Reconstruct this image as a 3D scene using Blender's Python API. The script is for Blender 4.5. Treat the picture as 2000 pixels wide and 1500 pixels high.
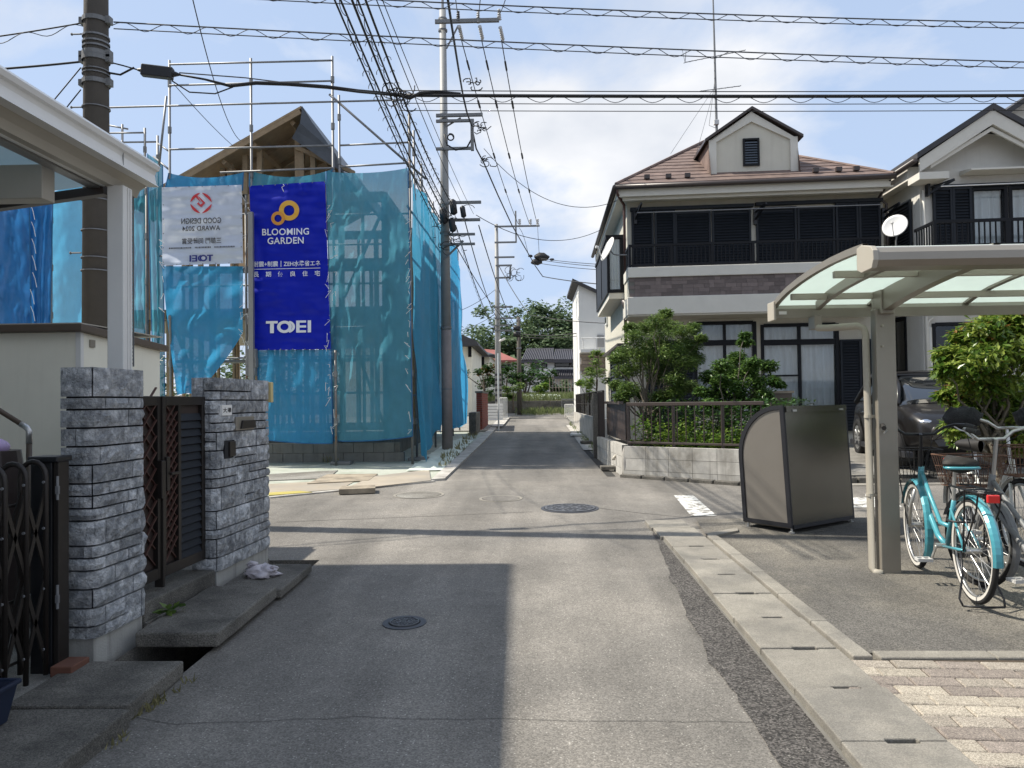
import bpy, math, random
from mathutils import Vector, Matrix, noise as mnoise
for o in list(bpy.data.objects): bpy.data.objects.remove(o)
SC = bpy.context.scene
COL = SC.collection
R = math.radians
# ------------------------------------------------------------------ camera, sky, sun, exposure
EYE, SLOPE = 1.5, .023                      # the street climbs 2.3 per cent away from the viewer
YAW, PITCH, ROLL, FPX = R(1.55), math.atan(34/1500), -.013, 1500.0
cam = bpy.data.cameras.new('camera'); cam.sensor_width = 36; cam.lens = 36*FPX/2000
cam.clip_start = .05; cam.clip_end = 6000
CAMM = Matrix.Rotation(YAW,3,'Z') @ Matrix.Rotation(math.pi/2+PITCH,3,'X') @ Matrix.Rotation(ROLL,3,'Z')
camo = bpy.data.objects.new('camera', cam); COL.objects.link(camo)
camo.matrix_world = Matrix.Translation((0,0,EYE)) @ CAMM.to_4x4()
SC.camera = camo

SUN_EL = R(52.0); SUN_H = Vector((-.988,.154))
w = bpy.data.worlds.new('World'); SC.world = w; w.use_nodes = True
nt = w.node_tree; nt.nodes.clear()
def N(tree, typ, **kw):
    n = tree.nodes.new(typ)
    for k, v in kw.items():
        if k in n.inputs: n.inputs[k].default_value = v
        else: setattr(n, k, v)
    return n
out = N(nt,'ShaderNodeOutputWorld'); bg = N(nt,'ShaderNodeBackground')
sky = N(nt,'ShaderNodeTexSky'); sky.sky_type = 'NISHITA'; sky.sun_disc = False
sky.sun_elevation = SUN_EL; sky.sun_rotation = math.atan2(SUN_H.x, SUN_H.y) % (2*math.pi)
sky.air_density = 1.0; sky.dust_density = 1.2; sky.ozone_density = 1.2; sky.altitude = 50
tc = N(nt,'ShaderNodeTexCoord'); sep = N(nt,'ShaderNodeSeparateXYZ')
nt.links.new(tc.outputs['Generated'], sep.inputs[0])
zz = N(nt,'ShaderNodeMath', operation='MAXIMUM'); zz.inputs[1].default_value = 0.0
nt.links.new(sep.outputs['Z'], zz.inputs[0])
za = N(nt,'ShaderNodeMath', operation='ADD'); za.inputs[1].default_value = .35
nt.links.new(zz.outputs[0], za.inputs[0])
dv = N(nt,'ShaderNodeVectorMath', operation='DIVIDE'); cmb = N(nt,'ShaderNodeCombineXYZ')
for i in range(3): nt.links.new(za.outputs[0], cmb.inputs[i])
nt.links.new(tc.outputs['Generated'], dv.inputs[0]); nt.links.new(cmb.outputs[0], dv.inputs[1])
off = N(nt,'ShaderNodeVectorMath', operation='ADD'); off.inputs[1].default_value = (11.2,.4,.3)
nt.links.new(dv.outputs[0], off.inputs[0])
n1 = N(nt,'ShaderNodeTexNoise', Scale=1.5, Detail=9.0, Roughness=.55, Distortion=.25)
nt.links.new(off.outputs[0], n1.inputs['Vector'])
rp = N(nt,'ShaderNodeValToRGB'); rp.color_ramp.elements[0].position = .43; rp.color_ramp.elements[1].position = .57
nt.links.new(n1.outputs['Fac'], rp.inputs[0])
n2 = N(nt,'ShaderNodeTexNoise', Scale=3.2, Detail=6.0, Roughness=.5)
nt.links.new(off.outputs[0], n2.inputs['Vector'])
ccol = N(nt,'ShaderNodeValToRGB')
ccol.color_ramp.elements[0].color = (5.5,5.75,6.2,1); ccol.color_ramp.elements[0].position = .36
ccol.color_ramp.elements[1].color = (7.4,7.4,7.5,1); ccol.color_ramp.elements[1].position = .62
nt.links.new(n2.outputs['Fac'], ccol.inputs[0])
# thin veil of summer haze over the whole dome, thicker towards the horizon
hz = N(nt,'ShaderNodeMapRange'); hz.inputs['From Min'].default_value = 0; hz.inputs['From Max'].default_value = .7
hz.inputs['To Min'].default_value = .92; hz.inputs['To Max'].default_value = .70
nt.links.new(zz.outputs[0], hz.inputs['Value'])
veil = N(nt,'ShaderNodeMix', data_type='RGBA'); veil.inputs[7].default_value = (4.1,5.15,7.0,1)
nt.links.new(hz.outputs[0], veil.inputs[0]); nt.links.new(sky.outputs[0], veil.inputs[6])
mx = N(nt,'ShaderNodeMix', data_type='RGBA')
cf = N(nt,'ShaderNodeMath', operation='MULTIPLY'); cf.inputs[1].default_value = .93
nt.links.new(rp.outputs[0], cf.inputs[0]); nt.links.new(cf.outputs[0], mx.inputs[0])
nt.links.new(veil.outputs[2], mx.inputs[6]); nt.links.new(ccol.outputs[0], mx.inputs[7])
nt.links.new(mx.outputs[2], bg.inputs['Color']); bg.inputs['Strength'].default_value = .090
nt.links.new(bg.outputs[0], out.inputs[0])
sl = bpy.data.lights.new('sun','SUN'); sl.energy = 4.2; sl.angle = R(.6); sl.color = (1,.93,.81)
so = bpy.data.objects.new('sun', sl); COL.objects.link(so)
SUNV = Vector((SUN_H.x*math.cos(SUN_EL), SUN_H.y*math.cos(SUN_EL), math.sin(SUN_EL))).normalized()
so.rotation_euler = SUNV.to_track_quat('Z','Y').to_euler(); so.location = (-20,5,30)
SC.view_settings.view_transform = 'Standard'; SC.view_settings.look = 'None'
SC.view_settings.exposure = .65; SC.view_settings.gamma = 1.0
SC.cycles.max_bounces = 8; SC.cycles.transparent_max_bounces = 24
SC.cycles.caustics_reflective = False; SC.cycles.caustics_refractive = False
SC.cycles.use_denoising = True

# ------------------------------------------------------------------ surveying helpers
EYEV = Vector((0,0,EYE))
def ray(px, py): return CAMM @ Vector(((px-1000)/FPX, (750-py)/FPX, -1))
def at(px, py, Y):
    v = ray(px,py); return EYEV + v*(Y/v.y)
def gz(y): return SLOPE*y
def onground(px, py, off=0.0):
    v = ray(px,py); return EYEV + v*((off-EYE)/(v.z-SLOPE*v.y))
class Frame:
    """a wall's own axes: u along the front, v into the depth, z up"""
    def __init__(s, A, U, V): s.A=Vector((A[0],A[1],0)); s.U=Vector((U[0],U[1],0)).normalized(); s.V=Vector((V[0],V[1],0)).normalized()
    def __call__(s, p): return s.A + s.U*p[0] + s.V*p[1] + Vector((0,0,p[2]))
    def uz(s, px, py, v=0.0):
        d = ray(px,py); P0 = s.A + s.V*v
        n = Vector((-s.U.y, s.U.x, 0)); t = (P0-EYEV).dot(n)/d.dot(n)
        p = EYEV + d*t
        return (Vector((p.x,p.y,0))-P0).dot(s.U), p.z
    def vz(s, px, py, u=0.0):
        d = ray(px,py); P0 = s.A + s.U*u
        n = Vector((-s.V.y, s.V.x, 0)); t = (P0-EYEV).dot(n)/d.dot(n)
        p = EYEV + d*t
        return (Vector((p.x,p.y,0))-P0).dot(s.V), p.z

# ------------------------------------------------------------------ mesh helpers
class MB:
    def __init__(s, T=None): s.v=[]; s.f=[]; s.T=T; s.smooth=False
    def quad(s, *p):
        b=len(s.v); s.v += [tuple(q) for q in p]; s.f.append(tuple(range(b,b+len(p)))); return s
    def box(s, x0,x1,y0,y1,z0,z1):
        if x0>x1: x0,x1=x1,x0
        if y0>y1: y0,y1=y1,y0
        if z0>z1: z0,z1=z1,z0
        b=len(s.v)
        s.v += [(x0,y0,z0),(x1,y0,z0),(x1,y1,z0),(x0,y1,z0),(x0,y0,z1),(x1,y0,z1),(x1,y1,z1),(x0,y1,z1)]
        s.f += [tuple(b+i for i in q) for q in ((0,3,2,1),(4,5,6,7),(0,1,5,4),(1,2,6,5),(2,3,7,6),(3,0,4,7))]
        return s
    def bar(s, a, b, w, h, up=(0,0,1)):
        """a square bar from a to b, w across and h along 'up'"""
        a=Vector(a); b=Vector(b); d=(b-a).normalized(); up=Vector(up)
        if abs(d.dot(up))>.98: up=Vector((0,1,0))
        sx=d.cross(up).normalized(); sz=sx.cross(d).normalized()
        k=len(s.v)
        for p in (a,b):
            for i,j in ((-1,-1),(1,-1),(1,1),(-1,1)): s.v.append(tuple(p+sx*(i*w/2)+sz*(j*h/2)))
        s.f += [tuple(k+i for i in q) for q in ((3,2,1,0),(4,5,6,7),(0,1,5,4),(1,2,6,5),(2,3,7,6),(3,0,4,7))]
        return s
    def tube(s, pts, r, n=8, cap=True):
        pts=[Vector(p) for p in pts]; m=len(pts)
        rr = r if isinstance(r,(list,tuple)) else [r]*m
        t0=(pts[1]-pts[0]).normalized()
        a=Vector((0,0,1)) if abs(t0.z)<.9 else Vector((1,0,0))
        nx=t0.cross(a).normalized(); base=len(s.v)
        for i in range(m):
            t=(pts[min(i+1,m-1)]-pts[max(i-1,0)])
            t = t.normalized() if t.length>1e-9 else t0
            nx=(nx-t*nx.dot(t)); nx = nx.normalized() if nx.length>1e-6 else t.orthogonal().normalized()
            ny=t.cross(nx)
            for k in range(n):
                an=2*math.pi*k/n; s.v.append(tuple(pts[i]+(nx*math.cos(an)+ny*math.sin(an))*rr[i]))
        for i in range(m-1):
            for k in range(n):
                k2=(k+1)%n; s.f.append((base+i*n+k, base+i*n+k2, base+(i+1)*n+k2, base+(i+1)*n+k))
        if cap:
            s.f.append(tuple(base+k for k in reversed(range(n)))); s.f.append(tuple(base+(m-1)*n+k for k in range(n)))
        return s
    def prism(s, poly, fn, t0, t1):
        """extrude a 2-D outline; fn(a,b,t) -> point"""
        b=len(s.v); n=len(poly)
        for t in (t0,t1):
            for a,c in poly: s.v.append(tuple(fn(a,c,t)))
        s.f.append(tuple(b+i for i in range(n))); s.f.append(tuple(b+n+i for i in reversed(range(n))))
        for i in range(n):
            j=(i+1)%n; s.f.append((b+j,b+i,b+n+i,b+n+j))
        return s
    def disc(s, c, r, n=24, h=.01, inner=0):
        cx,cy,cz=c; b=len(s.v)
        for z in (cz-h,cz):
            for k in range(n): s.v.append((cx+r*math.cos(2*math.pi*k/n), cy+r*math.sin(2*math.pi*k/n), z))
        if inner:
            for z in (cz-h,cz):
                for k in range(n): s.v.append((cx+inner*math.cos(2*math.pi*k/n), cy+inner*math.sin(2*math.pi*k/n), z))
            for k in range(n):
                j=(k+1)%n
                s.f += [(b+k,b+j,b+n+j,b+n+k),(b+n+k,b+n+j,b+3*n+j,b+3*n+k),(b+2*n+j,b+2*n+k,b+3*n+k,b+3*n+j)]
        else:
            s.f.append(tuple(b+n+k for k in range(n)))
            for k in range(n):
                j=(k+1)%n; s.f.append((b+k,b+j,b+n+j,b+n+k))
        return s
    def grid(s, fn, nu, nv):
        """fn(i/nu, j/nv) -> point"""
        b=len(s.v)
        for j in range(nv+1):
            for i in range(nu+1): s.v.append(tuple(fn(i/nu,j/nv)))
        for j in range(nv):
            for i in range(nu):
                q=b+j*(nu+1)+i; s.f.append((q,q+1,q+nu+2,q+nu+1))
        return s
    def build(s, name, mat, parent=None, smooth=None, bevel=0):
        me=bpy.data.meshes.new(name)
        vs=[tuple(s.T(v)) for v in s.v] if s.T else s.v
        me.from_pydata(vs, [], s.f); me.update()
        if (s.smooth if smooth is None else smooth):
            me.polygons.foreach_set('use_smooth',[True]*len(me.polygons))
        return link(name, me, mat, parent, bevel)
def islands(mb, name, mat, parent, **k):
    """build every separate piece of mb as a part of its own"""
    n=len(mb.v); par=list(range(n))
    def find(a):
        while par[a]!=a: par[a]=par[par[a]]; a=par[a]
        return a
    for f in mb.f:
        r=find(f[0])
        for q in f[1:]: par[find(q)]=r
    grp={}
    for f in mb.f: grp.setdefault(find(f[0]),[]).append(f)
    out=[]
    for fs in grp.values():
        ids=sorted({q for f in fs for q in f}); mp={q:i for i,q in enumerate(ids)}
        m2=MB(mb.T); m2.v=[mb.v[q] for q in ids]; m2.f=[tuple(mp[q] for q in f) for f in fs]; out.append(m2.build(name,mat,parent,**k))
    return out
def link(name, me, mat, parent=None, bevel=0):
    if mat is not None and not me.materials: me.materials.append(mat if not isinstance(mat,str) else M[mat])
    o=bpy.data.objects.new(name, me); COL.objects.link(o)
    if parent is not None:
        o.parent=parent
        L=Vector(parent.get('_at',(0,0,0)))
        o.matrix_parent_inverse=Matrix.Translation(-L)
        o['_at']=(0,0,0)
    if bevel:
        b=o.modifiers.new('bevel','BEVEL'); b.width=bevel; b.segments=2; b.limit_method='ANGLE'; b.angle_limit=R(40)
    return o
def tag(o, label=None, cat=None, group=None, kind=None):
    if label: o['label']=label
    if cat: o['category']=cat
    if group: o['group']=group
    if kind: o['kind']=kind
    return o
def thing(name, label, cat, loc=(0,0,0), group=None):
    o=bpy.data.objects.new(name, None); COL.objects.link(o); o.location=loc; o['_at']=tuple(loc); o.empty_display_size=.1
    return tag(o,label,cat,group)
def struct(name, mb, mat, **k): return tag(mb.build(name,mat,**k), kind='structure')
def piece(name, mesh, parent, mx):
    """one more copy of a shared mesh as a part of parent, placed by the world matrix mx"""
    o=bpy.data.objects.new(name, mesh); COL.objects.link(o)
    if parent is not None:
        L=Vector(parent.get('_at',(0,0,0))); o.parent=parent; o.matrix_parent_inverse=Matrix.Translation(-L)
    o.matrix_basis=mx; o['_at']=(0,0,0)
    return o

# ------------------------------------------------------------------ materials
M={}
def rgb(h):
    h=h.lstrip('#'); c=[int(h[i:i+2],16)/255 for i in (0,2,4)]
    return tuple(x/12.92 if x<=.04045 else ((x+.055)/1.055)**2.4 for x in c)
def mat(name, col, rough=.6, metal=0.0, var=.12, vscale=3.0, col2=None, c2scale=2.0, c2lo=.45, c2hi=.62, bump=0.0, bscale=40.0, spec=.5,
        streak=0.0, streakcol=(.05,.045,.04), rnd=0.0, coat=0.0, speck=0.0, speckscale=350., chips=0.0, lane=0.0, translucent=0.0, alpha=1.0):
    m=bpy.data.materials.new(name); m.use_nodes=True; t=m.node_tree; P=t.nodes['Principled BSDF']; L=t.links.new
    P.inputs['Roughness'].default_value=rough; P.inputs['Metallic'].default_value=metal; P.inputs['Specular IOR Level'].default_value=spec
    if coat: P.inputs['Coat Weight'].default_value=coat; P.inputs['Coat Roughness'].default_value=.06
    geo=N(t,'ShaderNodeNewGeometry'); pos=geo.outputs['Position']
    base=N(t,'ShaderNodeRGB'); base.outputs[0].default_value=(*col,1); cur=base.outputs[0]
    if col2 is not None:
        n=N(t,'ShaderNodeTexNoise',Scale=c2scale,Detail=7.0,Roughness=.6); L(pos,n.inputs['Vector'])
        r=N(t,'ShaderNodeValToRGB'); r.color_ramp.elements[0].position=c2lo; r.color_ramp.elements[1].position=c2hi; L(n.outputs['Fac'],r.inputs[0])
        x=N(t,'ShaderNodeMix',data_type='RGBA'); x.inputs[7].default_value=(*col2,1); L(r.outputs[0],x.inputs[0]); L(cur,x.inputs[6]); cur=x.outputs[2]
    if speck:
        n=N(t,'ShaderNodeTexVoronoi',Scale=speckscale); L(pos,n.inputs['Vector'])
        s2=N(t,'ShaderNodeSeparateColor'); L(n.outputs['Color'],s2.inputs[0])
        r=N(t,'ShaderNodeMapRange'); r.inputs['From Min'].default_value=0; r.inputs['From Max'].default_value=1
        r.inputs['To Min'].default_value=1-speck; r.inputs['To Max'].default_value=1+speck; L(s2.outputs[0],r.inputs['Value'])
        pw=N(t,'ShaderNodeMath',operation='POWER'); L(r.outputs[0],pw.inputs[0]); pw.inputs[1].default_value=1.8
        x=N(t,'ShaderNodeVectorMath',operation='SCALE'); L(cur,x.inputs[0]); L(pw.outputs[0],x.inputs['Scale']); cur=x.outputs[0]
    if chips:   # scattered pale chippings
        n=N(t,'ShaderNodeTexVoronoi',Scale=75.0); L(pos,n.inputs['Vector'])
        s2=N(t,'ShaderNodeSeparateColor'); L(n.outputs['Color'],s2.inputs[0])
        r=N(t,'ShaderNodeMath',operation='GREATER_THAN'); r.inputs[1].default_value=.90; L(s2.outputs[0],r.inputs[0])
        d_=N(t,'ShaderNodeMath',operation='LESS_THAN'); d_.inputs[1].default_value=.30; L(n.outputs['Distance'],d_.inputs[0])
        m_=N(t,'ShaderNodeMath',operation='MULTIPLY'); L(r.outputs[0],m_.inputs[0]); L(d_.outputs[0],m_.inputs[1])
        m2=N(t,'ShaderNodeMath',operation='MULTIPLY'); L(m_.outputs[0],m2.inputs[0]); m2.inputs[1].default_value=chips
        x=N(t,'ShaderNodeMix',data_type='RGBA'); x.inputs[7].default_value=(.55,.53,.48,1); L(m2.outputs[0],x.inputs[0]); L(cur,x.inputs[6]); cur=x.outputs[2]
    if var:
        n=N(t,'ShaderNodeTexNoise',Scale=vscale,Detail=8.0,Roughness=.65); L(pos,n.inputs['Vector'])
        r=N(t,'ShaderNodeMapRange'); r.inputs['From Min'].default_value=.25; r.inputs['From Max'].default_value=.75
        r.inputs['To Min'].default_value=1-var; r.inputs['To Max'].default_value=1+var; L(n.outputs['Fac'],r.inputs['Value'])
        x=N(t,'ShaderNodeVectorMath',operation='SCALE'); L(cur,x.inputs[0]); L(r.outputs[0],x.inputs['Scale']); cur=x.outputs[0]
    if lane:    # tyre-polished tracks, oily patches and old stains
        mp=N(t,'ShaderNodeMapping'); mp.inputs['Scale'].default_value=(1.5,.16,1); L(pos,mp.inputs['Vector'])
        n=N(t,'ShaderNodeTexNoise',Scale=1.0,Detail=5.0,Roughness=.55); L(mp.outputs[0],n.inputs['Vector'])
        n2=N(t,'ShaderNodeTexNoise',Scale=2.3,Detail=8.0,Roughness=.7,Distortion=.6); L(pos,n2.inputs['Vector'])
        mu=N(t,'ShaderNodeMath',operation='MULTIPLY_ADD'); mu.inputs[1].default_value=.55; L(n2.outputs['Fac'],mu.inputs[0]); L(n.outputs['Fac'],mu.inputs[2])
        r=N(t,'ShaderNodeMapRange'); r.inputs['From Min'].default_value=.55; r.inputs['From Max'].default_value=1.0; r.inputs['To Min'].default_value=1-lane; r.inputs['To Max'].default_value=1+lane; L(mu.outputs[0],r.inputs['Value'])
        x=N(t,'ShaderNodeVectorMath',operation='SCALE'); L(cur,x.inputs[0]); L(r.outputs[0],x.inputs['Scale']); cur=x.outputs[0]
    if rnd:
        oi=N(t,'ShaderNodeObjectInfo'); r=N(t,'ShaderNodeMapRange'); r.inputs['To Min'].default_value=1-rnd; r.inputs['To Max'].default_value=1+rnd
        L(oi.outputs['Random'],r.inputs['Value'])
        x=N(t,'ShaderNodeVectorMath',operation='SCALE'); L(cur,x.inputs[0]); L(r.outputs[0],x.inputs['Scale']); cur=x.outputs[0]
    if streak:
        mp=N(t,'ShaderNodeMapping'); mp.inputs['Scale'].default_value=(9,9,.7); L(pos,mp.inputs['Vector'])
        n=N(t,'ShaderNodeTexNoise',Scale=1.0,Detail=5.0,Roughness=.6); L(mp.outputs[0],n.inputs['Vector'])
        r=N(t,'ShaderNodeMapRange'); r.inputs['From Min'].default_value=.5; r.inputs['From Max'].default_value=.75; r.inputs['To Max'].default_value=streak; L(n.outputs['Fac'],r.inputs['Value'])
        x=N(t,'ShaderNodeMix',data_type='RGBA'); x.inputs[7].default_value=(*streakcol,1); L(r.outputs[0],x.inputs[0]); L(cur,x.inputs[6]); cur=x.outputs[2]
    L(cur,P.inputs['Base Color'])
    if bump:
        n=N(t,'ShaderNodeTexNoise',Scale=bscale,Detail=6.0,Roughness=.65); L(pos,n.inputs['Vector'])
        b=N(t,'ShaderNodeBump',Strength=min(1.0,bump)); b.inputs['Distance'].default_value=.02 if bump<=1 else .02*bump
        L(n.outputs['Fac'],b.inputs['Height']); L(b.outputs[0],P.inputs['Normal'])
    o=t.nodes['Material Output']; shader=P.outputs[0]
    if translucent:
        tr=N(t,'ShaderNodeBsdfTranslucent'); L(cur,tr.inputs['Color'])
        x=N(t,'ShaderNodeMixShader'); x.inputs[0].default_value=translucent; L(shader,x.inputs[1]); L(tr.outputs[0],x.inputs[2]); shader=x.outputs[0]
    if alpha<1:
        ta=N(t,'ShaderNodeBsdfTransparent'); x=N(t,'ShaderNodeMixShader'); x.inputs[0].default_value=alpha; L(ta.outputs[0],x.inputs[1]); L(shader,x.inputs[2]); shader=x.outputs[0]
    L(shader,o.inputs['Surface'])
    M[name]=m; return m
def glassmat(name, tint, rough=.03, mixt=.5):
    """window glass: a mirror-like sheet that lets part of the room through"""
    m=bpy.data.materials.new(name); m.use_nodes=True; t=m.node_tree; L=t.links.new
    g=N(t,'ShaderNodeBsdfGlossy'); g.inputs['Roughness'].default_value=rough
    tr=N(t,'ShaderNodeBsdfTransparent'); tr.inputs[0].default_value=(*tint,1)
    lw=N(t,'ShaderNodeFresnel'); lw.inputs[0].default_value=1.5
    ad=N(t,'ShaderNodeMath',operation='MULTIPLY_ADD'); ad.inputs[1].default_value=.8; ad.inputs[2].default_value=mixt*.04; L(lw.outputs[0],ad.inputs[0])
    x=N(t,'ShaderNodeMixShader'); L(ad.outputs[0],x.inputs[0]); L(tr.outputs[0],x.inputs[1]); L(g.outputs[0],x.inputs[2])
    t.nodes.remove(t.nodes['Principled BSDF']); L(x.outputs[0],t.nodes['Material Output'].inputs['Surface'])
    M[name]=m; return m

mat('asphalt',(.160,.150,.135),.9,var=.14,vscale=.9,lane=.34,col2=(.205,.190,.168),c2scale=.55,bump=.3,bscale=150,speck=.20,speckscale=150,chips=.5)
mat('asphalt_dark',(.095,.088,.082),.92,var=.2,vscale=2.5,bump=1,bscale=110,speck=.5,speckscale=110,chips=.4)
mat('driveway',(.20,.183,.152),.9,var=.25,vscale=1.6,lane=.25,col2=(.105,.099,.09),c2scale=.7,c2lo=.38,c2hi=.6,bump=.5,bscale=110,speck=.3,speckscale=160)
mat('crack',(.035,.034,.032),1,var=0)
mat('concrete',(.255,.238,.205),.9,var=.18,vscale=5,col2=(.185,.175,.155),c2scale=2.2,bump=.35,bscale=130,speck=.12,speckscale=220,rnd=.08)
mat('concrete_old',(.15,.14,.122),.95,var=.25,vscale=4,col2=(.085,.08,.07),c2scale=2.6,bump=.6,bscale=90,speck=.25,speckscale=200,rnd=.1)
mat('concrete_light',(.50,.48,.44),.9,var=.15,vscale=4,col2=(.36,.34,.31),c2scale=3,bump=.3,bscale=100,streak=.45,streakcol=(.10,.095,.085))
mat('block',(.50,.485,.45),.95,var=.18,vscale=6,col2=(.27,.255,.225),c2scale=2.4,c2lo=.5,c2hi=.72,bump=.5,bscale=120,streak=.5,streakcol=(.12,.11,.09),rnd=.09)
mat('mortar',(.16,.155,.14),1,var=.2,vscale=8)
mat('soil',(.09,.07,.05),1,var=.3,vscale=9,bump=1,bscale=40)
mat('lot',(.28,.27,.245),.95,var=.2,vscale=2.2,col2=(.17,.16,.14),c2scale=1.2,bump=.6,bscale=70,speck=.25)
mat('stone',(.33,.345,.365),.85,var=.42,vscale=14,col2=(.68,.69,.70),c2scale=18,c2lo=.44,c2hi=.66,bump=2.2,bscale=42,rnd=.28)
mat('stone_joint',(.02,.02,.022),1,var=0)
mat('render_grey',(.40,.395,.37),.9,var=.1,vscale=4,streak=.7,streakcol=(.10,.095,.085),bump=.3,bscale=80)
mat('bronze',(.022,.018,.016),.42,.3,var=.15,vscale=12)
mat('bronze_red',(.075,.035,.028),.5,.1,var=.2,vscale=10)
mat('black_metal',(.012,.013,.016),.35,.2,var=.1)
mat('black_plastic',(.014,.015,.02),.5,var=.15)
mat('alu_white',(.74,.735,.71),.42,.0,var=.05,vscale=3)
mat('alu_grey',(.30,.30,.30),.4,.5,var=.08)
mat('champagne',(.29,.265,.225),.36,.35,var=.06,vscale=4)
mat('champagne_pale',(.42,.39,.33),.45,.0,var=.06)
mat('galv',(.20,.205,.215),.5,.35,var=.16,vscale=14)
mat('galv_dull',(.19,.195,.20),.6,.25,var=.18,vscale=10)
mat('rusty_pipe',(.20,.195,.185),.6,.35,var=.2,vscale=8,col2=(.22,.10,.05),c2scale=5,c2lo=.56,c2hi=.7)
mat('pole_concrete',(.085,.076,.066),.85,var=.12,vscale=6,streak=.4,streakcol=(.06,.055,.05),bump=.2,bscale=90)
mat('pole_steel',(.29,.295,.295),.6,.1,var=.1,vscale=7,streak=.25,streakcol=(.25,.25,.25))
mat('pole_brown',(.23,.20,.19),.6,var=.15,vscale=6)
mat('cable',(.012,.012,.013),.6,var=0)
mat('cable_grey',(.07,.075,.085),.6,var=0)
mat('ceramic',(.55,.55,.55),.25,var=.05)
mat('insulator_dark',(.09,.09,.10),.3,var=.05)
mat('cream',(.86,.83,.70),.6,var=.06,vscale=2,streak=.12,streakcol=(.35,.32,.25))
mat('brown_trim',(.10,.075,.055),.5,var=.1)
mat('stucco',(.59,.565,.485),.9,var=.07,vscale=2,bump=.35,bscale=160,streak=.18,streakcol=(.36,.33,.27))
mat('stucco_trim',(.64,.62,.56),.85,var=.06,vscale=3,bump=.2,bscale=140)
mat('stucco2',(.62,.605,.56),.9,var=.07,vscale=2,bump=.35,bscale=160,streak=.15,streakcol=(.34,.32,.28))
mat('white_wall',(.70,.70,.68),.85,var=.06,vscale=1.5)
mat('slate',(.19,.135,.115),.8,var=.22,vscale=8,col2=(.14,.098,.085),c2scale=3,rnd=.15,bump=.4,bscale=60)
mat('roof_dark',(.05,.05,.055),.7,var=.2,vscale=6)
mat('gutter_brown',(.055,.042,.038),.4,var=.1)
mat('shutter',(.016,.020,.027),.55,.0,var=.15,vscale=5,spec=.25)
mat('sash',(.008,.009,.012),.5,.0,var=.1,spec=.2)
mat('tile_a',(.155,.125,.118),.75,var=.15,vscale=12,rnd=.28)
mat('curtain',(.82,.83,.84),.85,var=.06,vscale=3)
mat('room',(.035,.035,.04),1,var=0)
glassmat('glass',(.90,.93,.94),.02,.5)
glassmat('glass_dark',(.25,.29,.33),.02,.7)
mat('dish',(.62,.62,.61),.45,var=.03)
mat('bin_metal',(.16,.155,.135),.27,.85,var=.08,vscale=3,bump=.12,bscale=2.5)
mat('bin_side',(.27,.25,.225),.38,.55,var=.05,vscale=4)
mat('wood_new',(.33,.235,.14),.7,var=.2,vscale=7)
mat('wood_old',(.34,.29,.22),.9,var=.3,vscale=5,col2=(.2,.17,.13),c2scale=3)
mat('plywood',(.36,.315,.25),.9,var=.25,vscale=3,col2=(.24,.22,.19),c2scale=1.5,rnd=.15)
mat('felt',(.06,.068,.08),.45,var=.25,vscale=5)
mat('bark',(.085,.068,.05),.95,var=.35,vscale=14,bump=1,bscale=40)
mat('bark_pale',(.19,.165,.13),.95,var=.35,vscale=14,bump=1,bscale=40)
mat('white_paint',(.60,.60,.57),.85,var=.18,vscale=10,col2=(.19,.18,.165),c2scale=11,c2lo=.50,c2hi=.58)
mat('iron',(.085,.088,.10),.5,.5,var=.2,vscale=20)
mat('car_paint',(.010,.009,.009),.38,.1,var=.0,coat=.45,spec=.35)
mat('car_glass',(.012,.014,.016),.04,.0,var=0,spec=.9,coat=.6)
mat('tyre',(.014,.014,.015),.85,var=.15,vscale=20)
mat('tyre_wall',(.55,.53,.49),.8,var=.1)
mat('chrome',(.62,.62,.63),.18,1.0,var=.05)
mat('teal',(.075,.33,.40),.3,.1,var=.03,coat=.7)
mat('silver',(.55,.55,.54),.35,.8,var=.06)
mat('white_frame',(.66,.66,.63),.4,.1,var=.05,coat=.3)
mat('rust_wire',(.14,.075,.05),.8,.1,var=.3,vscale=30)
mat('reflector',(.65,.015,.015),.2,var=0,coat=1)
mat('rubber',(.02,.018,.017),.7,var=.1)
mat('fabric_dark',(.022,.023,.026),.95,var=.25,vscale=14,bump=.6,bscale=90)
mat('hose_gold',(.42,.33,.13),.5,.4,var=.2)
mat('plastic_bag',(.62,.58,.62),.45,var=.12,vscale=9,translucent=.25)
mat('lilac',(.55,.42,.68),.5,var=.05)
mat('brick_red',(.20,.045,.03),.85,var=.2,vscale=9,rnd=.2,bump=.4,bscale=60)
mat('terracotta',(.13,.055,.035),.9,var=.2,vscale=9)
mat('name_white',(.78,.77,.74),.4,var=.03)
mat('ink',(.02,.02,.022),.6,var=0)
mat('yellow_box',(.62,.50,.24),.5,var=.08)
mat('tarp_white',(.62,.68,.60),.6,var=.12,vscale=3)
mat('tarp_blue_solid',(.028,.17,.44),.35,var=.14,vscale=3,translucent=.35,bump=.3,bscale=5)
mat('yellow',(.45,.38,.10),.6,var=.15)
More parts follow.
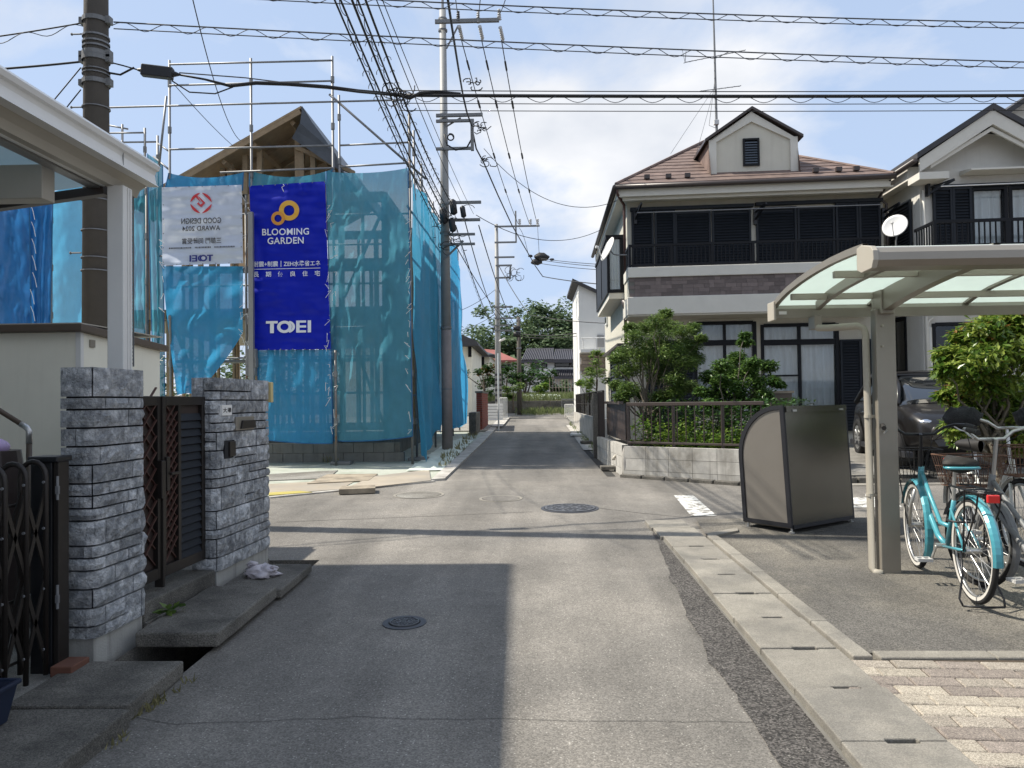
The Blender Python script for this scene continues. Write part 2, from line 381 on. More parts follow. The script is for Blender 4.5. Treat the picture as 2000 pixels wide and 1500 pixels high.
# ------------------------------------------------------------------ ground, road, gutters
rng=random.Random(7)
def sheet(name, poly, off, matn, flat=None, extra=None):
    mb=MB(); mb.quad(*[(x,y,(gz(y) if flat is None else flat)+off) for x,y in poly]); return struct(name, mb, matn)
def far_z(y):
    if y<40: return gz(y)-.42
    if y<105: return 1.50+(y-40)*.0155
    return 2.5+min((y-105)*.02,3)
g=MB(); ys=[-60,-20,0,10,20,30,39.3,40.0,60,80,105,160,300,900,2500]; xs=[-2500,-600,-120,-30,-8,8,30,120,600,2500]
b0=0
for y in ys:
    for x in xs: g.v.append((x,y,far_z(y)))
for j in range(len(ys)-1):
    for i in range(len(xs)-1):
        q=j*len(xs)+i; g.f.append((q,q+1,q+len(xs)+1,q+len(xs)))
struct('ground', g, 'soil')
def subsheet(name, x0,x1,y0,y1,off,matn,nx=10,ny=10,wob=0.0,fx0=None,fx1=None):
    def fn(a,b):
        y=y0+(y1-y0)*b; xa=fx0(y) if fx0 else x0; xb=fx1(y) if fx1 else x1
        x=xa+(xb-xa)*a
        return (x,y,gz(y)+off+wob*mnoise.noise(Vector((x*.5,y*.35,0))))
    return struct(name, MB().grid(fn,nx,ny), matn, smooth=True)
subsheet('road', -1.86,1.9,-14,39,0,'asphalt',12,100)
r2=MB()
for (x0,x1,y0,y1) in ((-24,-1.86,6.62,14),(1.9,24,8.2,12.2)): r2.quad((x0,y0,gz(y0)),(x1,y0,gz(y0)),(x1,y1,gz(y1)),(x0,y1,gz(y1)))
struct('side_street', r2, 'asphalt')
# patched strip of coarse asphalt along the gutter lids
def pl(y): return 1.24 - (.30 if y<4.6 else max(.06,.30-(y-4.6)*.075)) + .045*mnoise.noise(Vector((0,y*2.3,3)))+.02*mnoise.noise(Vector((0,y*9,5)))
subsheet('asphalt_patch', 0,0,1.5,8.1,.004,'asphalt_dark',2,80,fx0=pl,fx1=lambda y:1.225)
# hairline joints in the asphalt
def crack(pts, wd=.008, j=.012):
    mb=MB(); out=[]
    for (a,b) in zip(pts[:-1],pts[1:]):
        n=max(2,int(math.dist(a,b)/.12))
        for i in range(n): t=i/n; out.append((a[0]+(b[0]-a[0])*t+rng.uniform(-j,j), a[1]+(b[1]-a[1])*t+rng.uniform(-j,j)))
    out.append(pts[-1])
    for (a,b) in zip(out[:-1],out[1:]):
        d=Vector((b[0]-a[0],b[1]-a[1])); d.normalize(); nx,ny=-d.y*wd/2,d.x*wd/2; z=lambda p: gz(p[1])+.003
        mb.quad((a[0]-nx,a[1]-ny,z(a)),(b[0]-nx,b[1]-ny,z(b)),(b[0]+nx,b[1]+ny,z(b)),(a[0]+nx,a[1]+ny,z(a)))
    struct('road_crack', mb, 'crack')
def gp(px,py,off=0): p=onground(px,py,off); return (p.x,p.y)
crack([gp(270,1400),gp(340,1415),gp(700,1402),gp(1500,1412)],.003)
crack([gp(540,1020),gp(760,1012),gp(1040,1000)],.010,.01)
crack([gp(1170,993),gp(1250,1002),gp(1330,1010)],.01)
# left gutter: a trench with its two walls, the cover slabs lie on it
tr=MB()
for (x,z0,z1) in ((-1.86,-.4,-.001),(-2.30,-.4,.02)):
    tr.quad((x,-6,gz(-6)+z0),(x,6.62,gz(6.62)+z0),(x,6.62,gz(6.62)+z1),(x,-6,gz(-6)+z1))
tr.quad((-2.3,-6,gz(-6)-.38),(-1.86,-6,gz(-6)-.38),(-1.86,6.62,gz(6.62)-.38),(-2.3,6.62,gz(6.62)-.38))
tr.quad((-2.3,6.62,gz(6.62)-.4),(-1.86,6.62,gz(6.62)-.4),(-1.86,6.62,gz(6.62)),(-2.3,6.62,gz(6.62)))
left_gutter=struct('left_gutter', tr, 'concrete_old')
def rough_slab(x0,x1,y0,y1,z0,z1,name,parent,matn,seed=0,jit=.006,bev=.012):
    mb=MB(); nx,ny=4,8
    def top(a,b):
        x=x0+(x1-x0)*a; y=y0+(y1-y0)*b
        return (x+rng.uniform(-jit,jit)*.5, y+rng.uniform(-jit,jit)*.5, gz(y)+z1+jit*.5*mnoise.noise(Vector((x*4,y*4,seed))))
    mb.grid(top,nx,ny); n=len(mb.v)
    ring=[i for i in range(nx+1)]+[(j+1)*(nx+1)-1 for j in range(1,ny+1)]+[ny*(nx+1)+i for i in range(nx-1,-1,-1)]+[j*(nx+1) for j in range(ny-1,0,-1)]
    k=len(mb.v)
    for i in ring: v=mb.v[i]; mb.v.append((v[0],v[1],v[2]-(z1-z0)))
    m=len(ring)
    for i in range(m): j=(i+1)%m; mb.f.append((ring[i],k+i,k+j,ring[j]))
    mb.f.append(tuple(k+i for i in reversed(range(m))))
    return mb.build(name,matn,parent,bevel=bev)
for i,(y0,y1,x0,x1,z0,z1) in enumerate(((1.2,2.3,-2.34,-1.80,-.02,.075),(2.31,3.40,-2.35,-1.81,-.02,.08),(3.42,3.98,-2.40,-1.83,0,.085),(4.33,5.34,-2.28,-1.80,.03,.115),(5.36,6.12,-2.24,-1.78,.02,.085))):
    rough_slab(x0,x1,y0,y1,z0,z1,'slab',left_gutter,'concrete_old',i)
# left lot behind the gate wall
lm=MB()
def lot_poly(name, poly, z, matn, h=.2):
    mb=MB(); n=len(poly)
    for x,y in poly: mb.v.append((x,y,gz(y)+z))
    for x,y in poly: mb.v.append((x,y,gz(y)+z-h))
    mb.f.append(tuple(range(n)))
    for i in range(n): j=(i+1)%n; mb.f.append((i,n+i,n+j,j))
    return struct(name, mb, matn)
lot_poly('front_yard',[(-24,-14),(-2.30,-14),(-2.30,3.9),(-2.42,4.05),(-2.36,6.45),(-24,6.5)],.06,'lot',.6)
# right gutter: concrete lids with hand slots, a slim border stone, asphalt apron
right_gutter=struct('right_gutter', MB().quad((1.20,1,gz(1)+.006),(1.68,1,gz(1)+.006),(1.62,7.3,gz(7.3)+.006),(1.20,7.3,gz(7.3)+.006)), 'mortar')
jt=[1.0,1.55,2.09,2.62,3.15,3.70,4.24,4.79,5.33,5.85,6.36,6.86,7.32]
def gR(y): return 1.645-.012*(y-3)
for i,(y0,y1) in enumerate(zip(jt[:-1],jt[1:])):
    x0,x1=1.215+rng.uniform(-.004,.004), gR((y0+y1)/2)+rng.uniform(-.004,.004); a,b=y0+.004,y1-.004; hw=.065; hd=.016; xc=1.46-.008*(y0-3)+rng.uniform(-.01,.01)
    pts=[(x0,a),(xc-hw,a),(xc-hw,a+hd),(xc+hw,a+hd),(xc+hw,a),(x1,a),(x1,b),(xc+hw,b),(xc+hw,b-hd),(xc-hw,b-hd),(xc-hw,b),(x0,b)]
    dz=rng.uniform(-.003,.004)
    MB().prism([(p[0],p[1]) for p in reversed(pts)],lambda p,q,t:(p,q,gz(q)+t),.045+dz,-.05).build('lid',M['concrete'],right_gutter,bevel=.006)
mb=MB()
for (a,b) in zip(jt[:-1],jt[1:]): mb.box(1.38,1.54,b-.03,b+.03,gz(b)-.05,gz(b)+.0065)
mb.build('slot_shade',M['crack'],right_gutter)
for (y0,y1,xa,xb) in ((7.33,7.78,1.19,1.60),(7.79,8.22,1.17,1.57)): rough_slab(xa,xb,y0,y1,-.05,.035,'plate',right_gutter,'concrete',9,.003,.006)
border=struct('border_kerb', MB().box(1.70,1.76,4.15,7.3,-.2,.0), 'mortar')
yy=4.10
while yy<7.2:
    L=.6; x0=gR(yy)+.025; x1=gR(yy+L)+.025
    mb=MB(); y1=min(yy+L,7.3)-.006
    mb.prism([(x0,yy),(x0+.105,yy),(x1+.10,y1),(x1,y1)],lambda p,q,t:(p,q,gz(q)+t),-.1,.052); mb.build('kerb_stone',M['concrete'],border,bevel=.008); yy+=L
xx=1.80
while xx<7:
    mb=MB(); mb.prism([(xx,4.10-.012*(xx-1.8)),(xx+.594,4.10-.012*(xx-1.2)),(xx+.594,4.205-.012*(xx-1.2)),(xx,4.205-.012*(xx-1.8))],lambda p,q,t:(p,q,gz(q)+t),-.1,.043)
    mb.build('kerb_stone',M['concrete'],border,bevel=.008); xx+=.6
mb=MB(); p=[gp(1380,1052),gp(1440,1040),gp(1442,1046),gp(1386,1058)]
mb.prism(p,lambda a,b,t:(a,b,gz(b)+t),-.05,.05); mb.build('kerb_stone',M['concrete'],border)
subsheet('driveway', 0,14,4.2,8.28,.03,'driveway',20,20,fx0=lambda y:gR(y)+.12 if y<7.3 else 1.62+(y-7.3)*.1)
# clay-coloured block paving, every block on its own
mat('paver_cream',(.37,.33,.27),.9,var=.2,vscale=20,bump=.5,bscale=150,rnd=.12,speck=.25,speckscale=260)
mat('paver_mauve',(.245,.21,.182),.9,var=.22,vscale=20,bump=.5,bscale=150,rnd=.14,speck=.25,speckscale=260)
mat('paver_buff',(.31,.275,.23),.9,var=.2,vscale=20,bump=.5,bscale=150,rnd=.12,speck=.25,speckscale=260)
paving=struct('block_paving', MB().quad((1.6,.5,gz(.5)+.027),(7,.5,gz(.5)+.027),(7,4.11,gz(4.11)+.027),(1.6,4.11,gz(4.11)+.027)), 'soil')
pv={}
for k in ('paver_cream','paver_mauve','paver_buff'):
    mb=MB(); a,b,c=.108,.053,.006
    mb.v=[(-a,-b,-.05),(a,-b,-.05),(a,b,-.05),(-a,b,-.05),(-a,-b,-c),(a,-b,-c),(a,b,-c),(-a,b,-c),(-a+c,-b+c,0),(a-c,-b+c,0),(a-c,b-c,0),(-a+c,b-c,0)]
    mb.f=[(0,1,5,4),(1,2,6,5),(2,3,7,6),(3,0,4,7),(4,5,9,8),(5,6,10,9),(6,7,11,10),(7,4,8,11),(8,9,10,11)]
    me=bpy.data.meshes.new('block'); me.from_pydata(mb.v,[],mb.f); me.materials.append(M[k]); pv[k]=me
bang=R(-4.0); row=0; npv=0
for row in range(0,22):
    for c in range(-1,16):
        u=c*.222+(row%2)*.111; v=row*.112
        x=1.70+u*math.cos(bang)+v*math.sin(bang)+.02; y=4.035+u*math.sin(bang)-v*math.cos(bang)
        if x+.09<gR(y) or x>4.4 or y>4.05 or y<1.9: continue
        if x>.74*y+.3: continue
        npv+=1
        k=rng.choices(list(pv),(5,4,3))[0]
        piece('block',pv[k],paving,Matrix.Translation((x,y,gz(y)+.036+rng.uniform(-.002,.003)))@Matrix.Rotation(bang+rng.uniform(-.01,.01),4,'Z')@Matrix.Rotation(SLOPE+rng.uniform(-.006,.006),4,'X'))
# manholes
def manhole(px,py,r,label,matn,rim,dirt=False):
    p=onground(px,py); t=thing('manhole_cover',label,'manhole cover',(p.x,p.y,p.z),'manhole covers in the road')
    sl=lambda q:(q[0],q[1],q[2]+SLOPE*(q[1]-p.y))
    MB(sl).disc((p.x,p.y,p.z+.006),r+.045,40,.03,r+.008).build('rim',M[rim],t)
    MB(sl).disc((p.x,p.y,p.z+.002),r+.01,40,.02).build('gap',M['crack'],t)
    MB(sl).disc((p.x,p.y,p.z+.008),r,40,.02).build('lid',M[matn],t)
    if matn=='iron':
        mb=MB(sl)
        for k in range(10):
            a=2*math.pi*k/10
            mb.disc((p.x+.62*r*math.cos(a),p.y+.62*r*math.sin(a),p.z+.013),r*.14,10,.006,r*.08)
            mb.bar((p.x+.82*r*math.cos(a),p.y+.82*r*math.sin(a),p.z+.01),(p.x+.95*r*math.cos(a),p.y+.95*r*math.sin(a),p.z+.01),r*.12,.008)
        mb.disc((p.x,p.y,p.z+.013),r*.34,24,.006,r*.26); mb.disc((p.x,p.y,p.z+.013),r*.14,16,.006,r*.06); mb.disc((p.x,p.y,p.z+.013),r*.995,40,.006,r*.93)
        mb.build('cast_pattern',M['iron_worn'],t)
mat('iron_worn',(.16,.165,.175),.45,.5,var=.25,vscale=20)
manhole(790,1217,.093,'small round cast iron cover in the shaded near road','iron','iron')
manhole(818,967,.30,'pale concrete round cover nearest the construction site','lot','concrete')
manhole(978,974,.24,'worn asphalt coloured round cover in the middle of the crossing','asphalt','concrete')
manhole(1113,993,.30,'dark cast iron round cover at the crossing, nearest the gutter','iron','iron')
# worn white road paint
def paint(pts): 
    mb=MB(); mb.quad(*[(onground(a,b).x,onground(a,b).y,gz(onground(a,b).y)+.006) for a,b in pts]); struct('road_marking',mb,'white_paint')
paint([(1316,968),(1354,968),(1400,1008),(1350,1009)])
paint([(1640,972),(1735,972),(1764,992),(1640,992)])
paint([(1690,966),(1715,966),(1720,970),(1690,970)])
# ------------------------------------------------------------------ left gate wall: two stone-clad pillars and a double gate
WL=Frame((-2.36,4.07),(.051,1),(-1,.051))      # u along the street, v into the yard
def stone_pillar(u0,u1,label,pxtop,base_h,near_ext=.0):
    th=.20; rc=.045
    zt=pxtop; zb=gz(4.07+u0)
    base=WL((u0,.1,zb)); t=thing('gate_pillar',label,'gate pillar',tuple(base),'stone clad gate pillars')
    MB(WL).box(u0+.025,u1-.02,.025,th-.025,zb-.1,zt-.012).build('core',M['stone_joint'],t)
    MB(WL).box(u0+.02,u1-.012,.018,th-.02,zb-.1,zb+base_h).build('plinth',M['render_grey'],t)
    # unwrapped outline: inner near edge -> near corner -> along the street face -> far corner
    L1=th-.01; L2=u1-u0
    tot=L1+L2+.10
    def wrap(s,d):
        # s along outline, d outwards
        if s<L1-rc: return (u0-d, L1-s, (-1,0))
        a=math.pi/2*rc
        if s<L1-rc+a:
            an=(s-(L1-rc))/rc; cx,cy=u0+rc,rc
            return (cx-math.cos(an)*(rc+d), cy-math.sin(an)*(rc+d), None)
        s2=s-(L1-rc+a)+rc
        if s2<L2-rc: return (u0+s2,-d,None)
        an=min((s2-(L2-rc))/rc,math.pi/2); cx,cy=u1-rc,rc
        return (cx+math.sin(an)*(rc+d), cy-math.cos(an)*(rc+d)+max(0,s2-(L2-rc)-rc*math.pi/2),None)
    ch=.0335; cw=.045; nr=int(round((zt-(zb+base_h))/ch)); nc=int(round(tot/cw)); ch=(zt-zb-base_h)/nr; cw=tot/nc
    used=[[False]*nc for _ in range(nr)]
    bands=[]; q=0
    while q<nr:
        h=rng.choices((2,3,4,5),(1,3,4,3))[0]
        if nr-q-h<2: h=nr-q
        bands.append((q,h)); q+=h
    btop={k:(s+hh) for s,hh in bands for k in range(s,s+hh)}
    for j in range(nr):
        for i in range(nc):
            if used[j][i]: continue
            room=btop[j]-j
            h=room if (room<4 or rng.random()<.5) else room//2
            wmax=rng.choices((2,3,4,5,6,8),(1,2,3,3,3,2))[0]; wd=0
            while i+wd<nc and wd<wmax and not used[j][i+wd]: wd+=1
            if i+wd<nc and not used[j][i+wd] and (i+wd+1>=nc or used[j][i+wd+1]): wd+=1
            for jj in range(j,min(j+h,nr)):
                if any(used[jj][ii] for ii in range(i,i+wd)): h=jj-j; break
            h=max(1,h)
            for jj in range(j,j+h):
                for ii in range(i,i+wd): used[jj][ii]=True
            gap=.0034
            s0,s1=i*cw+gap,(i+wd)*cw-gap; z0=zb+base_h+j*ch+gap*1.5; z1=zb+base_h+(j+h)*ch-gap*1.5
            if z1>zt-.004: z1=zt
            nu=max(2,min(7,int((s1-s0)/.04)+1)); nv=max(2,min(4,int((z1-z0)/.04)+1)); pr=rng.uniform(.005,.018); sd=rng.uniform(0,99)
            mb=MB()
            def fn(a,b):
                s=s0+(s1-s0)*a; z=z0+(z1-z0)*b
                e=1.0 if (0<a<1 and 0<b<1) else 0.0
                d=pr*(.45+.55*e)+e*(.017*mnoise.noise(Vector((s*24,z*24,sd)))+.006*mnoise.noise(Vector((s*60,z*60,sd))))+ (0 if e else .003*mnoise.noise(Vector((s*40,z*40,sd))))
                x,y,_=wrap(s,d); return WL((x,y,z))
            mb.grid(fn,nu,nv)
            ring=[k for k in range(nu+1)]+[(k+1)*(nu+1)-1 for k in range(1,nv+1)]+[nv*(nu+1)+k for k in range(nu-1,-1,-1)]+[k*(nu+1) for k in range(nv-1,0,-1)]
            k0=len(mb.v); m=len(ring)
            gr=[(q%(nu+1),q//(nu+1)) for q in ring]
            for (qa,qb) in gr:
                x,y,_=wrap(s0+(s1-s0)*qa/nu,-.028); mb.v.append(tuple(WL((x,y,z0+(z1-z0)*qb/nv))))
            for q in range(m): q2=(q+1)%m; mb.f.append((ring[q],k0+q,k0+q2,ring[q2]))
            mb.build('stone',M['stone'],t)
    MB(WL).box(u0+.005,u1-.005,.012,th-.01,zt-.012,zt-.004).build('top',M['stone'],t)
    return t
ztop1=at(195,715,4.07).z; ztop2=at(430,736,5.5).z
p1=stone_pillar(0,.50,'near grey stone pillar beside the dark folding gate',ztop1,.16)
p2=stone_pillar(1.43,2.40,'far grey stone pillar carrying the nameplate and mail slot',ztop2,.17)
def wl_at(px,py,v=0.0): return WL.uz(px,py,v)
# nameplate, mail slot, intercom recess, lamp on the far pillar
def plate(px0,px1,py0,py1,v,th,name,matn,parent,bev=0):
    u0,z1=wl_at(px0,py0,v); u1,z0=wl_at(px1,py1,v)
    return MB(WL).box(u0,u1,v-th,v+.02,z0,z1).build(name,matn,parent,bevel=bev), (u0,u1,z0,z1)
def text_mesh(body, size=1.0, bold=0.0, spacing=1.0):
    c=bpy.data.curves.new('txt','FONT'); c.body=body; c.size=size; c.offset=bold; c.space_character=spacing; c.resolution_u=4
    o=bpy.data.objects.new('txt',c); COL.objects.link(o)
    bpy.context.view_layer.update()
    me=bpy.data.meshes.new_from_object(o.evaluated_get(bpy.context.evaluated_depsgraph_get()))
    v=[tuple(q.co) for q in me.vertices]; f=[tuple(q.vertices) for q in me.polygons]
    bpy.data.objects.remove(o); bpy.data.curves.remove(c); bpy.data.meshes.remove(me)
    return v,f
def fit_text(body, box, fn, name, matn, parent, bold=.01, spacing=1.0, mirror=False):
    """lay text into box (a0,a1,b0,b1) of a surface fn(a,b) -> point"""
    v,f=text_mesh(body,1.0,bold,spacing)
    xs=[q[0] for q in v]; ys=[q[1] for q in v]; x0,x1,y0,y1=min(xs),max(xs),min(ys),max(ys)
    a0,a1,b0,b1=box; mb=MB()
    for q in v:
        k=(q[0]-x0)/(x1-x0); k=1-k if mirror else k
        mb.v.append(tuple(fn(a0+(a1-a0)*k, b0+(b1-b0)*(q[1]-y0)/(y1-y0))))
    mb.f=[tuple(reversed(q)) for q in f] if mirror else f
    return mb.build(name,matn,parent)
np_,(a0,a1,b0,b1)=plate(432,451,791,811,-.014,.008,'nameplate','name_white',p2)
fit_text('大場',(a0+.012,a1-.012,b0+.02,b1-.02),lambda a,b:WL((a,-.0235,b)),'lettering','ink',np_,.02,1.12)
ms,(a0,a1,b0,b1)=plate(459,494,814,838,-.012,.012,'mail_slot','champagne',p2,.004)
MB(WL).prism([(a0+.06,b0+.012),(a1-.004,b0+.012),(a1-.012,b0+.075),(a0+.085,b0+.075)],lambda a,b,t:WL((a,t,b)) if False else (a,t,b),-.042,-.024).build('flap',M['bronze'],ms,bevel=.003)
ic,(a0,a1,b0,b1)=plate(437,456,861,893,-.012,.010,'intercom_recess','stone_joint',p2)
MB(WL).box(a0+.055,a1-.008,-.036,-.02,b0+.012,b1-.01).build('intercom',M['bronze'],ic,bevel=.003)
u0,z1=wl_at(518,746,.02); z0=wl_at(522,786,.02)[1]
MB(WL).box(2.395,2.44,-.02,.07,z0,z1).build('lamp_box',M['yellow_box'],p2,bevel=.006)
# double gate
mat('gate_shade',(.028,.017,.014),.6,var=.2)  # for dark sheets added behind the leaves, standing in for the shade there
gt=thing('double_gate','dark brown double gate with scissor lattice between the stone pillars','gate',tuple(WL((.96,.09,gz(5)))))
zgT=at(330,774,5.0).z; zgB=at(330,1122,5.0).z
um=.835; vD=.10
for (ua,ub,nm) in ((.51,um-.006,'left'),(um+.006,1.42,'right')):
    fr=MB(WL); fw=.045
    fr.box(ua,ua+fw,vD-.018,vD+.018,zgB,zgT); fr.box(ub-fw,ub,vD-.018,vD+.018,zgB,zgT)
    fr.box(ua+fw,ub-fw,vD-.0175,vD+.0175,zgT-.06,zgT); fr.box(ua+fw,ub-fw,vD-.0175,vD+.0175,zgB,zgB+.07)
    leaf=fr.build('leaf',M['bronze'],gt,bevel=.003)
    if nm=='right':
        us=ua+.20; MB(WL).box(us,us+.035,vD-.0178,vD+.0178,zgB+.07,zgT-.06).build('mullion',M['bronze'],leaf)
        pn=MB(WL); z=zgB+.09
        while z<zgT-.09:
            pn.bar((us+.035,vD,z),(ub-fw,vD,z+.0),.01,.05,(0,.35,1)); z+=.055
        pn.build('louvre_panel',M['shutter'],leaf); MB(WL).box(us+.036,ub-fw,vD+.012,vD+.016,zgB+.07,zgT-.06).build('shade_backing',M['gate_shade'],leaf)
        la,lb=ua+fw,us
    else: la,lb=ua+fw,ub-fw
    z=zgB+.09; lt=MB(WL); st=(lb-la)*.9
    while z<zgT-.12:
        for s in (0,1):
            for k in (0,.5):
                a=la+(lb-la)*(.08+.42*k*2*.5); 
        lt.bar((la,vD-.006,z),(lb,vD-.006,z+st),.007,.014,(0,1,0)); lt.bar((lb,vD+.006,z),(la,vD+.006,z+st),.007,.014,(0,1,0))
        z+=st*.5
    lt.build('lattice',M['bronze_red'],leaf)
    MB(WL).box(ua+.004,lb+.03,vD+.0145,vD+.017,zgB+.02,zgT-.02).build('shade_backing',M['gate_shade'],leaf)  # added dark sheet, hides the bright yard behind the lattice
hd=MB(WL); zc=(zgT+zgB)/2+.03
hd.box(um-.06,um-.012,vD-.05,vD-.02,zc-.10,zc+.14); hd.box(um+.012,um+.05,vD-.045,vD-.02,zc-.06,zc+.16); hd.bar((um+.03,vD-.06,zc+.05),(um+.14,vD-.06,zc+.05),.018,.018); hd.box(um-.012,um+.012,vD-.03,vD+.03,zgB-.06,zgT)
hd.build('handle_set',M['bronze'],gt,bevel=.004)
# gate step
st=thing('gate_step','dark concrete step under the double gate','step',tuple(WL((.96,.1,gz(5)))))
MB(WL).box(.505,1.425,.012,.9,gz(4.5)-.3,zgB-.075).build('tread',M['concrete_old'],st,bevel=.012)
MB(WL).box(.495,1.425,-.012,.013,gz(4.5)-.3,zgB-.19).build('riser',M['concrete_old'],st,bevel=.008)
# plastic bag at the end of the gutter
def blob(name, c, r, matn, parent=None, n=14, amp=.25, fr=3.0, seed=0, squash=(1,1,1), label=None, cat=None):
    mb=MB()
    def fn(a,b):
        th=2*math.pi*a; ph=math.pi*b-math.pi/2
        d=Vector((math.cos(th)*math.cos(ph),math.sin(th)*math.cos(ph),math.sin(ph)))
        k=r*(1+amp*mnoise.noise(d*fr+Vector((seed,0,0)))+amp*.4*mnoise.noise(d*fr*2.7+Vector((seed,5,0))))
        return (c[0]+d.x*k*squash[0],c[1]+d.y*k*squash[1],c[2]+d.z*k*squash[2])
    mb.grid(fn,n*2,n); o=mb.build(name,matn,parent,smooth=True)
    if label: tag(o,label,cat)
    return o
bp=at(511,1118,5.72)
bag=thing('plastic_bag','crumpled pale plastic bag left on the gutter beside the far pillar','plastic bag',(bp.x,bp.y,bp.z-.06))
blob('bag_body',(bp.x,bp.y,bp.z),.10,'plastic_bag',bag,16,.5,3.2,4,(1.15,.9,.58))
kb=MB(); kb.tube([bp+Vector(q) for q in ((-.06,0,.03),(-.10,-.02,.065),(-.075,-.03,.085),(-.03,-.01,.06))],[.014,.01,.012,.02],6); kb.tube([bp+Vector(q) for q in ((.06,0,.02),(.10,-.03,.05),(.13,-.03,.045))],[.02,.012,.004],6); kb.build('knot',M['plastic_bag'],bag,smooth=True)
tag(MB().box(-2.43,-2.32,3.80,3.96,gz(3.9)+.06,gz(3.9)+.115).build('brick',M['terracotta'],bevel=.006),'broken red brick lying at the foot of the near stone pillar','brick')
# ------------------------------------------------------------------ left yard: shed, carport, folding gate, rail
# storage shed
cY=6.0; c0=at(157,900,cY); zt=at(157,634,cY).z; zg=gz(cY)+.05; W=2.6; Dp=1.3
sd=thing('storage_shed','cream garden shed with dark brown roof edge behind the near pillar','shed',(c0.x-W/2,cY,zg))
sx=c0.x
MB().box(sx-W,sx,cY,cY+Dp,zg,zt-.06).build('wall',M['cream'],sd)
MB().box(sx-.035,sx+.006,cY-.006,cY+.035,zg,zt-.058).build('corner_trim',M['alu_white'],sd)
MB().box(sx-W,sx-.037,cY-.004,cY-.001,zg,zg).build('panel_seam',M['alu_white'],sd) if False else None
rf=MB(); rf.prism([(sx-W-.05,zt-.06),(sx+.05,zt-.06),(sx+.05,zt+.0),(sx-W-.05,zt+.0)],lambda a,b,t:(a,t,b+(t-cY)*-.05),cY-.07,cY+Dp+.08); rf.build('roof',M['brown_trim'],sd,bevel=.006)
MB().box(sx-W-.06,sx+.03,cY-.05,cY+Dp,zt+.003,zt+.012).build('roof_sheet',M['champagne_pale'],sd)
MB().box(sx+.002,sx+.012,cY+.12,cY+.19,zt-.17,zt-.11).build('vent',M['champagne'],sd)
# white carport
XB=-2.495
cp=thing('white_carport','white aluminium carport with frosted roof at the left edge','carport',(XB-.1,4.8,gz(4.8)))
Ye=5.03; zT=at(299,322,Ye).z; zBt=at(293,366,Ye).z
fas=[(XB+.015,zT),(XB+.03,zT-.02),(XB+.02,zT-.045),(XB,zT-.05),(XB-.008,(zT+zBt)/2),(XB,zBt+.02),(XB+.02,zBt),(XB-.05,zBt-.0),(XB-.06,zT)]
MB().prism(fas,lambda a,b,t:(a,t,b),Ye,-3).build('fascia',M['alu_white'],cp)
seam=MB()
for y in (4.62,2.72): seam.box(XB-.006,XB+.0015,y-.0015,y+.0015,zBt+.022,zT-.052)
seam.build('seam',M['alu_grey'],cp)
MB().prism([(XB-.05,zBt+.003),(XB-.05,zT-.03),(XB-.17,zT-.03),(XB-.17,zBt-.075),(XB-.12,zBt-.075),(XB-.10,zBt-.03)],lambda a,b,t:(a,t,b),Ye-.02,-3).build('gutter',M['champagne_pale'],cp)
zpt=zBt-.07
MB().box(XB-.16,XB-.055,4.72,4.83,gz(4.8),zpt).build('post',M['alu_white'],cp,bevel=.006)
gv=MB()
for k in (.02,.05): gv.box(XB-.054,XB-.050,4.745+k,4.758+k,gz(4.8),zpt-.01)
gv.build('post_ribs',M['alu_white'],cp)
tb=at(212,352,4.75); tz=tb.z
MB().tube([(tb.x-.02,4.72,tz),(tb.x-.02,-3,tz)],.048,14).build('round_beam',M['alu_white'],cp,smooth=True)
MB().box(tb.x-.12,tb.x-.05,-3,4.74,tz-.05,tz-.005).build('rafter_seat',M['alu_grey'],cp)
# arms and purlins run into the yard
for (y,wd,z0,z1,x1) in ((4.40,.12,tz-.22,tz-.02,tb.x-.16),(2.0,.12,tz-.22,tz-.02,tb.x-.16),(.2,.12,tz-.22,tz-.02,tb.x-.16)):
    MB().box(x1-3.2,x1,y-wd/2,y+wd/2,z0,z1).build('arm',M['alu_grey' if y>9 else 'champagne_pale'],cp,bevel=.006)
MB().bar((tb.x-.03,4.77,tz-.06),(-6.2,4.77,tz-.06-.12*(tb.x+6.2)),.06,.055).build('purlin',M['gutter_brown'],cp)
for x in (-3.5,-4.3,-5.1): MB().box(x-.025,x+.025,-3,4.74,tz+.012-.12*(tb.x-x),tz+.05-.12*(tb.x-x)).build('purlin',M['alu_grey'],cp)
mat('frosted',(.62,.72,.74),.35,var=.04,translucent=.65)
mat('frosted_green',(.75,.82,.785),.35,var=.03,translucent=.7)
for i,x in enumerate((-2.76,-3.52,-4.32,-5.12)):
    MB(lambda p:(p[0],p[1],p[2]-.12*(tb.x-p[0]))).box(x-.74,x-.02,-3,4.95,tz+.055,tz+.06).build('roof_panel',M['frosted'],cp)
# hook on the arm
# perforated chain hanging beside the post
ch=thing('hanger_strip','perforated steel hanger strip hanging beside the white carport post','hanger strip',(-2.57,4.98,1.8))
mb=MB(); za=at(257,372,4.98).z; zb=at(258,716,4.98).z; xx=at(257,400,4.98).x; n=46
for k in range(n):
    z=za+(zb-za)*k/n; h=(za-zb)/n
    mb.box(xx-.016,xx+.016,4.975,4.981,z-h*.42,z); mb.box(xx-.016,xx-.008,4.975,4.981,z-h,z-h*.42); mb.box(xx+.008,xx+.016,4.975,4.981,z-h,z-h*.42)
mb.build('strip',M['galv_dull'],ch)
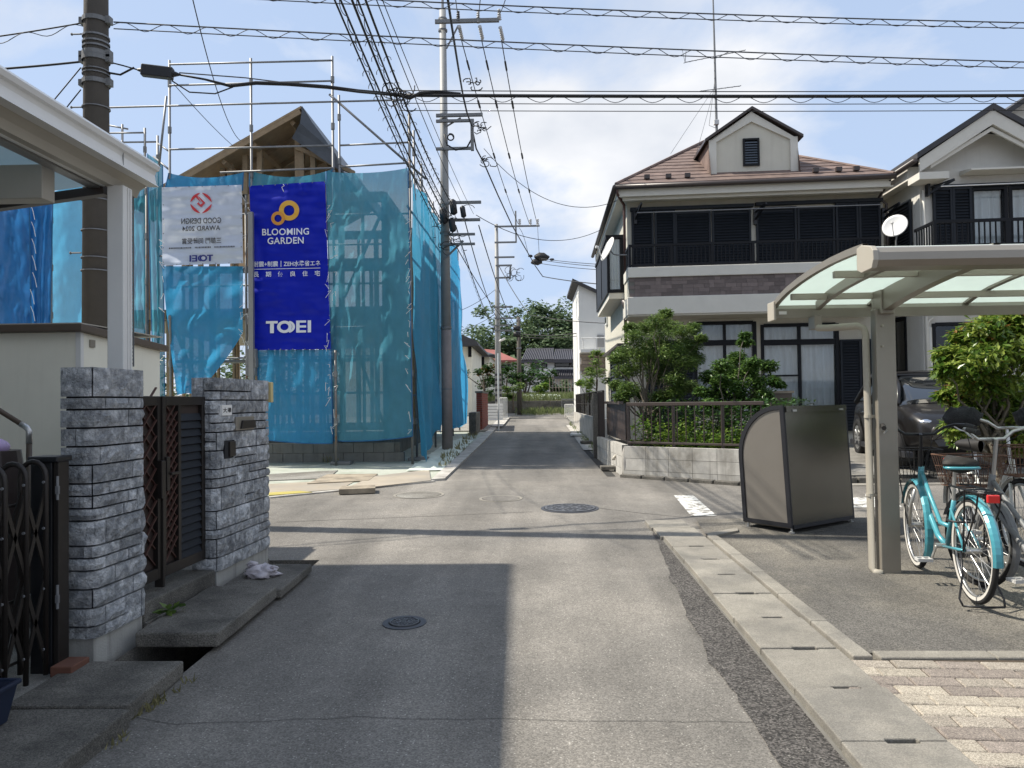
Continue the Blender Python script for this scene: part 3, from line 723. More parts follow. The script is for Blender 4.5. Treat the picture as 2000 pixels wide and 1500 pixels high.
# dark box post and folding gate
gx=-2.50
gz0=gz(3.8)+.06; ztop=at(100,890,3.92).z
bxp=thing('gate_post','black upright gate box with flat cap beside the near pillar','gate post',(gx,3.9,gz0))
b0=at(74,900,3.92).x; b1=at(126,900,3.92).x
MB().box(b0,b1-.03,3.86,3.97,gz0,ztop-.03).build('post_body',M['black_metal'],bxp,bevel=.004)
MB().box(b1-.028,b1,3.87,3.96,gz0,ztop-.03).build('side_rail',M['bronze'],bxp,bevel=.003)
MB().box(b0-.01,b1+.006,3.85,3.98,ztop-.03,ztop).build('cap',M['black_metal'],bxp,bevel=.006)
hg=MB()
for f in (.80,.30): hg.tube([(b1+.004,3.855,gz0+(ztop-gz0)*f),(b1+.004,3.855,gz0+(ztop-gz0)*f+.12)],.007,8); hg.box(b1-.004,b1+.012,3.848,3.862,gz0+(ztop-gz0)*f+.03,gz0+(ztop-gz0)*f+.07)
islands(hg,'hinge',M['galv'],bxp)
fg=thing('folding_gate','brown tubular folding gate with round topped bars at the left edge','folding gate',(-2.55,3.6,gz0))
def arch(x,y0,y1,z0,z1,r,mbx):
    pts=[(x,y0,z0),(x,y0,z1-.06)]+[(x,(y0+y1)/2-(y1-y0)/2*math.cos(a),z1-.06+.06*math.sin(a)) for a in [math.pi*k/8 for k in range(1,8)]]+[(x,y1,z1-.06),(x,y1,z0)]
    mbx.tube(pts,r,8)
zt1=at(70,903,3.75).z
# the photograph shows the arches square-on, so each spans across the lane of the gate
k=0
for yb in (3.80,3.65,3.50,3.34,3.17,2.98,2.78):
    x0=at(58 if k==0 else 0,1000,3.74).x
    pts=[]; xa=-2.60-.10*0; xm=-2.66; xr=-2.45
    for q in ((-2.66,0),(-2.45,0)): pass
    z1=zt1+.0; 
    P=[(-2.58,yb,gz0+.02),(-2.58,yb,z1-.075)]+[(-2.515-.065*math.cos(a),yb,z1-.075+.075*math.sin(a)) for a in [math.pi*j/8 for j in range(1,8)]]+[(-2.45,yb,z1-.075),(-2.45,yb,gz0+.02)]
    MB().tube(P,.013,8).build('arch_bar',M['bronze'],fg,smooth=True); k+=1
lt=MB(); H=zt1-gz0
yb=[3.80,3.65,3.50,3.34,3.17,2.98,2.78]
for a,b in zip(yb[:-1],yb[1:]):
    for zz in (0,.5):
        z0=gz0+.10+zz*(H-.2); z1=z0+(H-.3)*.5
        for x in (-2.575,-2.455): lt.bar((x,a,z0),(x,b,z1),.008,.024); lt.bar((x,b,z0),(x,a,z1),.008,.024)
islands(lt,'lattice_bar',M['bronze'],fg)
cr=MB()
for z in (gz0+.08,gz0+.36*H,gz0+.62*H,gz0+.8*H): cr.tube([(-2.60,3.81,z),(-2.60,2.6,z)],.008,6)
islands(cr,'tie_rod',M['bronze'],fg)
bt=MB()
for y in yb:
    for z in (gz0+.15,gz0+.45,gz0+.75,gz0+.98): bt.disc((0,0,0),.001,4) if False else bt.tube([(-2.45,y-.016,z),(-2.45,y-.022,z)],.007,8)
islands(bt,'rivet',M['galv'],fg)
# handrail in the yard
hr=thing('handrail','dark stair handrail with silver elbow in front of the shed','handrail',(-3.4,5.2,gz(5.2)))
e=at(57,838,5.3); 
MB().tube([(e.x,5.3,gz(5.3)),(e.x,5.3,e.z-.09)],.019,12).build('upright',M['brown_trim'],hr,smooth=True)
l=at(-60,765,5.3)
dv=(Vector((l.x,5.3,l.z))-Vector((e.x,5.3,e.z))).normalized()
MB().tube([(e.x,5.3,e.z-.10),(e.x,5.3,e.z-.015),Vector((e.x,5.3,e.z))+dv*.02,Vector((e.x,5.3,e.z))+dv*.07],.021,12).build('elbow',M['silver'],hr,smooth=True)
MB().tube([Vector((e.x,5.3,e.z))+dv*.065,(l.x-1.0,5.3,l.z+ (l.z-e.z)/(l.x-e.x)*-1.0)],.018,12).build('rail',M['brown_trim'],hr,smooth=True)
# covered tub with lilac lid
q=at(2,880,4.6)
tubp=thing('tub','dark tub with lilac dome on top behind the folding gate','tub',(q.x-.05,4.6,gz(4.6)))
mb=MB(); cx=q.x-.06
prof=[(.20,gz0),(.19,q.z-.25),(.155,q.z+.0)]
for (r0,z0),(r1,z1) in zip(prof[:-1],prof[1:]): mb.tube([(cx,4.6,z0),(cx,4.6,z1)],[r0,r1],20)
mb.build('tub_body',M['gutter_brown'],tubp)
blob('tub_lid',(cx,4.6,q.z+.02),.075,'lilac',tubp,10,.03,2,1,(1.3,1.3,.8))
# black plastic crate with jar on the gutter slab
q=onground(30,1440,.09); cx,cy=-2.40,3.06; zc=gz(cy)+.088
bk=thing('plastic_basket','dark blue plastic crate holding a jar on the gutter slab','crate',(cx,cy,zc))
def frustum(mb,cx,cy,z0,z1,ax,ay,bx,by,t):
    for s in ((-1,0),(1,0),(0,-1),(0,1)):
        if s[0]:
            mb.quad((cx+s[0]*ax,cy-ay,z0),(cx+s[0]*ax,cy+ay,z0),(cx+s[0]*bx,cy+by,z1),(cx+s[0]*bx,cy-by,z1)); mb.quad((cx+s[0]*(ax-t),cy-ay,z0),(cx+s[0]*(ax-t),cy+ay,z0),(cx+s[0]*(bx-t),cy+by,z1),(cx+s[0]*(bx-t),cy-by,z1))
        else:
            mb.quad((cx-ax,cy+s[1]*ay,z0),(cx+ax,cy+s[1]*ay,z0),(cx+bx,cy+s[1]*by,z1),(cx-bx,cy+s[1]*by,z1)); mb.quad((cx-ax,cy+s[1]*(ay-t),z0),(cx+ax,cy+s[1]*(ay-t),z0),(cx+bx,cy+s[1]*(by-t),z1),(cx-bx,cy+s[1]*(by-t),z1))
    mb.box(cx-ax,cx+ax,cy-ay,cy+ay,z0,z0+.008)
mat('navy_plastic',(.012,.02,.045),.4,var=.1)
mb=MB(); frustum(mb,cx,cy,zc,zc+.16,.13,.20,.155,.235,.006); mb.build('crate_wall',M['navy_plastic'],bk)
mb=MB()
for (a,b) in (((-.16,-.24),(.16,-.24)),((.16,-.24),(.16,.24)),((.16,.24),(-.16,.24)),((-.16,.24),(-.16,-.24))): mb.bar((cx+a[0],cy+a[1],zc+.16),(cx+b[0],cy+b[1],zc+.16),.018,.018)
mb.build('crate_rim',M['navy_plastic'],bk,bevel=.004)
jr=thing('glass_jar','glass jar with pale metal lid standing in the dark crate','jar',(cx-.02,cy+.02,zc+.01))
MB().tube([(cx-.01,cy-.04,zc+.01),(cx-.01,cy-.04,zc+.14),(cx-.01,cy-.04,zc+.165)],[.05,.05,.042],18).build('jar_body',M['glass_dark'],jr,smooth=True)
MB().tube([(cx-.01,cy-.04,zc+.166),(cx-.01,cy-.04,zc+.185)],.046,18).build('jar_lid',M['hose_gold'],jr)
# house beyond the left edge of the view: its roof throws the near shadow
hn=thing('neighbour_house','two storey house left of the view whose roof shades the near road','house',(-9.5,1.5,gz(1)))
ex=-5.15; ez=SUNV.z/(-SUNV.x)*(ex*-1-.14)+gz(4)+.0
MB().box(-14,-5.75,-5,6.75,-.4,ez-.1).build('wall',M['stucco2'],hn)
rm=MB(); rm.prism([(ex,ez),(-9.5,ez+2.0),(-14.5,ez),(-14.5,ez-.15),(ex,ez-.15)],lambda a,b,t:(a,t,b),-5.5,7.2); rm.build('roof',M['roof_dark'],hn)
for y in (-2.5,1.0,4.2):
    for z in (1.0,3.8): wn=MB().box(-5.76,-5.70,y,y+1.6,z,z+1.2).build('window',M['sash'],hn); MB().box(-5.70,-5.695,y+.08,y+1.52,z+.08,z+1.12).build('pane',M['glass_dark'],wn)
# weeds along the gutter
def leaf_cloud(mb, pts, size, rngl, asp=.45, droop=.3, up=.4):
    for p in pts:
        s=size*rngl.uniform(.6,1.25)
        d=Vector((rngl.uniform(-1,1),rngl.uniform(-1,1),rngl.uniform(-droop,up))).normalized()
        n=Vector((rngl.uniform(-.6,.6),rngl.uniform(-.6,.6),1)).normalized(); sd=d.cross(n)
        sd = sd.normalized() if sd.length>1e-4 else Vector((1,0,0))
        nn=sd.cross(d)
        a=p; m=p+d*s*.5-nn*s*.06; e=p+d*s-nn*s*.22
        b=len(mb.v); mb.v += [tuple(a),tuple(m+sd*s*asp*.5),tuple(e),tuple(m-sd*s*asp*.5),tuple(m-nn*s*.05)]
        mb.f += [(b,b+4,b+1),(b+1,b+4,b+2),(b,b+3,b+4),(b+3,b+2,b+4)]
def leafmat(name,c1,c2,tr=.35,rough=.45):
    m=bpy.data.materials.new(name); m.use_nodes=True; t=m.node_tree; P=t.nodes['Principled BSDF']; L=t.links.new
    geo=N(t,'ShaderNodeNewGeometry'); n=N(t,'ShaderNodeTexNoise',Scale=2.6,Detail=3.0); L(geo.outputs['Position'],n.inputs['Vector'])
    ad=N(t,'ShaderNodeMath',operation='ADD'); L(n.outputs['Fac'],ad.inputs[0])
    wv=N(t,'ShaderNodeMath',operation='MULTIPLY_ADD'); wv.inputs[1].default_value=.7; wv.inputs[2].default_value=-.35; L(geo.outputs['Random Per Island'],wv.inputs[0]); L(wv.outputs[0],ad.inputs[1])
    r=N(t,'ShaderNodeValToRGB'); r.color_ramp.elements[0].color=(*c1,1); r.color_ramp.elements[0].position=.25; r.color_ramp.elements[1].color=(*c2,1); r.color_ramp.elements[1].position=.8; L(ad.outputs[0],r.inputs[0])
    L(r.outputs[0],P.inputs['Base Color']); P.inputs['Roughness'].default_value=rough; P.inputs['Specular IOR Level'].default_value=.4
    tn=N(t,'ShaderNodeBsdfTranslucent'); L(r.outputs[0],tn.inputs['Color'])
    x=N(t,'ShaderNodeMixShader'); x.inputs[0].default_value=tr; L(P.outputs[0],x.inputs[1]); L(tn.outputs[0],x.inputs[2]); L(x.outputs[0],t.nodes['Material Output'].inputs['Surface'])
    M[name]=m
leafmat('leaf_mid',(.065,.125,.028),(.19,.27,.07))
leafmat('leaf_field',(.11,.15,.05),(.25,.29,.12),.3,.7)
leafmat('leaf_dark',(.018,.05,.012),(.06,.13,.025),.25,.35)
leafmat('leaf_glossy',(.035,.085,.02),(.15,.25,.06),.25,.22)
leafmat('leaf_fresh',(.08,.17,.02),(.24,.34,.06),.4)
leafmat('leaf_far',(.075,.125,.065),(.165,.225,.115),.3,.7)  # lightened, distance haze is put into the leaf colour
leafmat('leaf_photinia',(.075,.155,.022),(.31,.38,.075),.4,.3)
leafmat('leaf_red',(.22,.14,.03),(.36,.17,.05),.4,.4)
leafmat('grass_dry',(.16,.15,.07),(.34,.31,.16),.3,.8)
def blades(mb, cx,cy,z,r,n,h,rngl,lean=.6):
    for _ in range(n):
        a=rngl.uniform(0,6.28); d=r*math.sqrt(rngl.random()); x=cx+d*math.cos(a); y=cy+d*math.sin(a); hh=h*rngl.uniform(.5,1.2)
        b=rngl.uniform(0,6.28); lx,ly=math.cos(b)*lean*hh*rngl.random(),math.sin(b)*lean*hh*rngl.random(); w_=.004+.05*hh*.2
        zz=z(x,y) if callable(z) else z
        mb.quad((x-w_,y,zz),(x+w_,y,zz),(x+lx*.5+w_*.6,y+ly*.5,zz+hh*.7),(x+lx,y+ly,zz+hh*.95))
mb=MB()
for i in range(9):
    y=3.0+rng.random()*.95; blades(mb,-1.80+rng.uniform(-.02,.03),y,gz(y),.03,6,.035,rng,1.2)
for (px,py,n) in ((250,1398,70),(272,1388,30),(305,1372,14)):
    p=onground(px,py); blades(mb,p.x,p.y,p.z,.06,n,.05,rng,.9)
tag(mb.build('gutter_weeds',M['grass_dry']),'thin dry weeds growing along the edge of the left gutter slabs','weeds',kind='stuff')
wd=at(335,1215,4.72)
wt=thing('gutter_weed','small green leafy weed at the foot of the gate step','weed',(wd.x,4.72,gz(4.72)+.1))
mb=MB(); leaf_cloud(mb,[Vector((wd.x+rng.uniform(-.03,.05),4.70+rng.uniform(-.05,.05),gz(4.7)+.12+rng.uniform(0,.03))) for _ in range(22)],.075,rng,.6,.1,.7); mb.build('leaves',M['leaf_mid'],wt)
# ------------------------------------------------------------------ utility poles
def band(mb,x,y,z,r,h,n=20): mb.disc((x,y,z+h/2),r,n,h,r-.012)
LX,LY=at(188,400,8.4).x,8.4
lp=thing('concrete_pole','dark brown concrete utility pole rising behind the shed','utility pole',(LX,LY,gz(LY)))
zb0=gz(LY); zr=lambda z: .158-(z-zb0)*.0055
MB().tube([(LX,LY,zb0-.3),(LX,LY,12)],[zr(zb0),zr(12)],28).build('shaft',M['pole_concrete'],lp,smooth=True)
def zAt(py): return at(188,py,LY).z
mb=MB()
for py,h in ((42,.05),(108,.05),(117,.05),(163,.05)): 
    z=zAt(py); band(mb,LX,LY,z,zr(z)+.016,h); mb.box(LX+zr(z),LX+zr(z)+.05,LY-.05,LY+.03,z-.04,z+.04); mb.box(LX-zr(z)-.045,LX-zr(z),LY-.05,LY+.03,z-.035,z+.035)
islands(mb,'clamp',M['galv_dull'],lp)
mb=MB()
for py in (74,86,95,140,147,212,392,452,505,530): z=zAt(py); band(mb,LX,LY,z,zr(z)+.014,.012 if py>100 else .02)
islands(mb,'steel_band',M['galv'],lp)
mb=MB()
for py,s in ((70,-1),(212,-1),(495,-1)):
    z=zAt(py); x0=LX+s*zr(z); mb.tube([(x0,LY-.05,z),(x0+s*.115,LY-.05,z)],.009,8); mb.tube([(x0+s*.115,LY-.05,z),(x0+s*.125,LY-.05,z)],.016,8)
islands(mb,'step_bolt',M['galv_dull'],lp)
# centre pole: steel
CX,CY=at(872,700,17.4).x,17.4
cpx=thing('steel_pole','grey steel utility pole at the corner of the blue sheeted scaffold','utility pole',(CX,CY,gz(CY)))
ctop=at(858,20,CY).z
xr=lambda z: CX+(at(861,100,CY).x-CX)*0
MB().tube([(CX,CY,gz(CY)-.2),(CX,CY,at(870,645,CY).z)],[.125,.115],20).build('shaft_lower',M['pole_brown'],cpx,smooth=True)
zl=at(870,645,CY).z
MB().tube([(CX,CY,zl-.02),(CX,CY,ctop)],[.112,.075],20).build('shaft',M['pole_steel'],cpx,smooth=True)
MB().tube([(CX,CY,ctop),(CX-.0,CY,ctop+.5)],.03,8).build('top_rod',M['galv'],cpx)
def cz(py): return at(866,py,CY).z
def arm_(px0,px1,py,h,name='crossarm',Y=None,par=None,wd=.07,mt='galv_dull'):
    Yq=Y or CY; a=at(px0,py,Yq-.14); b=at(px1,py,Yq-.14); mb=MB(); mb.box(a.x,b.x,Yq-.14-wd,Yq-.14,a.z-h/2,a.z+h/2); return mb.build(name,M[mt],par or cpx,bevel=.004)
arm_(850,975,44,.085); arm_(852,943,227,.07); arm_(852,926,238,.06); arm_(852,926,292,.06)
q0=at(922,236,CY-.17); q1=at(924,294,CY-.17); MB().box(q0.x-.035,q0.x+.035,CY-.22,CY-.13,q1.z,q0.z).build('bracket',M['galv_dull'],cpx)
MB().bar(at(872,95,CY-.1),at(895,50,CY-.14),.03,.03).build('brace',M['galv_dull'],cpx); MB().bar(at(872,247,CY-.1),at(900,230,CY-.14),.03,.03).build('brace',M['galv_dull'],cpx)
for (px,py) in ((895,30),(934,32),(975,26)):
    i0=at(px,py+12,CY-.17); mb=MB()
    for k in range(5): mb.tube([i0+Vector((0,0,k*.05)),i0+Vector((0,0,k*.05+.03))],[.055-.005*k,.035],10)
    mb.build('insulator',M['ceramic' if px!=895 else 'insulator_dark'],cpx,smooth=True)
for (px,py) in ((897,52),(937,52),(977,54)):
    a=at(px,py,CY-.2); b=at(px+6,py+26,CY+.35); mb=MB()
    for k in range(6): p=a.lerp(b,k/6); mb.tube([p,a.lerp(b,k/6+.1)],[.045,.03],8)
    mb.build('strain_insulator',M['ceramic'],cpx,smooth=True)
arm_(868,940,397,.06); arm_(868,938,431,.06); arm_(868,928,459,.05); arm_(866,928,478,.05)
MB().bar(at(866,508,CY-.1),at(905,470,CY-.15),.04,.04).build('brace',M['galv_dull'],cpx)
mb=MB()
for py in (38,60,225,235,292,398,455,478,640,760): z=cz(py); band(mb,CX,CY,z,.105 if py<400 else .125,.04)
islands(mb,'steel_band',M['galv_dull'],cpx)
mb=MB(); c=at(880,268,CY-.2)
mb.tube([c+Vector((.12*math.cos(a)*(.5+.02*a),0,.12*math.sin(a)*(.5+.02*a))) for a in [k*.4 for k in range(22)]],.016,6)
mb.tube([at(868,262,CY-.2),at(873,283,CY-.2),at(890,293,CY-.2),at(912,288,CY-.2),at(922,270,CY-.2),at(922,250,CY-.2)],.02,6)
mb.build('cable_loop',M['cable'],cpx,smooth=True)
for i,(px,py,rr) in enumerate(((866,422,.14),(885,405,.13),(904,414,.10),(883,440,.12))):
    c=at(px,py,CY-.35); MB().tube([c+Vector((-.03,0,rr*1.3)),c+Vector((-.01,0,rr)),c+Vector((.02,0,-rr)),c+Vector((.03,0,-rr*1.25))],[rr*.35,rr*.62,rr*.62,rr*.3],10).build('cable_closure',M['black_plastic'],cpx,smooth=True)
mb=MB()
for k in range(16):
    a=at(850+rng.uniform(0,70),395+rng.uniform(0,95),CY-.3); r=rng.uniform(.05,.2); th=rng.uniform(0,3); mb.tube([a+Vector((r*math.cos(t+th),rng.uniform(-.03,.03),r*.7*math.sin(t+th))) for t in [j*.5 for j in range(rng.randint(5,10))]],.008,5)
islands(mb,'loose_wire',M['cable'],cpx)
# far steel pole with arms and street lamp, older concrete pole beyond
FX,FY=at(972,650,33).x,33.
fp=thing('steel_pole','tall pale steel utility pole with a street lamp further up the street','utility pole',(FX,FY,gz(FY)))
MB().tube([(FX,FY,gz(FY)-.2),(FX,FY,at(968,438,FY).z)],[.155,.072],18).build('shaft',M['pole_steel'],fp,smooth=True)
for (a,b,py) in ((966,1054,443),(966,1008,474),(966,1005,503),(968,1000,519),(968,996,543),(966,1001,600),(966,1002,622),(966,992,636),(966,999,646)): arm_(a,b,py,.07,Y=FY,par=fp)
a=at(1007,412,FY-.17); b=at(1008,474,FY-.17); MB().tube([a,b],.035,8).build('riser_pipe',M['galv_dull'],fp)
a=at(997,519,FY-.17); b=at(996,545,FY-.17); MB().tube([a,b],.04,8).build('bracket',M['galv_dull'],fp)
for px in (1015,1036,1050):
    i0=at(px,441,FY-.17); mb=MB()
    for k in range(4): mb.tube([i0+Vector((0,0,k*.08)),i0+Vector((0,0,k*.08+.05))],[.07,.045],8)
    mb.build('insulator',M['ceramic'],fp,smooth=True)
lm=at(980,664,FY-.2); MB().tube([at(972,668,FY),lm,at(986,661,FY-.25)],[.03,.06,.05],8).build('street_lamp',M['alu_white'],fp,smooth=True)
mb=MB()
for k in range(8): z=gz(FY)+.35+k*.22; band(mb,FX,FY,z,.158,.10)
islands(mb,'warning_band',M['black_plastic'],fp)
mb=MB(); c=at(1003,532,FY-.3)
for k in range(12):
    r=rng.uniform(.05,.2); th=rng.uniform(0,3); o=c+Vector((rng.uniform(-.25,.35),0,rng.uniform(-.35,.3))); mb.tube([o+Vector((r*math.cos(t+th),rng.uniform(-.05,.05),r*math.sin(t+th))) for t in [j*.6 for j in range(8)]],.012,5)
islands(mb,'loose_wire',M['cable_grey'],fp)
OX,OY=at(1014,720,37).x,37.
op=thing('concrete_pole','short weathered concrete pole at the far end of the road','utility pole',(OX,OY,gz(OY)))
MB().tube([(OX,OY,gz(OY)-.2),(OX,OY,at(1012,619,OY).z)],[.13,.085],16).build('shaft',M['pole_concrete'],op,smooth=True)
for py in (640,652): MB().tube([at(1003,py,OY-.1),at(1016,py+2,OY-.1)],.12,8).build('transformer',M['cable'],op,smooth=True)
mb=MB()
for py in (625,648,680): band(mb,OX,OY,at(1013,py,OY).z,.12,.06)
islands(mb,'steel_band',M['galv'],op)
tp=thing('marker_pole','thin white marker pole at the left road edge far ahead','pole',(at(974,840,24.8).x,24.8,gz(24.8)))
MB().tube([(at(974,840,24.8).x,24.8,gz(24.8)),(at(973,700,24.8).x,24.8,at(973,690,24.8).z)],.028,8).build('shaft',M['alu_white'],tp)
# ------------------------------------------------------------------ overhead cables
def cat_pts(a,b,sag,n=22):
    a=Vector(a); b=Vector(b); return [a.lerp(b,i/n)-Vector((0,0,4*sag*(i/n)*(1-i/n))) for i in range(n+1)]
def cable(a,b,sag,r,label,name='overhead_cable',mt='cable',group='overhead cables',n=22,spiral=0,amp=.05,extra=None):
    pts=cat_pts(a,b,sag,n); t=MB(); t.tube(pts,r,6)
    root=thing(name,label,'cable',tuple(pts[0]),group); t.build('wire',M[mt],root,smooth=True)
    if spiral:
        L=(Vector(b)-Vector(a)).length; m=int(L/spiral*10); P=[]
        for i in range(m+1):
            f=i/m; p=Vector(a).lerp(Vector(b),f)-Vector((0,0,4*sag*f*(1-f))); ph=2*math.pi*f*L/spiral
            d=(Vector(b)-Vector(a)).normalized(); s=d.cross(Vector((0,0,1))).normalized()
            P.append(p+Vector((0,0,amp*math.sin(ph)-amp))+s*amp*.5*math.cos(ph))
        MB().tube(P,.0045,5).build('hanger_spiral',M['cable_grey'],root,smooth=True)
    if extra:
        for (dz,rr) in extra: MB().tube([p-Vector((0,0,dz)) for p in pts],rr,6).build('wire',M[mt],root,smooth=True)
    return root
Yr=9.6; RXp=2350
zA=zAt(44)
# lines from the brown pole across the street to the right
cable((LX+.2,LY,zA),at(RXp,131,10.0),.05,.008,'thin crossing cable with wavy hanger, middle of the three over the road',mt='cable_grey',spiral=.47,amp=.045,extra=((.075,.006),))
cable((LX+.2,LY+.02,zAt(-30)),at(RXp,50,10.0),.08,.008,'topmost crossing cable with wavy hanger above the road',mt='cable_grey',spiral=.47,amp=.04,extra=((.07,.006),))
cable(at(780,186,9.4),at(RXp,184,10.0),.02,.021,'thick black crossing cable running right from the junction knot',spiral=.47,amp=.04,extra=((-.06,.006),(.10,.005),(.19,.005)))
j=at(780,186,9.4)
root=thing('junction_cable','thick black cable with grey closure box from brown pole to the junction','cable',(LX,LY,zAt(120)))
bx0,bx1=at(268,136,8.55),at(352,146,8.6)
MB().tube([(LX+.15,LY,zAt(122)),at(240,128,8.5),bx0,],.008,6).build('wire',M['cable'],root)
MB().tube([(LX+.15,LY,zAt(143)),at(235,146,8.5),at(262,132,8.5)],.012,6).build('wire',M['cable'],root)
d=(bx1-bx0).normalized(); MB().bar(bx0+d*.05,bx1-d*.08,.09,.13).build('closure_box',M['black_plastic'],root,bevel=.012)
MB().tube([bx0,bx0+d*.08],[.012,.04],8).build('closure_end',M['black_plastic'],root); MB().tube([bx1-d*.1,bx1],[.045,.012],8).build('closure_end',M['black_plastic'],root)
MB().tube([at(350,146,8.6),at(400,155,8.7),at(450,168,8.8),at(500,162,8.85),at(560,164,8.95),at(640,170,9.1),at(700,178,9.25),at(745,182,9.35),j],[.012,.013,.02,.024,.024,.024,.024,.024,.024],8).build('wire',M['cable'],root,smooth=True)
MB().tube([at(350,142,8.6),at(480,152,8.85),at(640,172,9.1),j],.007,6).build('wire',M['cable_grey'],root)
MB().tube([at(336,158,8.6),at(370,180,8.65),at(420,183,8.7),at(455,170,8.8)],.008,6).build('wire',M['cable'],root,smooth=True)
MB().tube([j,at(800,192,9.3),at(820,182,9.4),at(850,180,9.45),at(900,184,9.5)],.022,8).build('wire',M['cable'],root,smooth=True)
mb=MB()
for k in range(14):
    r=rng.uniform(.03,.11); th=rng.uniform(0,6); o=j+Vector((rng.uniform(-.12,.14),rng.uniform(-.1,.1),rng.uniform(-.1,.06))); mb.tube([o+Vector((r*math.cos(t+th),rng.uniform(-.02,.02),r*math.sin(t+th))) for t in [q*.5 for q in range(8)]],.007,5)
islands(mb,'tie_coil',M['cable'],root)
# left continuation from the brown pole
for a,b,r,lab in (((165,44),(-200,95),.008,'upper cable leaving the brown pole to the left'),((163,120),(-200,145),.012,'lower thick cable leaving the brown pole to the left')):
    p=at(*a,LY); cable(p,at(*b,7.6),.02,r,lab,spiral=.47 if a[1]<100 else 0,amp=.04)
for (pa,pb,lab) in (((158,132),(95,208),'upper stay wire slanting down from the brown pole'),((158,175),(118,225),'lower stay wire slanting down from the brown pole')):
    a=at(*pa,LY); b=at(*pb,LY+.1); cable(a,a+(b-a)*4,0,.007,lab,name='stay_wire',n=4)
# bundle along the street from overhead to the steel pole
end=at(872,425,CY-.25)
labs=['leftmost thick cable of the roadside bundle','second cable of the roadside bundle, coiled with ties','third cable of the roadside bundle','fourth cable of the roadside bundle, near the middle','rightmost cable of the roadside bundle']
for i,(px,r,oy) in enumerate(((628,.011,-4),(640,.012,0),(664,.014,4),(676,.011,-8),(692,.013,2))):
    a=at(px,-60,7.0); e=end+Vector((-.15+.09*i,rng.uniform(-.1,.1),-.25+.10*i+rng.uniform(-.05,.05)))
    c=cable(a,e,.10+.03*i,r,labs[i],spiral=.36 if i in (1,3) else 0,amp=.035)
    if i in (0,2,4):
        pts=cat_pts(a,e,.10+.03*i,60); mb=MB()
        for k in range(8,58,2):
            p=pts[k]; rr=rng.uniform(.025,.05); mb.tube([p+Vector((rr*math.cos(t),rng.uniform(-.02,.02),rr*math.sin(t)-rr*.4)) for t in [q*.7 for q in range(6)]],.0045,4)
        islands(mb,'tie_coil',M['cable'],c)
cable(at(720,-40,7.0),at(900,395,CY-.2),.1,.006,'thin line high right of the roadside bundle passing the pole')
cable(at(735,-30,7.0),at(925,418,CY+.5),.1,.005,'thinnest line between the roadside bundle and the pole')
cable(at(372,-20,7.6),at(470,275,14.0),.3,.006,'thin line dropping from the top edge to the timber gable')
cable(at(340,165,9.5),at(455,285,14.2),.03,.005,'thin stay line sloping from the closure box to the gable',n=6)
# high-voltage lines: pole to pole
A=[at(897,62,CY+.2),at(937,62,CY+.2),at(977,64,CY+.2)]; B=[at(1012,437,FY-.1),at(1034,437,FY-.1),at(1049,436,FY-.1)]
for a,b,l in zip(A,B,('left','middle','right')):
    c=cable(a,b,.35,.012,f'{l} high power line between the two steel poles')
    pts=cat_pts(a,b,.35,40)
    for k in (3,8,17,26): MB().tube([pts[k],pts[k+1]],.03 if k>4 else .025,6).build('sleeve',M['cable'],c)
for a,px,l in zip(((895,32),(934,34),(975,28)),(884,905,1002),('left','middle','right')):
    p=at(a[0],a[1],CY-.17); q=at(px if l!='middle' else 942,-60,12.0); cable(p,q,.1,.009,f'{l} high power line from the crossarm towards the viewer')
cable(at(866,-60,8.0),at(905,190,14.),.05,.016,'thick black line descending right of the steel pole')
root=thing('drop_cable','thick cable from the steel pole bracket to the splice cluster ahead','cable',tuple(at(905,190,14.)),'overhead cables')
MB().tube([at(905,190,14.),at(912,220,16),at(921,245,CY-.2),at(930,290,CY+.3),at(945,318,18.5),at(972,380,21),at(1000,440,24),at(1030,492,28),at(1046,520,30.5),at(1060,540,32)],.018,7).build('wire',M['cable'],root,smooth=True)
mb=MB()
for c0_,n in ((at(908,165,14.),6),(at(930,250,CY-.3),9),(at(947,315,18.4),6)):
    for k in range(n):
        r=rng.uniform(.04,.12); th=rng.uniform(0,6); o=c0_+Vector((rng.uniform(-.03,.25),0,rng.uniform(-.10,.10))); mb.tube([o+Vector((r*math.cos(t+th),rng.uniform(-.05,.05),.6*r*math.sin(t+th))) for t in [q*.6 for q in range(7)]],.011,5)
mb.build('slack_coil',M['cable'],root)
cable(at(1060,540,32),at(1240,560,20),.05,.018,'cable from the splice cluster towards the brown roofed house')
cable(at(945,290,CY),at(1205,392,17.2),.6,.007,'service drop sagging to the brown roofed house eave')
cable(at(930,420,CY),at(1190,440,21),.5,.008,'second service drop sagging across the street to the house side')
for i,(py,pz) in enumerate(((505,513),(508,518),(515,524))):
    cable(at(1052,py-1,33),at(1230,pz+6,22),.05,.012,('upper','middle','lower')[i]+' of three lines fanning right from the black splices')
sp=thing('splice_cluster','knot of black splice boxes hanging right of the far steel pole','splice',tuple(at(1055,503,33)))
for (px,py,q) in ((1058,502,.22),(1048,512,.16),(1078,507,.07),(1036,500,.07)): blob('splice',at(px,py,33),q,'cable',sp,8,.3,2,px,(1.5,.8,.8))
cable(at(1050,443,FY),at(1053,495,33),.0,.01,'short jumper from the far crossarm to the splices',n=4)
cable(at(1014,445,FY),at(1032,498,33),-.2,.01,'curved jumper left of the splices',n=8)
for i,(a,b) in enumerate((((890,440),(966,640)),((905,420),(970,620)),((885,470),(1004,640)),((935,440),(1006,636)))):
    cable(at(*a,CY),at(*b,FY if i<2 else OY),.3,.013,['first low cable','second low cable','third low cable','fourth low cable'][i]+' from the steel pole to the poles ahead',spiral=.6 if i in(0,) else 0,amp=.05)
cable(at(975,520,FY),at(1034,615,30),.1,.016,'dark cable bending down from the far pole to the right')
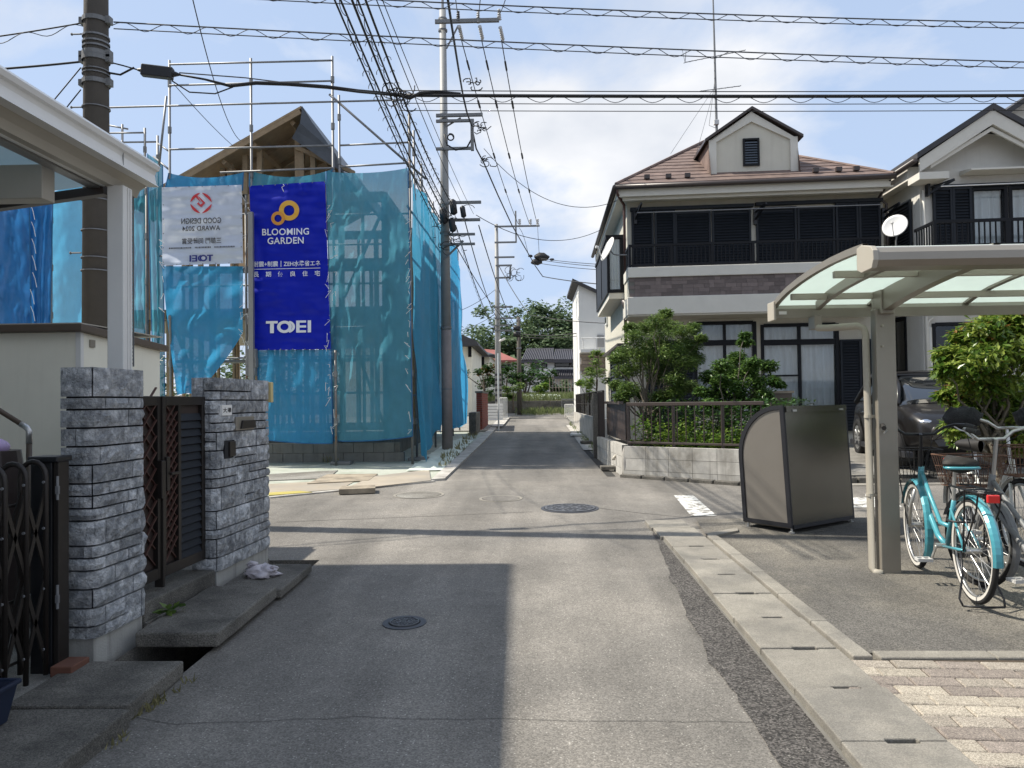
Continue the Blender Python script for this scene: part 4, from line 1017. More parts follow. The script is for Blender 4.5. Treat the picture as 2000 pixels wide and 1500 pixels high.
cable(at(1034,615,30),at(1250,632,24),.1,.014,'dark cable running right behind the brown roofed house')
cable(at(1014,652,OY),at(1220,630,30),.25,.02,'double line from the short concrete pole to the right',extra=((.12,.014),))
for i,(a,b) in enumerate((((968,565),(850,620)),((968,612),(860,650)))): cable(at(*a,FY),at(*b,28),.2,.01,('upper','lower')[i]+' thin line leaving the far pole to the left')
# ------------------------------------------------------------------ construction site on the left corner
SY=14.4                                    # front row of scaffold standards
mat('net_blue',(.05,.36,.68),.55,var=.12,vscale=2.2,translucent=.5,alpha=.93,bump=.6,bscale=6)
mat('net_teal',(.10,.37,.51),.6,var=.14,vscale=1.8,translucent=.5,alpha=.87,bump=.6,bscale=6)
mat('net_side',(.07,.37,.60),.6,var=.14,vscale=1.8,translucent=.5,alpha=.91,bump=.6,bscale=6)
mat('net_left',(.08,.36,.50),.6,var=.14,vscale=1.8,translucent=.5,alpha=.86,bump=.6,bscale=6)
mat('banner_white',(.60,.66,.78),.38,var=.04,vscale=2.0,translucent=.22)
mat('banner_blue',(.001,.012,.40),.42,var=.08,vscale=2.0,translucent=.08,spec=.22)
mat('print_red',(.55,.03,.04),.5,var=0); mat('print_black',(.05,.05,.06),.5,var=0); mat('print_navy',(.02,.03,.22),.5,var=0)
mat('print_white',(.72,.74,.80),.5,var=0); mat('print_gold',(.72,.40,.05),.5,var=0); mat('print_orange',(.62,.27,.04),.5,var=0)
mat('cement_grey',(.20,.195,.18),.9,var=.2,vscale=5,streak=.3)
mat('net_ground',(.42,.44,.38),.8,var=.18,vscale=3,col2=(.35,.38,.31),c2scale=2)
# plot surface, boards and sheets lying on it
lot_poly('building_plot',[(-24,9.2),(-5.5,9.6),(-3.62,10.33),(-1.60,11.92),(-1.50,20),(-1.42,24),(-24,24)],.012,'net_ground',.3)
lot_poly('plot_kerb',[(-1.60,11.92),(-1.40,12.02),(-1.27,20),(-1.25,26),(-1.45,26),(-1.52,20)],.035,'concrete_light',.2)
sk=MB(); sk.prism([(-3.62,10.33),(-3.55,10.27),(-1.52,11.83),(-1.60,11.92)],lambda a,b,t:(a,b,gz(b)+t),-.1,.02); struct('plot_edge',sk,'concrete_light')
def board(pts, lab, matn='plywood', th=.012, lift=.02, name='plywood_board', cat='board'):
    mb=MB(); P=[onground(a,b,lift) for a,b in pts]
    n=len(P); mb.v=[tuple(p) for p in P]+[(p.x,p.y,p.z-th) for p in P]; mb.f=[tuple(reversed(range(n))) if False else tuple(range(n))]+[(i,n+i,n+(i+1)%n,(i+1)%n) for i in range(n)]
    return tag(mb.build(name,matn),lab,cat,'boards laid on the plot')
board([(525,966),(665,955),(700,936),(525,945)],'weathered pale board nearest the stone pillar on the plot')
board([(668,957),(842,938),(838,917),(735,929),(705,940)],'pale board beside the kerb corner on the plot','plywood',.012,.03)
board([(600,944),(720,938),(738,925),(640,926)],'grey board in the middle of the plot','wood_old',.012,.034)
board([(525,938),(640,934),(660,918),(525,926)],'grey board at the foot of the scaffold, left','lot',.012,.026)
board([(662,956),(733,953),(733,947),(668,949)],'thick timber offcut lying at the plot edge','wood_old',.07,.08,'timber_offcut','timber')
board([(525,967),(610,961),(585,958.5),(525,962)],'flat yellow strap and plastic scrap by the stone pillar','yellow',.01,.028,'yellow_strap','strap')
def cloth(pts4, Y, nu, nv, matn, label, name='net_sheet', cat='sheet', amp=.05, fr=1.6, seed=0, sag=0.0, gather=0.0, group='scaffold sheets', bottom=0.0, Yfn=None, drape=0.0):
    """pts4: pixel corners tl,tr,br,bl of a hanging sheet at depth Y"""
    tl,tr,br,bl=pts4; mb=MB()
    def fn(a,b):
        x0=tl[0]+(bl[0]-tl[0])*b; y0=tl[1]+(bl[1]-tl[1])*b; x1=tr[0]+(br[0]-tr[0])*b; y1=tr[1]+(br[1]-tr[1])*b
        px=x0+(x1-x0)*a; py=y0+(y1-y0)*a
        py+=sag*4*a*(1-a)*(1-b)+bottom*4*a*(1-a)*b
        nn=mnoise.noise(Vector((px*.012*fr,py*.004*fr,seed)))+.5*mnoise.noise(Vector((px*.035*fr,py*.012*fr,seed+3)))+.25*mnoise.noise(Vector((px*.09*fr,py*.03*fr,seed+7)))
        nn+=drape*math.sin(a*19+2.2*math.sin(b*3+seed))*(.3+.7*b)
        Yv=(Yfn(px,py) if Yfn else Y)+amp*nn
        p=at(px,py,Yv); return p
    mb.grid(fn,nu,nv); o=mb.build(name,matn,smooth=True)
    for e in ([(0,k/24) for k in range(25)],[(1,k/24) for k in range(25)],[(k/16,1) for k in range(17)]):
        MB().tube([fn(*q)-Vector((0,.006,0)) for q in e],.010,5).build('hem',M['net_hem'],o,smooth=True)
    return tag(o,label,cat,group)
mat('net_hem',(.02,.13,.30),.7,var=.1)
cloth(((330,338),(476,336),(474,372),(320,380)),SY+.03,30,10,'net_blue','narrow blue net strip above the white banner',sag=10,amp=.08,seed=1)
def swoop(a,b):
    y=520+b*252; xl=316+b*22+8*b*b; xr=475-2*b if b<.5 else 475-(b-.5)**1.2*2*105
    return xl+(xr-xl)*a, y- (0 if b<.9 else 4)*math.sin(a*3.1)
mb=MB()
def sfn(a,b):
    px,py=swoop(a,b); nn=mnoise.noise(Vector((px*.02,py*.02,2)))*.10+.07*mnoise.noise(Vector(((px+py)*.03,(px-py)*.008,5)))+.08*b*math.sin(((1-a)*1.0+b)*9)
    return at(px,py,SY-.02+nn)
mb.grid(sfn,40,50); tag(mb.build('net_sheet',M['net_blue'],smooth=True),'deep blue net below the white banner, gathered to a point','sheet','scaffold sheets')
cloth(((488,333),(650,330),(640,360),(487,366)),SY+.04,30,10,'net_left','sagging pale net strip above the blue banner',sag=14,amp=.08,seed=3)
cloth(((500,684),(647,683),(650,866),(512,858)),SY-.05,36,40,'net_blue','bright blue net below the blue banner',amp=.07,seed=4,bottom=3,drape=.25)
cloth(((637,335),(797,328),(806,852),(652,861)),SY-.03,44,80,'net_teal','greenish blue net right of the blue banner',amp=.10,seed=5,sag=6,bottom=4,drape=.3)
# diagonal crease rope of the teal net
# sheets along the street side
XS=at(800,600,SY).x
def side_at(px,py,dx=0.0):
    v=ray(px,py); t=(XS+dx)/v.x; return EYEV+v*t
def side_cloth(Y0,Y1,ztl,ztr,zb0,zb1,matn,label,seed,nu=40,nv=50,amp=.10,dr=.09,xo=.05):
    mb=MB()
    def fn(a,b):
        Y=Y0+(Y1-Y0)*a; zt=ztl+(ztr-ztl)*a; zb=zb0+(zb1-zb0)*a+ .18*mnoise.noise(Vector((a*6,0,seed)))
        z=zt+(zb-zt)*b
        x=XS+xo+amp*mnoise.noise(Vector((Y*1.1,z*.35,seed)))+dr*(.35+.65*b)*math.sin(Y*5.2+1.5*math.sin(z*.9+seed))+.05*mnoise.noise(Vector((Y*4,z*.8,seed)))
        return (x+.10*b,Y,z)
    mb.grid(fn,nu,nv); return tag(mb.build('net_sheet',matn,smooth=True),label,'sheet','scaffold sheets')
z1=at(803,343,SY).z
side_cloth(14.45,16.9,z1,z1+.1,gz(15)+.05,gz(16)+.45,'net_side','blue net on the street side, at the scaffold corner',1)
side_cloth(16.85,19.4,z1+.12,z1+.15,gz(17)+.5,gz(19)+.6,'net_side','blue net on the street side, behind the steel pole',2)
side_cloth(19.35,24.2,z1+.15,z1-.1,gz(20)+.35,gz(24)+.25,'net_blue','farthest blue net of the scaffold on the street side',3,amp=.22,xo=.10)
# nets and tarpaulins further left
cloth(((252,318),(288,310),(290,722),(252,722)),15.4,10,50,'net_left','narrow greenish net just right of the white carport post',amp=.12,seed=8,drape=.3)
cloth(((288,300),(318,322),(322,775),(300,775)),14.9,10,50,'net_left','narrow net strip left of the white banner',amp=.12,seed=9,drape=.3)
cloth(((96,378),(258,318),(258,720),(96,700)),15.8,40,50,'net_side','wide blue net behind the brown pole and shed',amp=.10,seed=10,drape=.2)
cloth(((-60,400),(58,385),(62,700),(-60,700)),12.6,26,40,'tarp_blue_solid','glossy blue tarpaulin at the left edge above the shed',name='tarpaulin',amp=.16,fr=2.2,seed=11)
cloth(((56,386),(104,376),(98,640),(52,640)),12.7,14,40,'tarp_blue_solid','tied blue tarpaulin edge with cords left of the shed corner',name='tarpaulin',amp=.10,fr=2,seed=12,drape=.4)
# banners
def wav(px,py,s): return 0.016*math.sin(px*.21+2*mnoise.noise(Vector((px*.02,py*.02,s))))*math.exp(-abs(py-362)/14)+.07*mnoise.noise(Vector((px*.012,py*.02,s)))+.045*mnoise.noise(Vector((px*.04,py*.03,s+2)))+.022*mnoise.noise(Vector((px*.02,py*.09,s+5)))
def banner(pts4,Y,matn,label,s):
    tl,tr,br,bl=pts4; mb=MB()
    def fn(a,b):
        px=(tl[0]+(bl[0]-tl[0])*b)*(1-a)+(tr[0]+(br[0]-tr[0])*b)*a; py=(tl[1]+(bl[1]-tl[1])*b)*(1-a)+(tr[1]+(br[1]-tr[1])*b)*a
        return at(px,py,Y+wav(px,py,s))
    mb.grid(fn,90,140); o=mb.build('banner',matn,smooth=True); return tag(o,label,'banner')
BW=banner(((316,366),(472,361),(475,514),(317,519)),SY-.10,M['banner_white'],'white award banner with red emblem hung back to front',1)
BB=banner(((487,363),(635,354),(646,682),(498,684)),SY-.12,M['banner_blue'],'tall royal blue banner with gold rings and white lettering',2)
def surf(Y,s,lift=.018):
    return lambda px,py: at(px,py,Y+wav(px,py,s)-lift)
sw=surf(SY-.10,1); sb=surf(SY-.12,2)
def tilt(f,x0,k): return lambda a,b: f(a,b+k*(a-x0))
tw=tilt(sw,392,-.03); tbm=tilt(sb,560,-.02)
fit_text('GOOD DESIGN',(354,432,436.5,425.5),tw,'lettering','print_black',BW,.012,1.0,True)
fit_text('AWARD 2024',(356,430,450.5,441),tw,'lettering','print_black',BW,.012,1.0,True)
fit_text('三部門 同時受賞',(355,432,476,464.5),tw,'lettering','print_black',BW,.012,1.0,True)
mb=MB()
x=330.0
while x<458:
    wd=rng.uniform(1.2,2.6)
    if not (372<x<378 or 412<x<417): mb.quad(tw(x,484.5),tw(x+wd,484.5),tw(x+wd,481.8),tw(x,481.8))
    x+=wd+.9
tag(mb.build('small_print',M['print_black'],BW),kind='stuff')
def polyring(f,cx,cy,ro,ri,n,name,matn,par,a0=0,a1=2*math.pi,sy=1.0,off=(0,0)):
    mb=MB(); k=n if a1-a0<6.28 else n
    for i in range(n):
        t0=a0+(a1-a0)*i/n; t1=a0+(a1-a0)*(i+1)/n
        mb.quad(f(cx+ro*math.cos(t0),cy+sy*ro*math.sin(t0)),f(cx+ro*math.cos(t1),cy+sy*ro*math.sin(t1)),f(cx+off[0]+ri*math.cos(t1),cy+off[1]+sy*ri*math.sin(t1)),f(cx+off[0]+ri*math.cos(t0),cy+off[1]+sy*ri*math.sin(t0)))
    return mb.build(name,matn,par)
def toei(f,x0,x1,yt,yb,matn,par,mirror):
    W=x1-x0; fx=(lambda u: x1-u*W) if mirror else (lambda u: x0+u*W); H=yb-yt; mb=MB()
    def rect(u0,u1,v0,v1): mb.quad(f(fx(u0),yt+H*v1),f(fx(u1),yt+H*v1),f(fx(u1),yt+H*v0),f(fx(u0),yt+H*v0))
    rect(0,.26,0,.2); rect(.09,.175,.2,1)
    rect(.67,.745,0,1); 
    for v in (0,.41,.82): rect(.745,.89,v,v+.18)
    rect(.925,1.0,0,1)
    o=mb.build('lettering',matn,par)
    cx=fx(.41); sg=-1 if mirror else 1
    polyring(f,cx,yt+H/2,W*.165,W*.09,26,'lettering',matn,par,sy=H/2/(W*.165)*1.02)
    polyring(f,fx(.47),yt+H/2,W*.175,W*.135,16,'lettering',matn,par,-1.25 if sg>0 else math.pi-1.25,1.25 if sg>0 else math.pi+1.25,sy=H/2/(W*.165)*.98,off=(sg*-W*.02,0))
toei(tw,370,416,498,510.5,'print_navy',BW,True)
# round red award emblem: four rim segments and a folded-band mark
cx,cy,rr=392.7,396.5,21.0
for k in range(4):
    a0=math.pi/2*k+.06; a1=a0+math.pi/2-.12; mb=MB(); n=12
    for i in range(n):
        t0=a0+(a1-a0)*i/n; t1=a0+(a1-a0)*(i+1)/n
        pa=(cx+rr*math.cos(a0),cy+rr*math.sin(a0)*.95); pb=(cx+rr*math.cos(a1),cy+rr*math.sin(a1)*.95)
        ch=lambda t:(pa[0]+(pb[0]-pa[0])*t,pa[1]+(pb[1]-pa[1])*t)
        c0_,c1_=ch(i/n),ch((i+1)/n)
        mb.quad(sw(cx+rr*math.cos(t0),cy+rr*.95*math.sin(t0)),sw(cx+rr*math.cos(t1),cy+rr*.95*math.sin(t1)),sw(*c1_),sw(*c0_))
    mb.build('emblem_segment',M['print_red'],BW)
mb=MB()
def pz(*pts): mb.quad(*[sw(cx+a*rr,cy+b*rr*.95) for a,b in pts])
pz((-.36,-.72),(-.12,-.56),(.40,-.02),(.16,.0)) ; pz((-.36,-.72),(-.50,-.56),(-.50,-.56),(.02,-.02)) ; pz((.40,-.02),(.02,.42),(-.06,.14),(.16,0)); pz((.02,.42),(-.40,.06),(-.24,-.10),(-.06,.14))
mb.build('emblem_mark',M['print_red'],BW)
polyring(surf(SY-.12,2,.018),564.6,411,19.8,10.4,40,'ring','print_gold',BB)
polyring(surf(SY-.12,2,.023),543,426.4,13.4,7.2,32,'ring','print_orange',BB)
fit_text('BLOOMING',(512,603.5,459,446),tbm,'lettering','print_white',BB,.015,1.06)
fit_text('GARDEN',(522.5,593,476.3,463.2),tbm,'lettering','print_white',BB,.015,1.06)
fit_text('耐震+制震',(495,543,520.4,509.5),tbm,'lettering','print_white',BB,.012,1.0)
fit_text('ZEH水準省エネ',(554,625.5,520.4,509.5),tbm,'lettering','print_white',BB,.012,1.0)
mb=MB(); mb.quad(tbm(548.2,521),tbm(549.3,521),tbm(549.3,509),tbm(548.2,509))
for k in range(14): a=495+k*130.6/14; b=a+130.6/14; mb.quad(tbm(a,525.2),tbm(b,525.2),tbm(b,524.2),tbm(a,524.2))
mb.build('rule_line',M['print_white'],BB)
for k,cch in enumerate('長期優良住宅'): a=495+k*23.9; fit_text(cch,(a,a+10.6,540,529.6),tbm,'lettering','print_white',BB,.012)
toei(tbm,519.5,607.5,626.5,650,'print_white',BB,False)
for (B_n,f_,pts) in ((BW,sw,[(318+k*25.6,366.5-k*.8) for k in range(7)]+[(319,400+k*28) for k in range(5)]+[(471.5,398+k*28) for k in range(5)]+[(320+k*25.4,517-k*.7) for k in range(7)]),(BB,sb,[(489+k*24.2,364-k*1.5) for k in range(7)]+[(637+k*.95,385+k*33) for k in range(9)]+[(501+k*23.6,682) for k in range(7)])):
    for (ex,ey) in pts: polyring(f_,ex,ey,1.15,.45,10,'eyelet','galv',B_n)
# scaffold: standards, ledgers, diagonal, couplers
sc=thing('scaffold','galvanised tube scaffold wrapped round the timber house frame','scaffold',(-4.5,SY,gz(SY)))
PR=.0245
def std(px,pyt,Y,pyb=None,r=PR,mt='galv',coup=True):
    t=at(px,pyt,Y); zb=gz(Y) if pyb is None else at(px,pyb,Y).z
    MB().tube([(t.x,Y,zb),(t.x,Y,t.z)],r,8).build('standard',M[mt],sc,smooth=True)
    if coup:
        mb=MB(); z=t.z-.45
        while z>zb+.3: mb.tube([(t.x,Y,z-.06),(t.x,Y,z+.06)],r*1.5,8); z-=.9
        mb.build('coupler',M['galv_dull'],sc)
    return t.x
xa=std(331,118,SY+.06); xb=std(490,114,SY+.06); xc=std(649,110,SY+.06); xd=std(799,222,SY+.06,mt='rusty_pipe')
std(655,684,SY-.10,mt='rusty_pipe'); std(662,186,SY+.9); std(808,255,SY+.9); std(823,320,18.0); std(480,380,SY-.02,mt='rusty_pipe',coup=False)
std(283,250,15.6); std(239,243,16.4); std(308,265,15.1); std(286,330,15.0,mt='rusty_pipe'); std(100,384,14.2,mt='galv_dull'); std(1-8,384,14.2)
for y in (16.2,18.2,20.2,22.2,24.2): std_x=XS-.02; MB().tube([(XS-.02,y,gz(y)),(XS-.02,y,z1+.5)],PR,8).build('standard',M['galv'],sc,smooth=True)
def ledger(a,b,Ya,Yb=None,r=.019,nm='ledger'): MB().tube([at(*a,Ya),at(*b,Yb or Ya)],r,8).build(nm,M['galv'],sc,smooth=True)
for a,b,Y in (((331,126),(649,118),SY+.02),((331,167),(649,158),SY+.02),((214,210),(792,195),SY+.02),((331,292),(652,284),SY+.02),((664,284),(799,278),SY+.06),((430,337),(652,328),SY+.02),((664,326),(799,318),SY+.06),
              ((331,420),(649,416),SY+.1),((640,420),(799,417),SY+.1),((640,478),(799,476),SY+.1),((331,560),(799,552),SY+.1),((640,640),(799,636),SY+.1),((430,700),(799,694),SY+.1),((430,770),(799,766),SY+.1)): ledger(a,b,Y)
ledger((213,260),(285,259),15.6); ledger((237,278),(308,277),15.6); ledger((213,245),(250,252),16.4); ledger((308,280),(331,296),15.1,SY+.06); ledger((300,306),(331,332),15.1,SY+.06); ledger((308,500),(331,500),15.1,SY+.06)
ledger((643,184),(832,350),SY+.0,15.0,.024,'diagonal'); ledger((325,188),(310,330),SY-.05,SY-.05,.022,'diagonal')
for zq in (1.3,2.2,3.1,4.0,4.9,5.7): MB().tube([(XS-.03,SY,gz(SY)+zq),(XS-.03,24.2,gz(24)+zq)],.019,8).build('ledger',M['galv'],sc,smooth=True)
# walkway planks
for zq in (2.0,3.8): MB().box(xa,XS-.1,SY+.25,SY+.75,gz(SY)+zq,gz(SY)+zq+.04).build('walkway',M['galv_dull'],sc)
mb=MB(); 
for px,py,s in ((493,690,.09),(493,706,.1),(492,722,.09)): c=at(px,py,SY-.15); mb.box(c.x-s,c.x+s,SY-.24,SY-.1,c.z-.12,c.z+.08)
islands(mb,'counterweight',M['galv_dull'],sc,bevel=.02)
t=at(489,380,SY-.2); b=at(494,745,SY-.2); MB().box(t.x-.03,t.x+.06,SY-.26,SY-.18,b.z,at(489,415,SY-.2).z).build('downpipe',M['alu_grey'],sc)
# tie cords
mb=MB()
for k in range(95):
    px=rng.choice((318,474,486,640,797,652)); py=rng.uniform(370,850); p=at(px,py,SY-.16); mb.tube([p,p+Vector((rng.uniform(-.08,.08),0,rng.uniform(-.02,.05))),p+Vector((rng.uniform(-.06,.06),-.02,rng.uniform(-.15,-.05)))],.004,4)
for k in range(9): p=at(61+rng.uniform(-3,3),400+k*33,12.5); mb.tube([p,p+Vector((.04,0,-.1)),p+Vector((.07,0,-.25))],.005,4)
p=at(553,360,SY-.2); mb.tube([p,p+Vector((.03,-.02,-.03)),p+Vector((-.02,-.02,-.06)),p+Vector((.01,0,-.14))],.007,5)
islands(mb,'tie_cord',M['name_white'],sc)
# timber house frame
th=thing('timber_house_frame','unfinished timber house frame with gable roof behind the scaffold nets','house',(-5,17,gz(16)))
FYt=15.9; zg0=gz(FYt)+.45
def tim(a,b,wd=.105,h=.105,nm='beam',up=(0,1,0),mt='wood_new'): MB().bar(a,b,wd,h,up).build(nm,M[mt],th)
XL,XR=-9.2,XS-.75
ap=at(592,212,FYt-.3); le=at(370,338,FYt-.3); sl=(ap.z-le.z)/(ap.x-le.x)
zw=5.45+gz(FYt)
for Yq in (FYt,FYt+3.6,FYt+7.3):
    x=XR; k=0
    while x>XL:
        tim((x,Yq,zg0),(x,Yq,zw),.105,.105,'post'); 
        if k%2==0 and Yq==FYt: tim((x,Yq,zg0+.1),(x-.86,Yq,zg0+2.5),.045,.09,'brace'); tim((x-.86,Yq,zg0+2.9),(x,Yq,zw-.2),.045,.09,'brace')
        tim((x-.455,Yq,zg0),(x-.455,Yq,zw),.045,.10,'stud')
        x-=.91; k+=1
    for zq in (zg0+.05,zg0+2.6,zw): tim((XL,Yq,zq),(XR,Yq,zq),.105,.20 if zq>zg0+1 else .105,'beam',(0,0,1))
y=FYt
while y<FYt+7.5:
    tim((XR,y,zg0),(XR,y,zw),.105,.105,'post'); tim((XR,y+.455,zg0),(XR,y+.455,zw),.045,.1,'stud'); y+=.91
for zq in (zg0+.05,zg0+2.6,zw): tim((XR,FYt,zq),(XR,FYt+7.3,zq),.105,.2,'beam',(0,0,1))
mb=MB(); mb.box(XL,XR-.1,FYt+.3,FYt+7.2,zg0+2.5,zg0+2.55); mb.build('floor_deck',M['plywood'],th)
# roof: left slope deck, rafters, gable struts, felt-covered right slope
def roofz(x): return ap.z+(x-ap.x)*sl
xl=le.x-1.2
MB().prism([(ap.x,ap.z),(xl,roofz(xl)),(xl,roofz(xl)-.05),(ap.x,ap.z-.05)],lambda a,b,t:(a,t,b),FYt-.45,FYt+7.6).build('roof_deck',M['wood_new'],th)
for yq in (FYt-.42,FYt+.5,FYt+1.4,FYt+2.3): tim((ap.x-.02,yq,ap.z-.11),(xl,yq,roofz(xl)-.11),.05,.10,'rafter',(0,0,1))
for px in (582,508,450,436,480): 
    p=at(px,330,FYt); tim((p.x,FYt,zw),(p.x,FYt,roofz(p.x)-.14),.105,.105,'strut')
for px in (582,508,450):
    p=at(px,330,FYt); MB().tube([(p.x,FYt-.35,roofz(p.x)-.2),(p.x,FYt+7,roofz(p.x)-.2)],.06,4).build('purlin',M['wood_new'],th)
rx=at(672,338,FYt-.3)
MB().prism([(ap.x+.02,ap.z),(rx.x,rx.z),(rx.x-.05,rx.z-.03),(ap.x+.0,ap.z-.07)],lambda a,b,t:(a,t,b),FYt-.45,FYt+7.6).build('felt_slope',M['felt'],th)
mb=MB(); P=[(590,212),(655,300),(672,338),(640,318),(600,290),(570,270),(578,255),(586,240)]
mb.v=[tuple(at(a,b,FYt-.46-.02*i%3)) for i,(a,b) in enumerate(P)]; mb.f=[tuple(range(len(P)))]
mb.build('loose_felt',M['felt'],th)
pa,pb=at(578,288,FYt-.1),at(692,338,FYt-.1); tim(pa,pb,.08,.09,'rafter'); 
for px in (590,612): p=at(px,320,FYt-.05); tim((p.x,FYt-.05,zw),(p.x,FYt-.05,at(px,300,FYt).z),.10,.10,'strut')
# concrete footing seen under the nets
ft=MB(); ft.box(XL,XR+.12,FYt-.10,FYt+.08,gz(FYt)-.2,zg0); ft.box(XR-.06,XR+.12,FYt+.08,FYt+7.4,gz(FYt)-.2,zg0); ft.build('footing',M['cement_grey'],th)
bw=thing('block_wall','low grey block wall under the front nets','wall',(-4.5,15.0,gz(15)))
bl=bpy.data.meshes.new('block'); mbq=MB().box(-.195,.195,-.05,.05,0,.188); bl.from_pydata(mbq.v,[],mbq.f); bl.materials.append(M['cement_grey'])
MB().box(-8,XS-.3,14.98,15.02,gz(15)-.1,gz(15)+.385).build('core',M['mortar'],bw)
for r_ in range(2):
    x=-7.9+(r_%2)*.2
    while x<XS-.4: piece('block',bl,bw,Matrix.Translation((x,15.0,gz(15)+.195*r_+.002))); x+=.398
for (px,py) in ((655,908),(805,900)):
    p=onground(px,py); tag(MB().box(p.x-.06,p.x+.32,p.y-.16,p.y+.16,p.z+.01,p.z+.07).build('scaffold_pad',M['galv_dull'],bevel=.01),'dark pad under the scaffold tube '+('by the middle of the front' if px<700 else 'at the street corner'),'pad')
# crumpled ground sheet along the kerb
mb=MB()
mb.grid(lambda a,b:(-2.2+.62*a,13.2+7*b,gz(13.2+7*b)+.03+.10*max(0,mnoise.noise(Vector((a*5,b*18,1))))*(1-abs(a-.5))),10,60); tag(mb.build('ground_sheet',M['tarp_white'],smooth=True),'crumpled pale sheet lying along the kerb under the side nets','sheet')
mb=MB()
for k in range(60): y=13.4+rng.random()*9; blades(mb,-1.62+rng.uniform(-.25,.05),y,gz(y)+.02,.05,6,.12,rng,.6)
p=onground(620,900); 
for k in range(40): q=onground(rng.uniform(580,700),rng.uniform(893,905)); blades(mb,q.x,q.y,q.z,.08,5,.14,rng,.7)
tag(mb.build('plot_weeds',M['grass_dry']),'sparse weeds on the building plot along kerb and scaffold','weeds',kind='stuff')
# ------------------------------------------------------------------ house with brown roof (right of the road)
hA=at(1228,650,17.4)
H1=Frame((hA.x,hA.y),(.9977,-.068),(.0175,.9998))
def U1(px,py,v=0.0): return H1.uz(px,py,v)
gl=gz(17)+.12
lot_poly('house_plot',[(1.42,12.40),(2.95,11.35),(3.6,11.33),(16,11.6),(16,26),(1.45,26)],.10,'lot',.4)
h1=thing('house','cream two storey house with brown hipped roof, dormer and black shutters','house',tuple(H1((2.8,3,gl))))
Wd=U1(1727,500)[0]; zE=U1(1300,392)[1]; Dp=6.9
def wall_open(T,u0,u1,z0,z1,ops,v0,v1,name,matn,parent):
    us=sorted({u0,u1,*[o[0] for o in ops],*[o[1] for o in ops]}); zs=sorted({z0,z1,*[o[2] for o in ops],*[o[3] for o in ops]})
    mb=MB(T)
    for a,b in zip(us[:-1],us[1:]):
        run=None
        for c,d in zip(zs[:-1],zs[1:]):
            mid=((a+b)/2,(c+d)/2)
            if any(o[0]<mid[0]<o[1] and o[2]<mid[1]<o[3] for o in ops):
                if run: mb.box(a,b,v0,v1,*run); run=None
            else: run=(run[0],d) if run else (c,d)
        if run: mb.box(a,b,v0,v1,*run)
    return mb.build(name,matn,parent)
def window(T,parent,u0,u1,z0,z1,v,sash='sash',panes=2,transom=None,curtain=True,fw=.05,glass='glass',name='window',dep=.12,midrail=False,cover=1.0):
    fr=MB(T); fr.box(u0-.02,u0+fw,v-.03,v+.09,z0,z1); fr.box(u1-fw,u1+.02,v-.03,v+.09,z0,z1); fr.box(u0+fw,u1-fw,v-.029,v+.089,z1-fw,z1+.02); fr.box(u0+fw,u1-fw,v-.029,v+.089,z0-.02,z0+fw)
    for k in range(1,panes):
        c=u0+(u1-u0)*k/panes; fr.box(c-fw*.55,c+fw*.55,v-.01,v+.08,z0+fw,z1-fw)
    if transom: fr.box(u0+fw,u1-fw,v-.02,v+.085,transom-.07,transom+.05)
    if midrail: zm=z0+(z1-z0)*.42; fr.box(u0+fw,(u0+u1)/2,v+.0,v+.05,zm-.02,zm+.02)
    w_=fr.build(name,M[sash],parent)
    MB(T).box(u0+fw,u1-fw,v+.040,v+.046,z0+fw,z1-fw).build('pane',M[glass],w_)
    if curtain:
        mb=MB(T); n=max(20,int((u1-u0)*60))
        ue=u0+fw+(u1-u0-2*fw)*cover
        mb.grid(lambda a,b:(u0+fw+(ue-u0-fw)*a, v+.15+.02*math.sin(a*n*.75+.6*math.sin(a*17))+.012*math.sin(a*n*.31), z0+.02+(z1-z0-.04)*b),n*2,3); mb.build('curtain',M['curtain'],w_,smooth=True)
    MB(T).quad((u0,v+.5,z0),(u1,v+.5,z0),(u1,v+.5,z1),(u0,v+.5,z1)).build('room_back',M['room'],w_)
    return w_
def louvre(T,parent,u0,u1,z0,z1,v,pitch=.062,fw=.045,name='shutter',mid=True,matn='shutter'):
    mb=MB(T); mb.box(u0,u0+fw,v-.05,v,z0,z1); mb.box(u1-fw,u1,v-.05,v,z0,z1); mb.box(u0+fw,u1-fw,v-.049,v-.001,z1-fw,z1); mb.box(u0+fw,u1-fw,v-.049,v-.001,z0,z0+fw); mb.box(u0+fw,u1-fw,v-.006,v-.002,z0+fw,z1-fw)
    s=mb.build(name,M[matn],parent); mb=MB(T); z=z0+fw+pitch*.5
    while z<z1-fw-pitch*.3:
        mb.quad((u0+fw,v-.045,z-pitch*.42),(u1-fw,v-.045,z-pitch*.42),(u1-fw,v-.012,z+pitch*.42),(u0+fw,v-.012,z+pitch*.42)); z+=pitch
    mb.build('slats',M[matn],s); return s
zb3=U1(1560,806)[1]
w2=(U1(1357,700)[0],U1(1476,700)[0],zb3,U1(1476,628)[1]); w3=(U1(1488,700)[0],U1(1637,700)[0],zb3,U1(1560,633)[1])
wall_open(H1,0,Wd,gl-.3,zE,[w2,w3],0,.14,'front_wall',M['stucco'],h1)
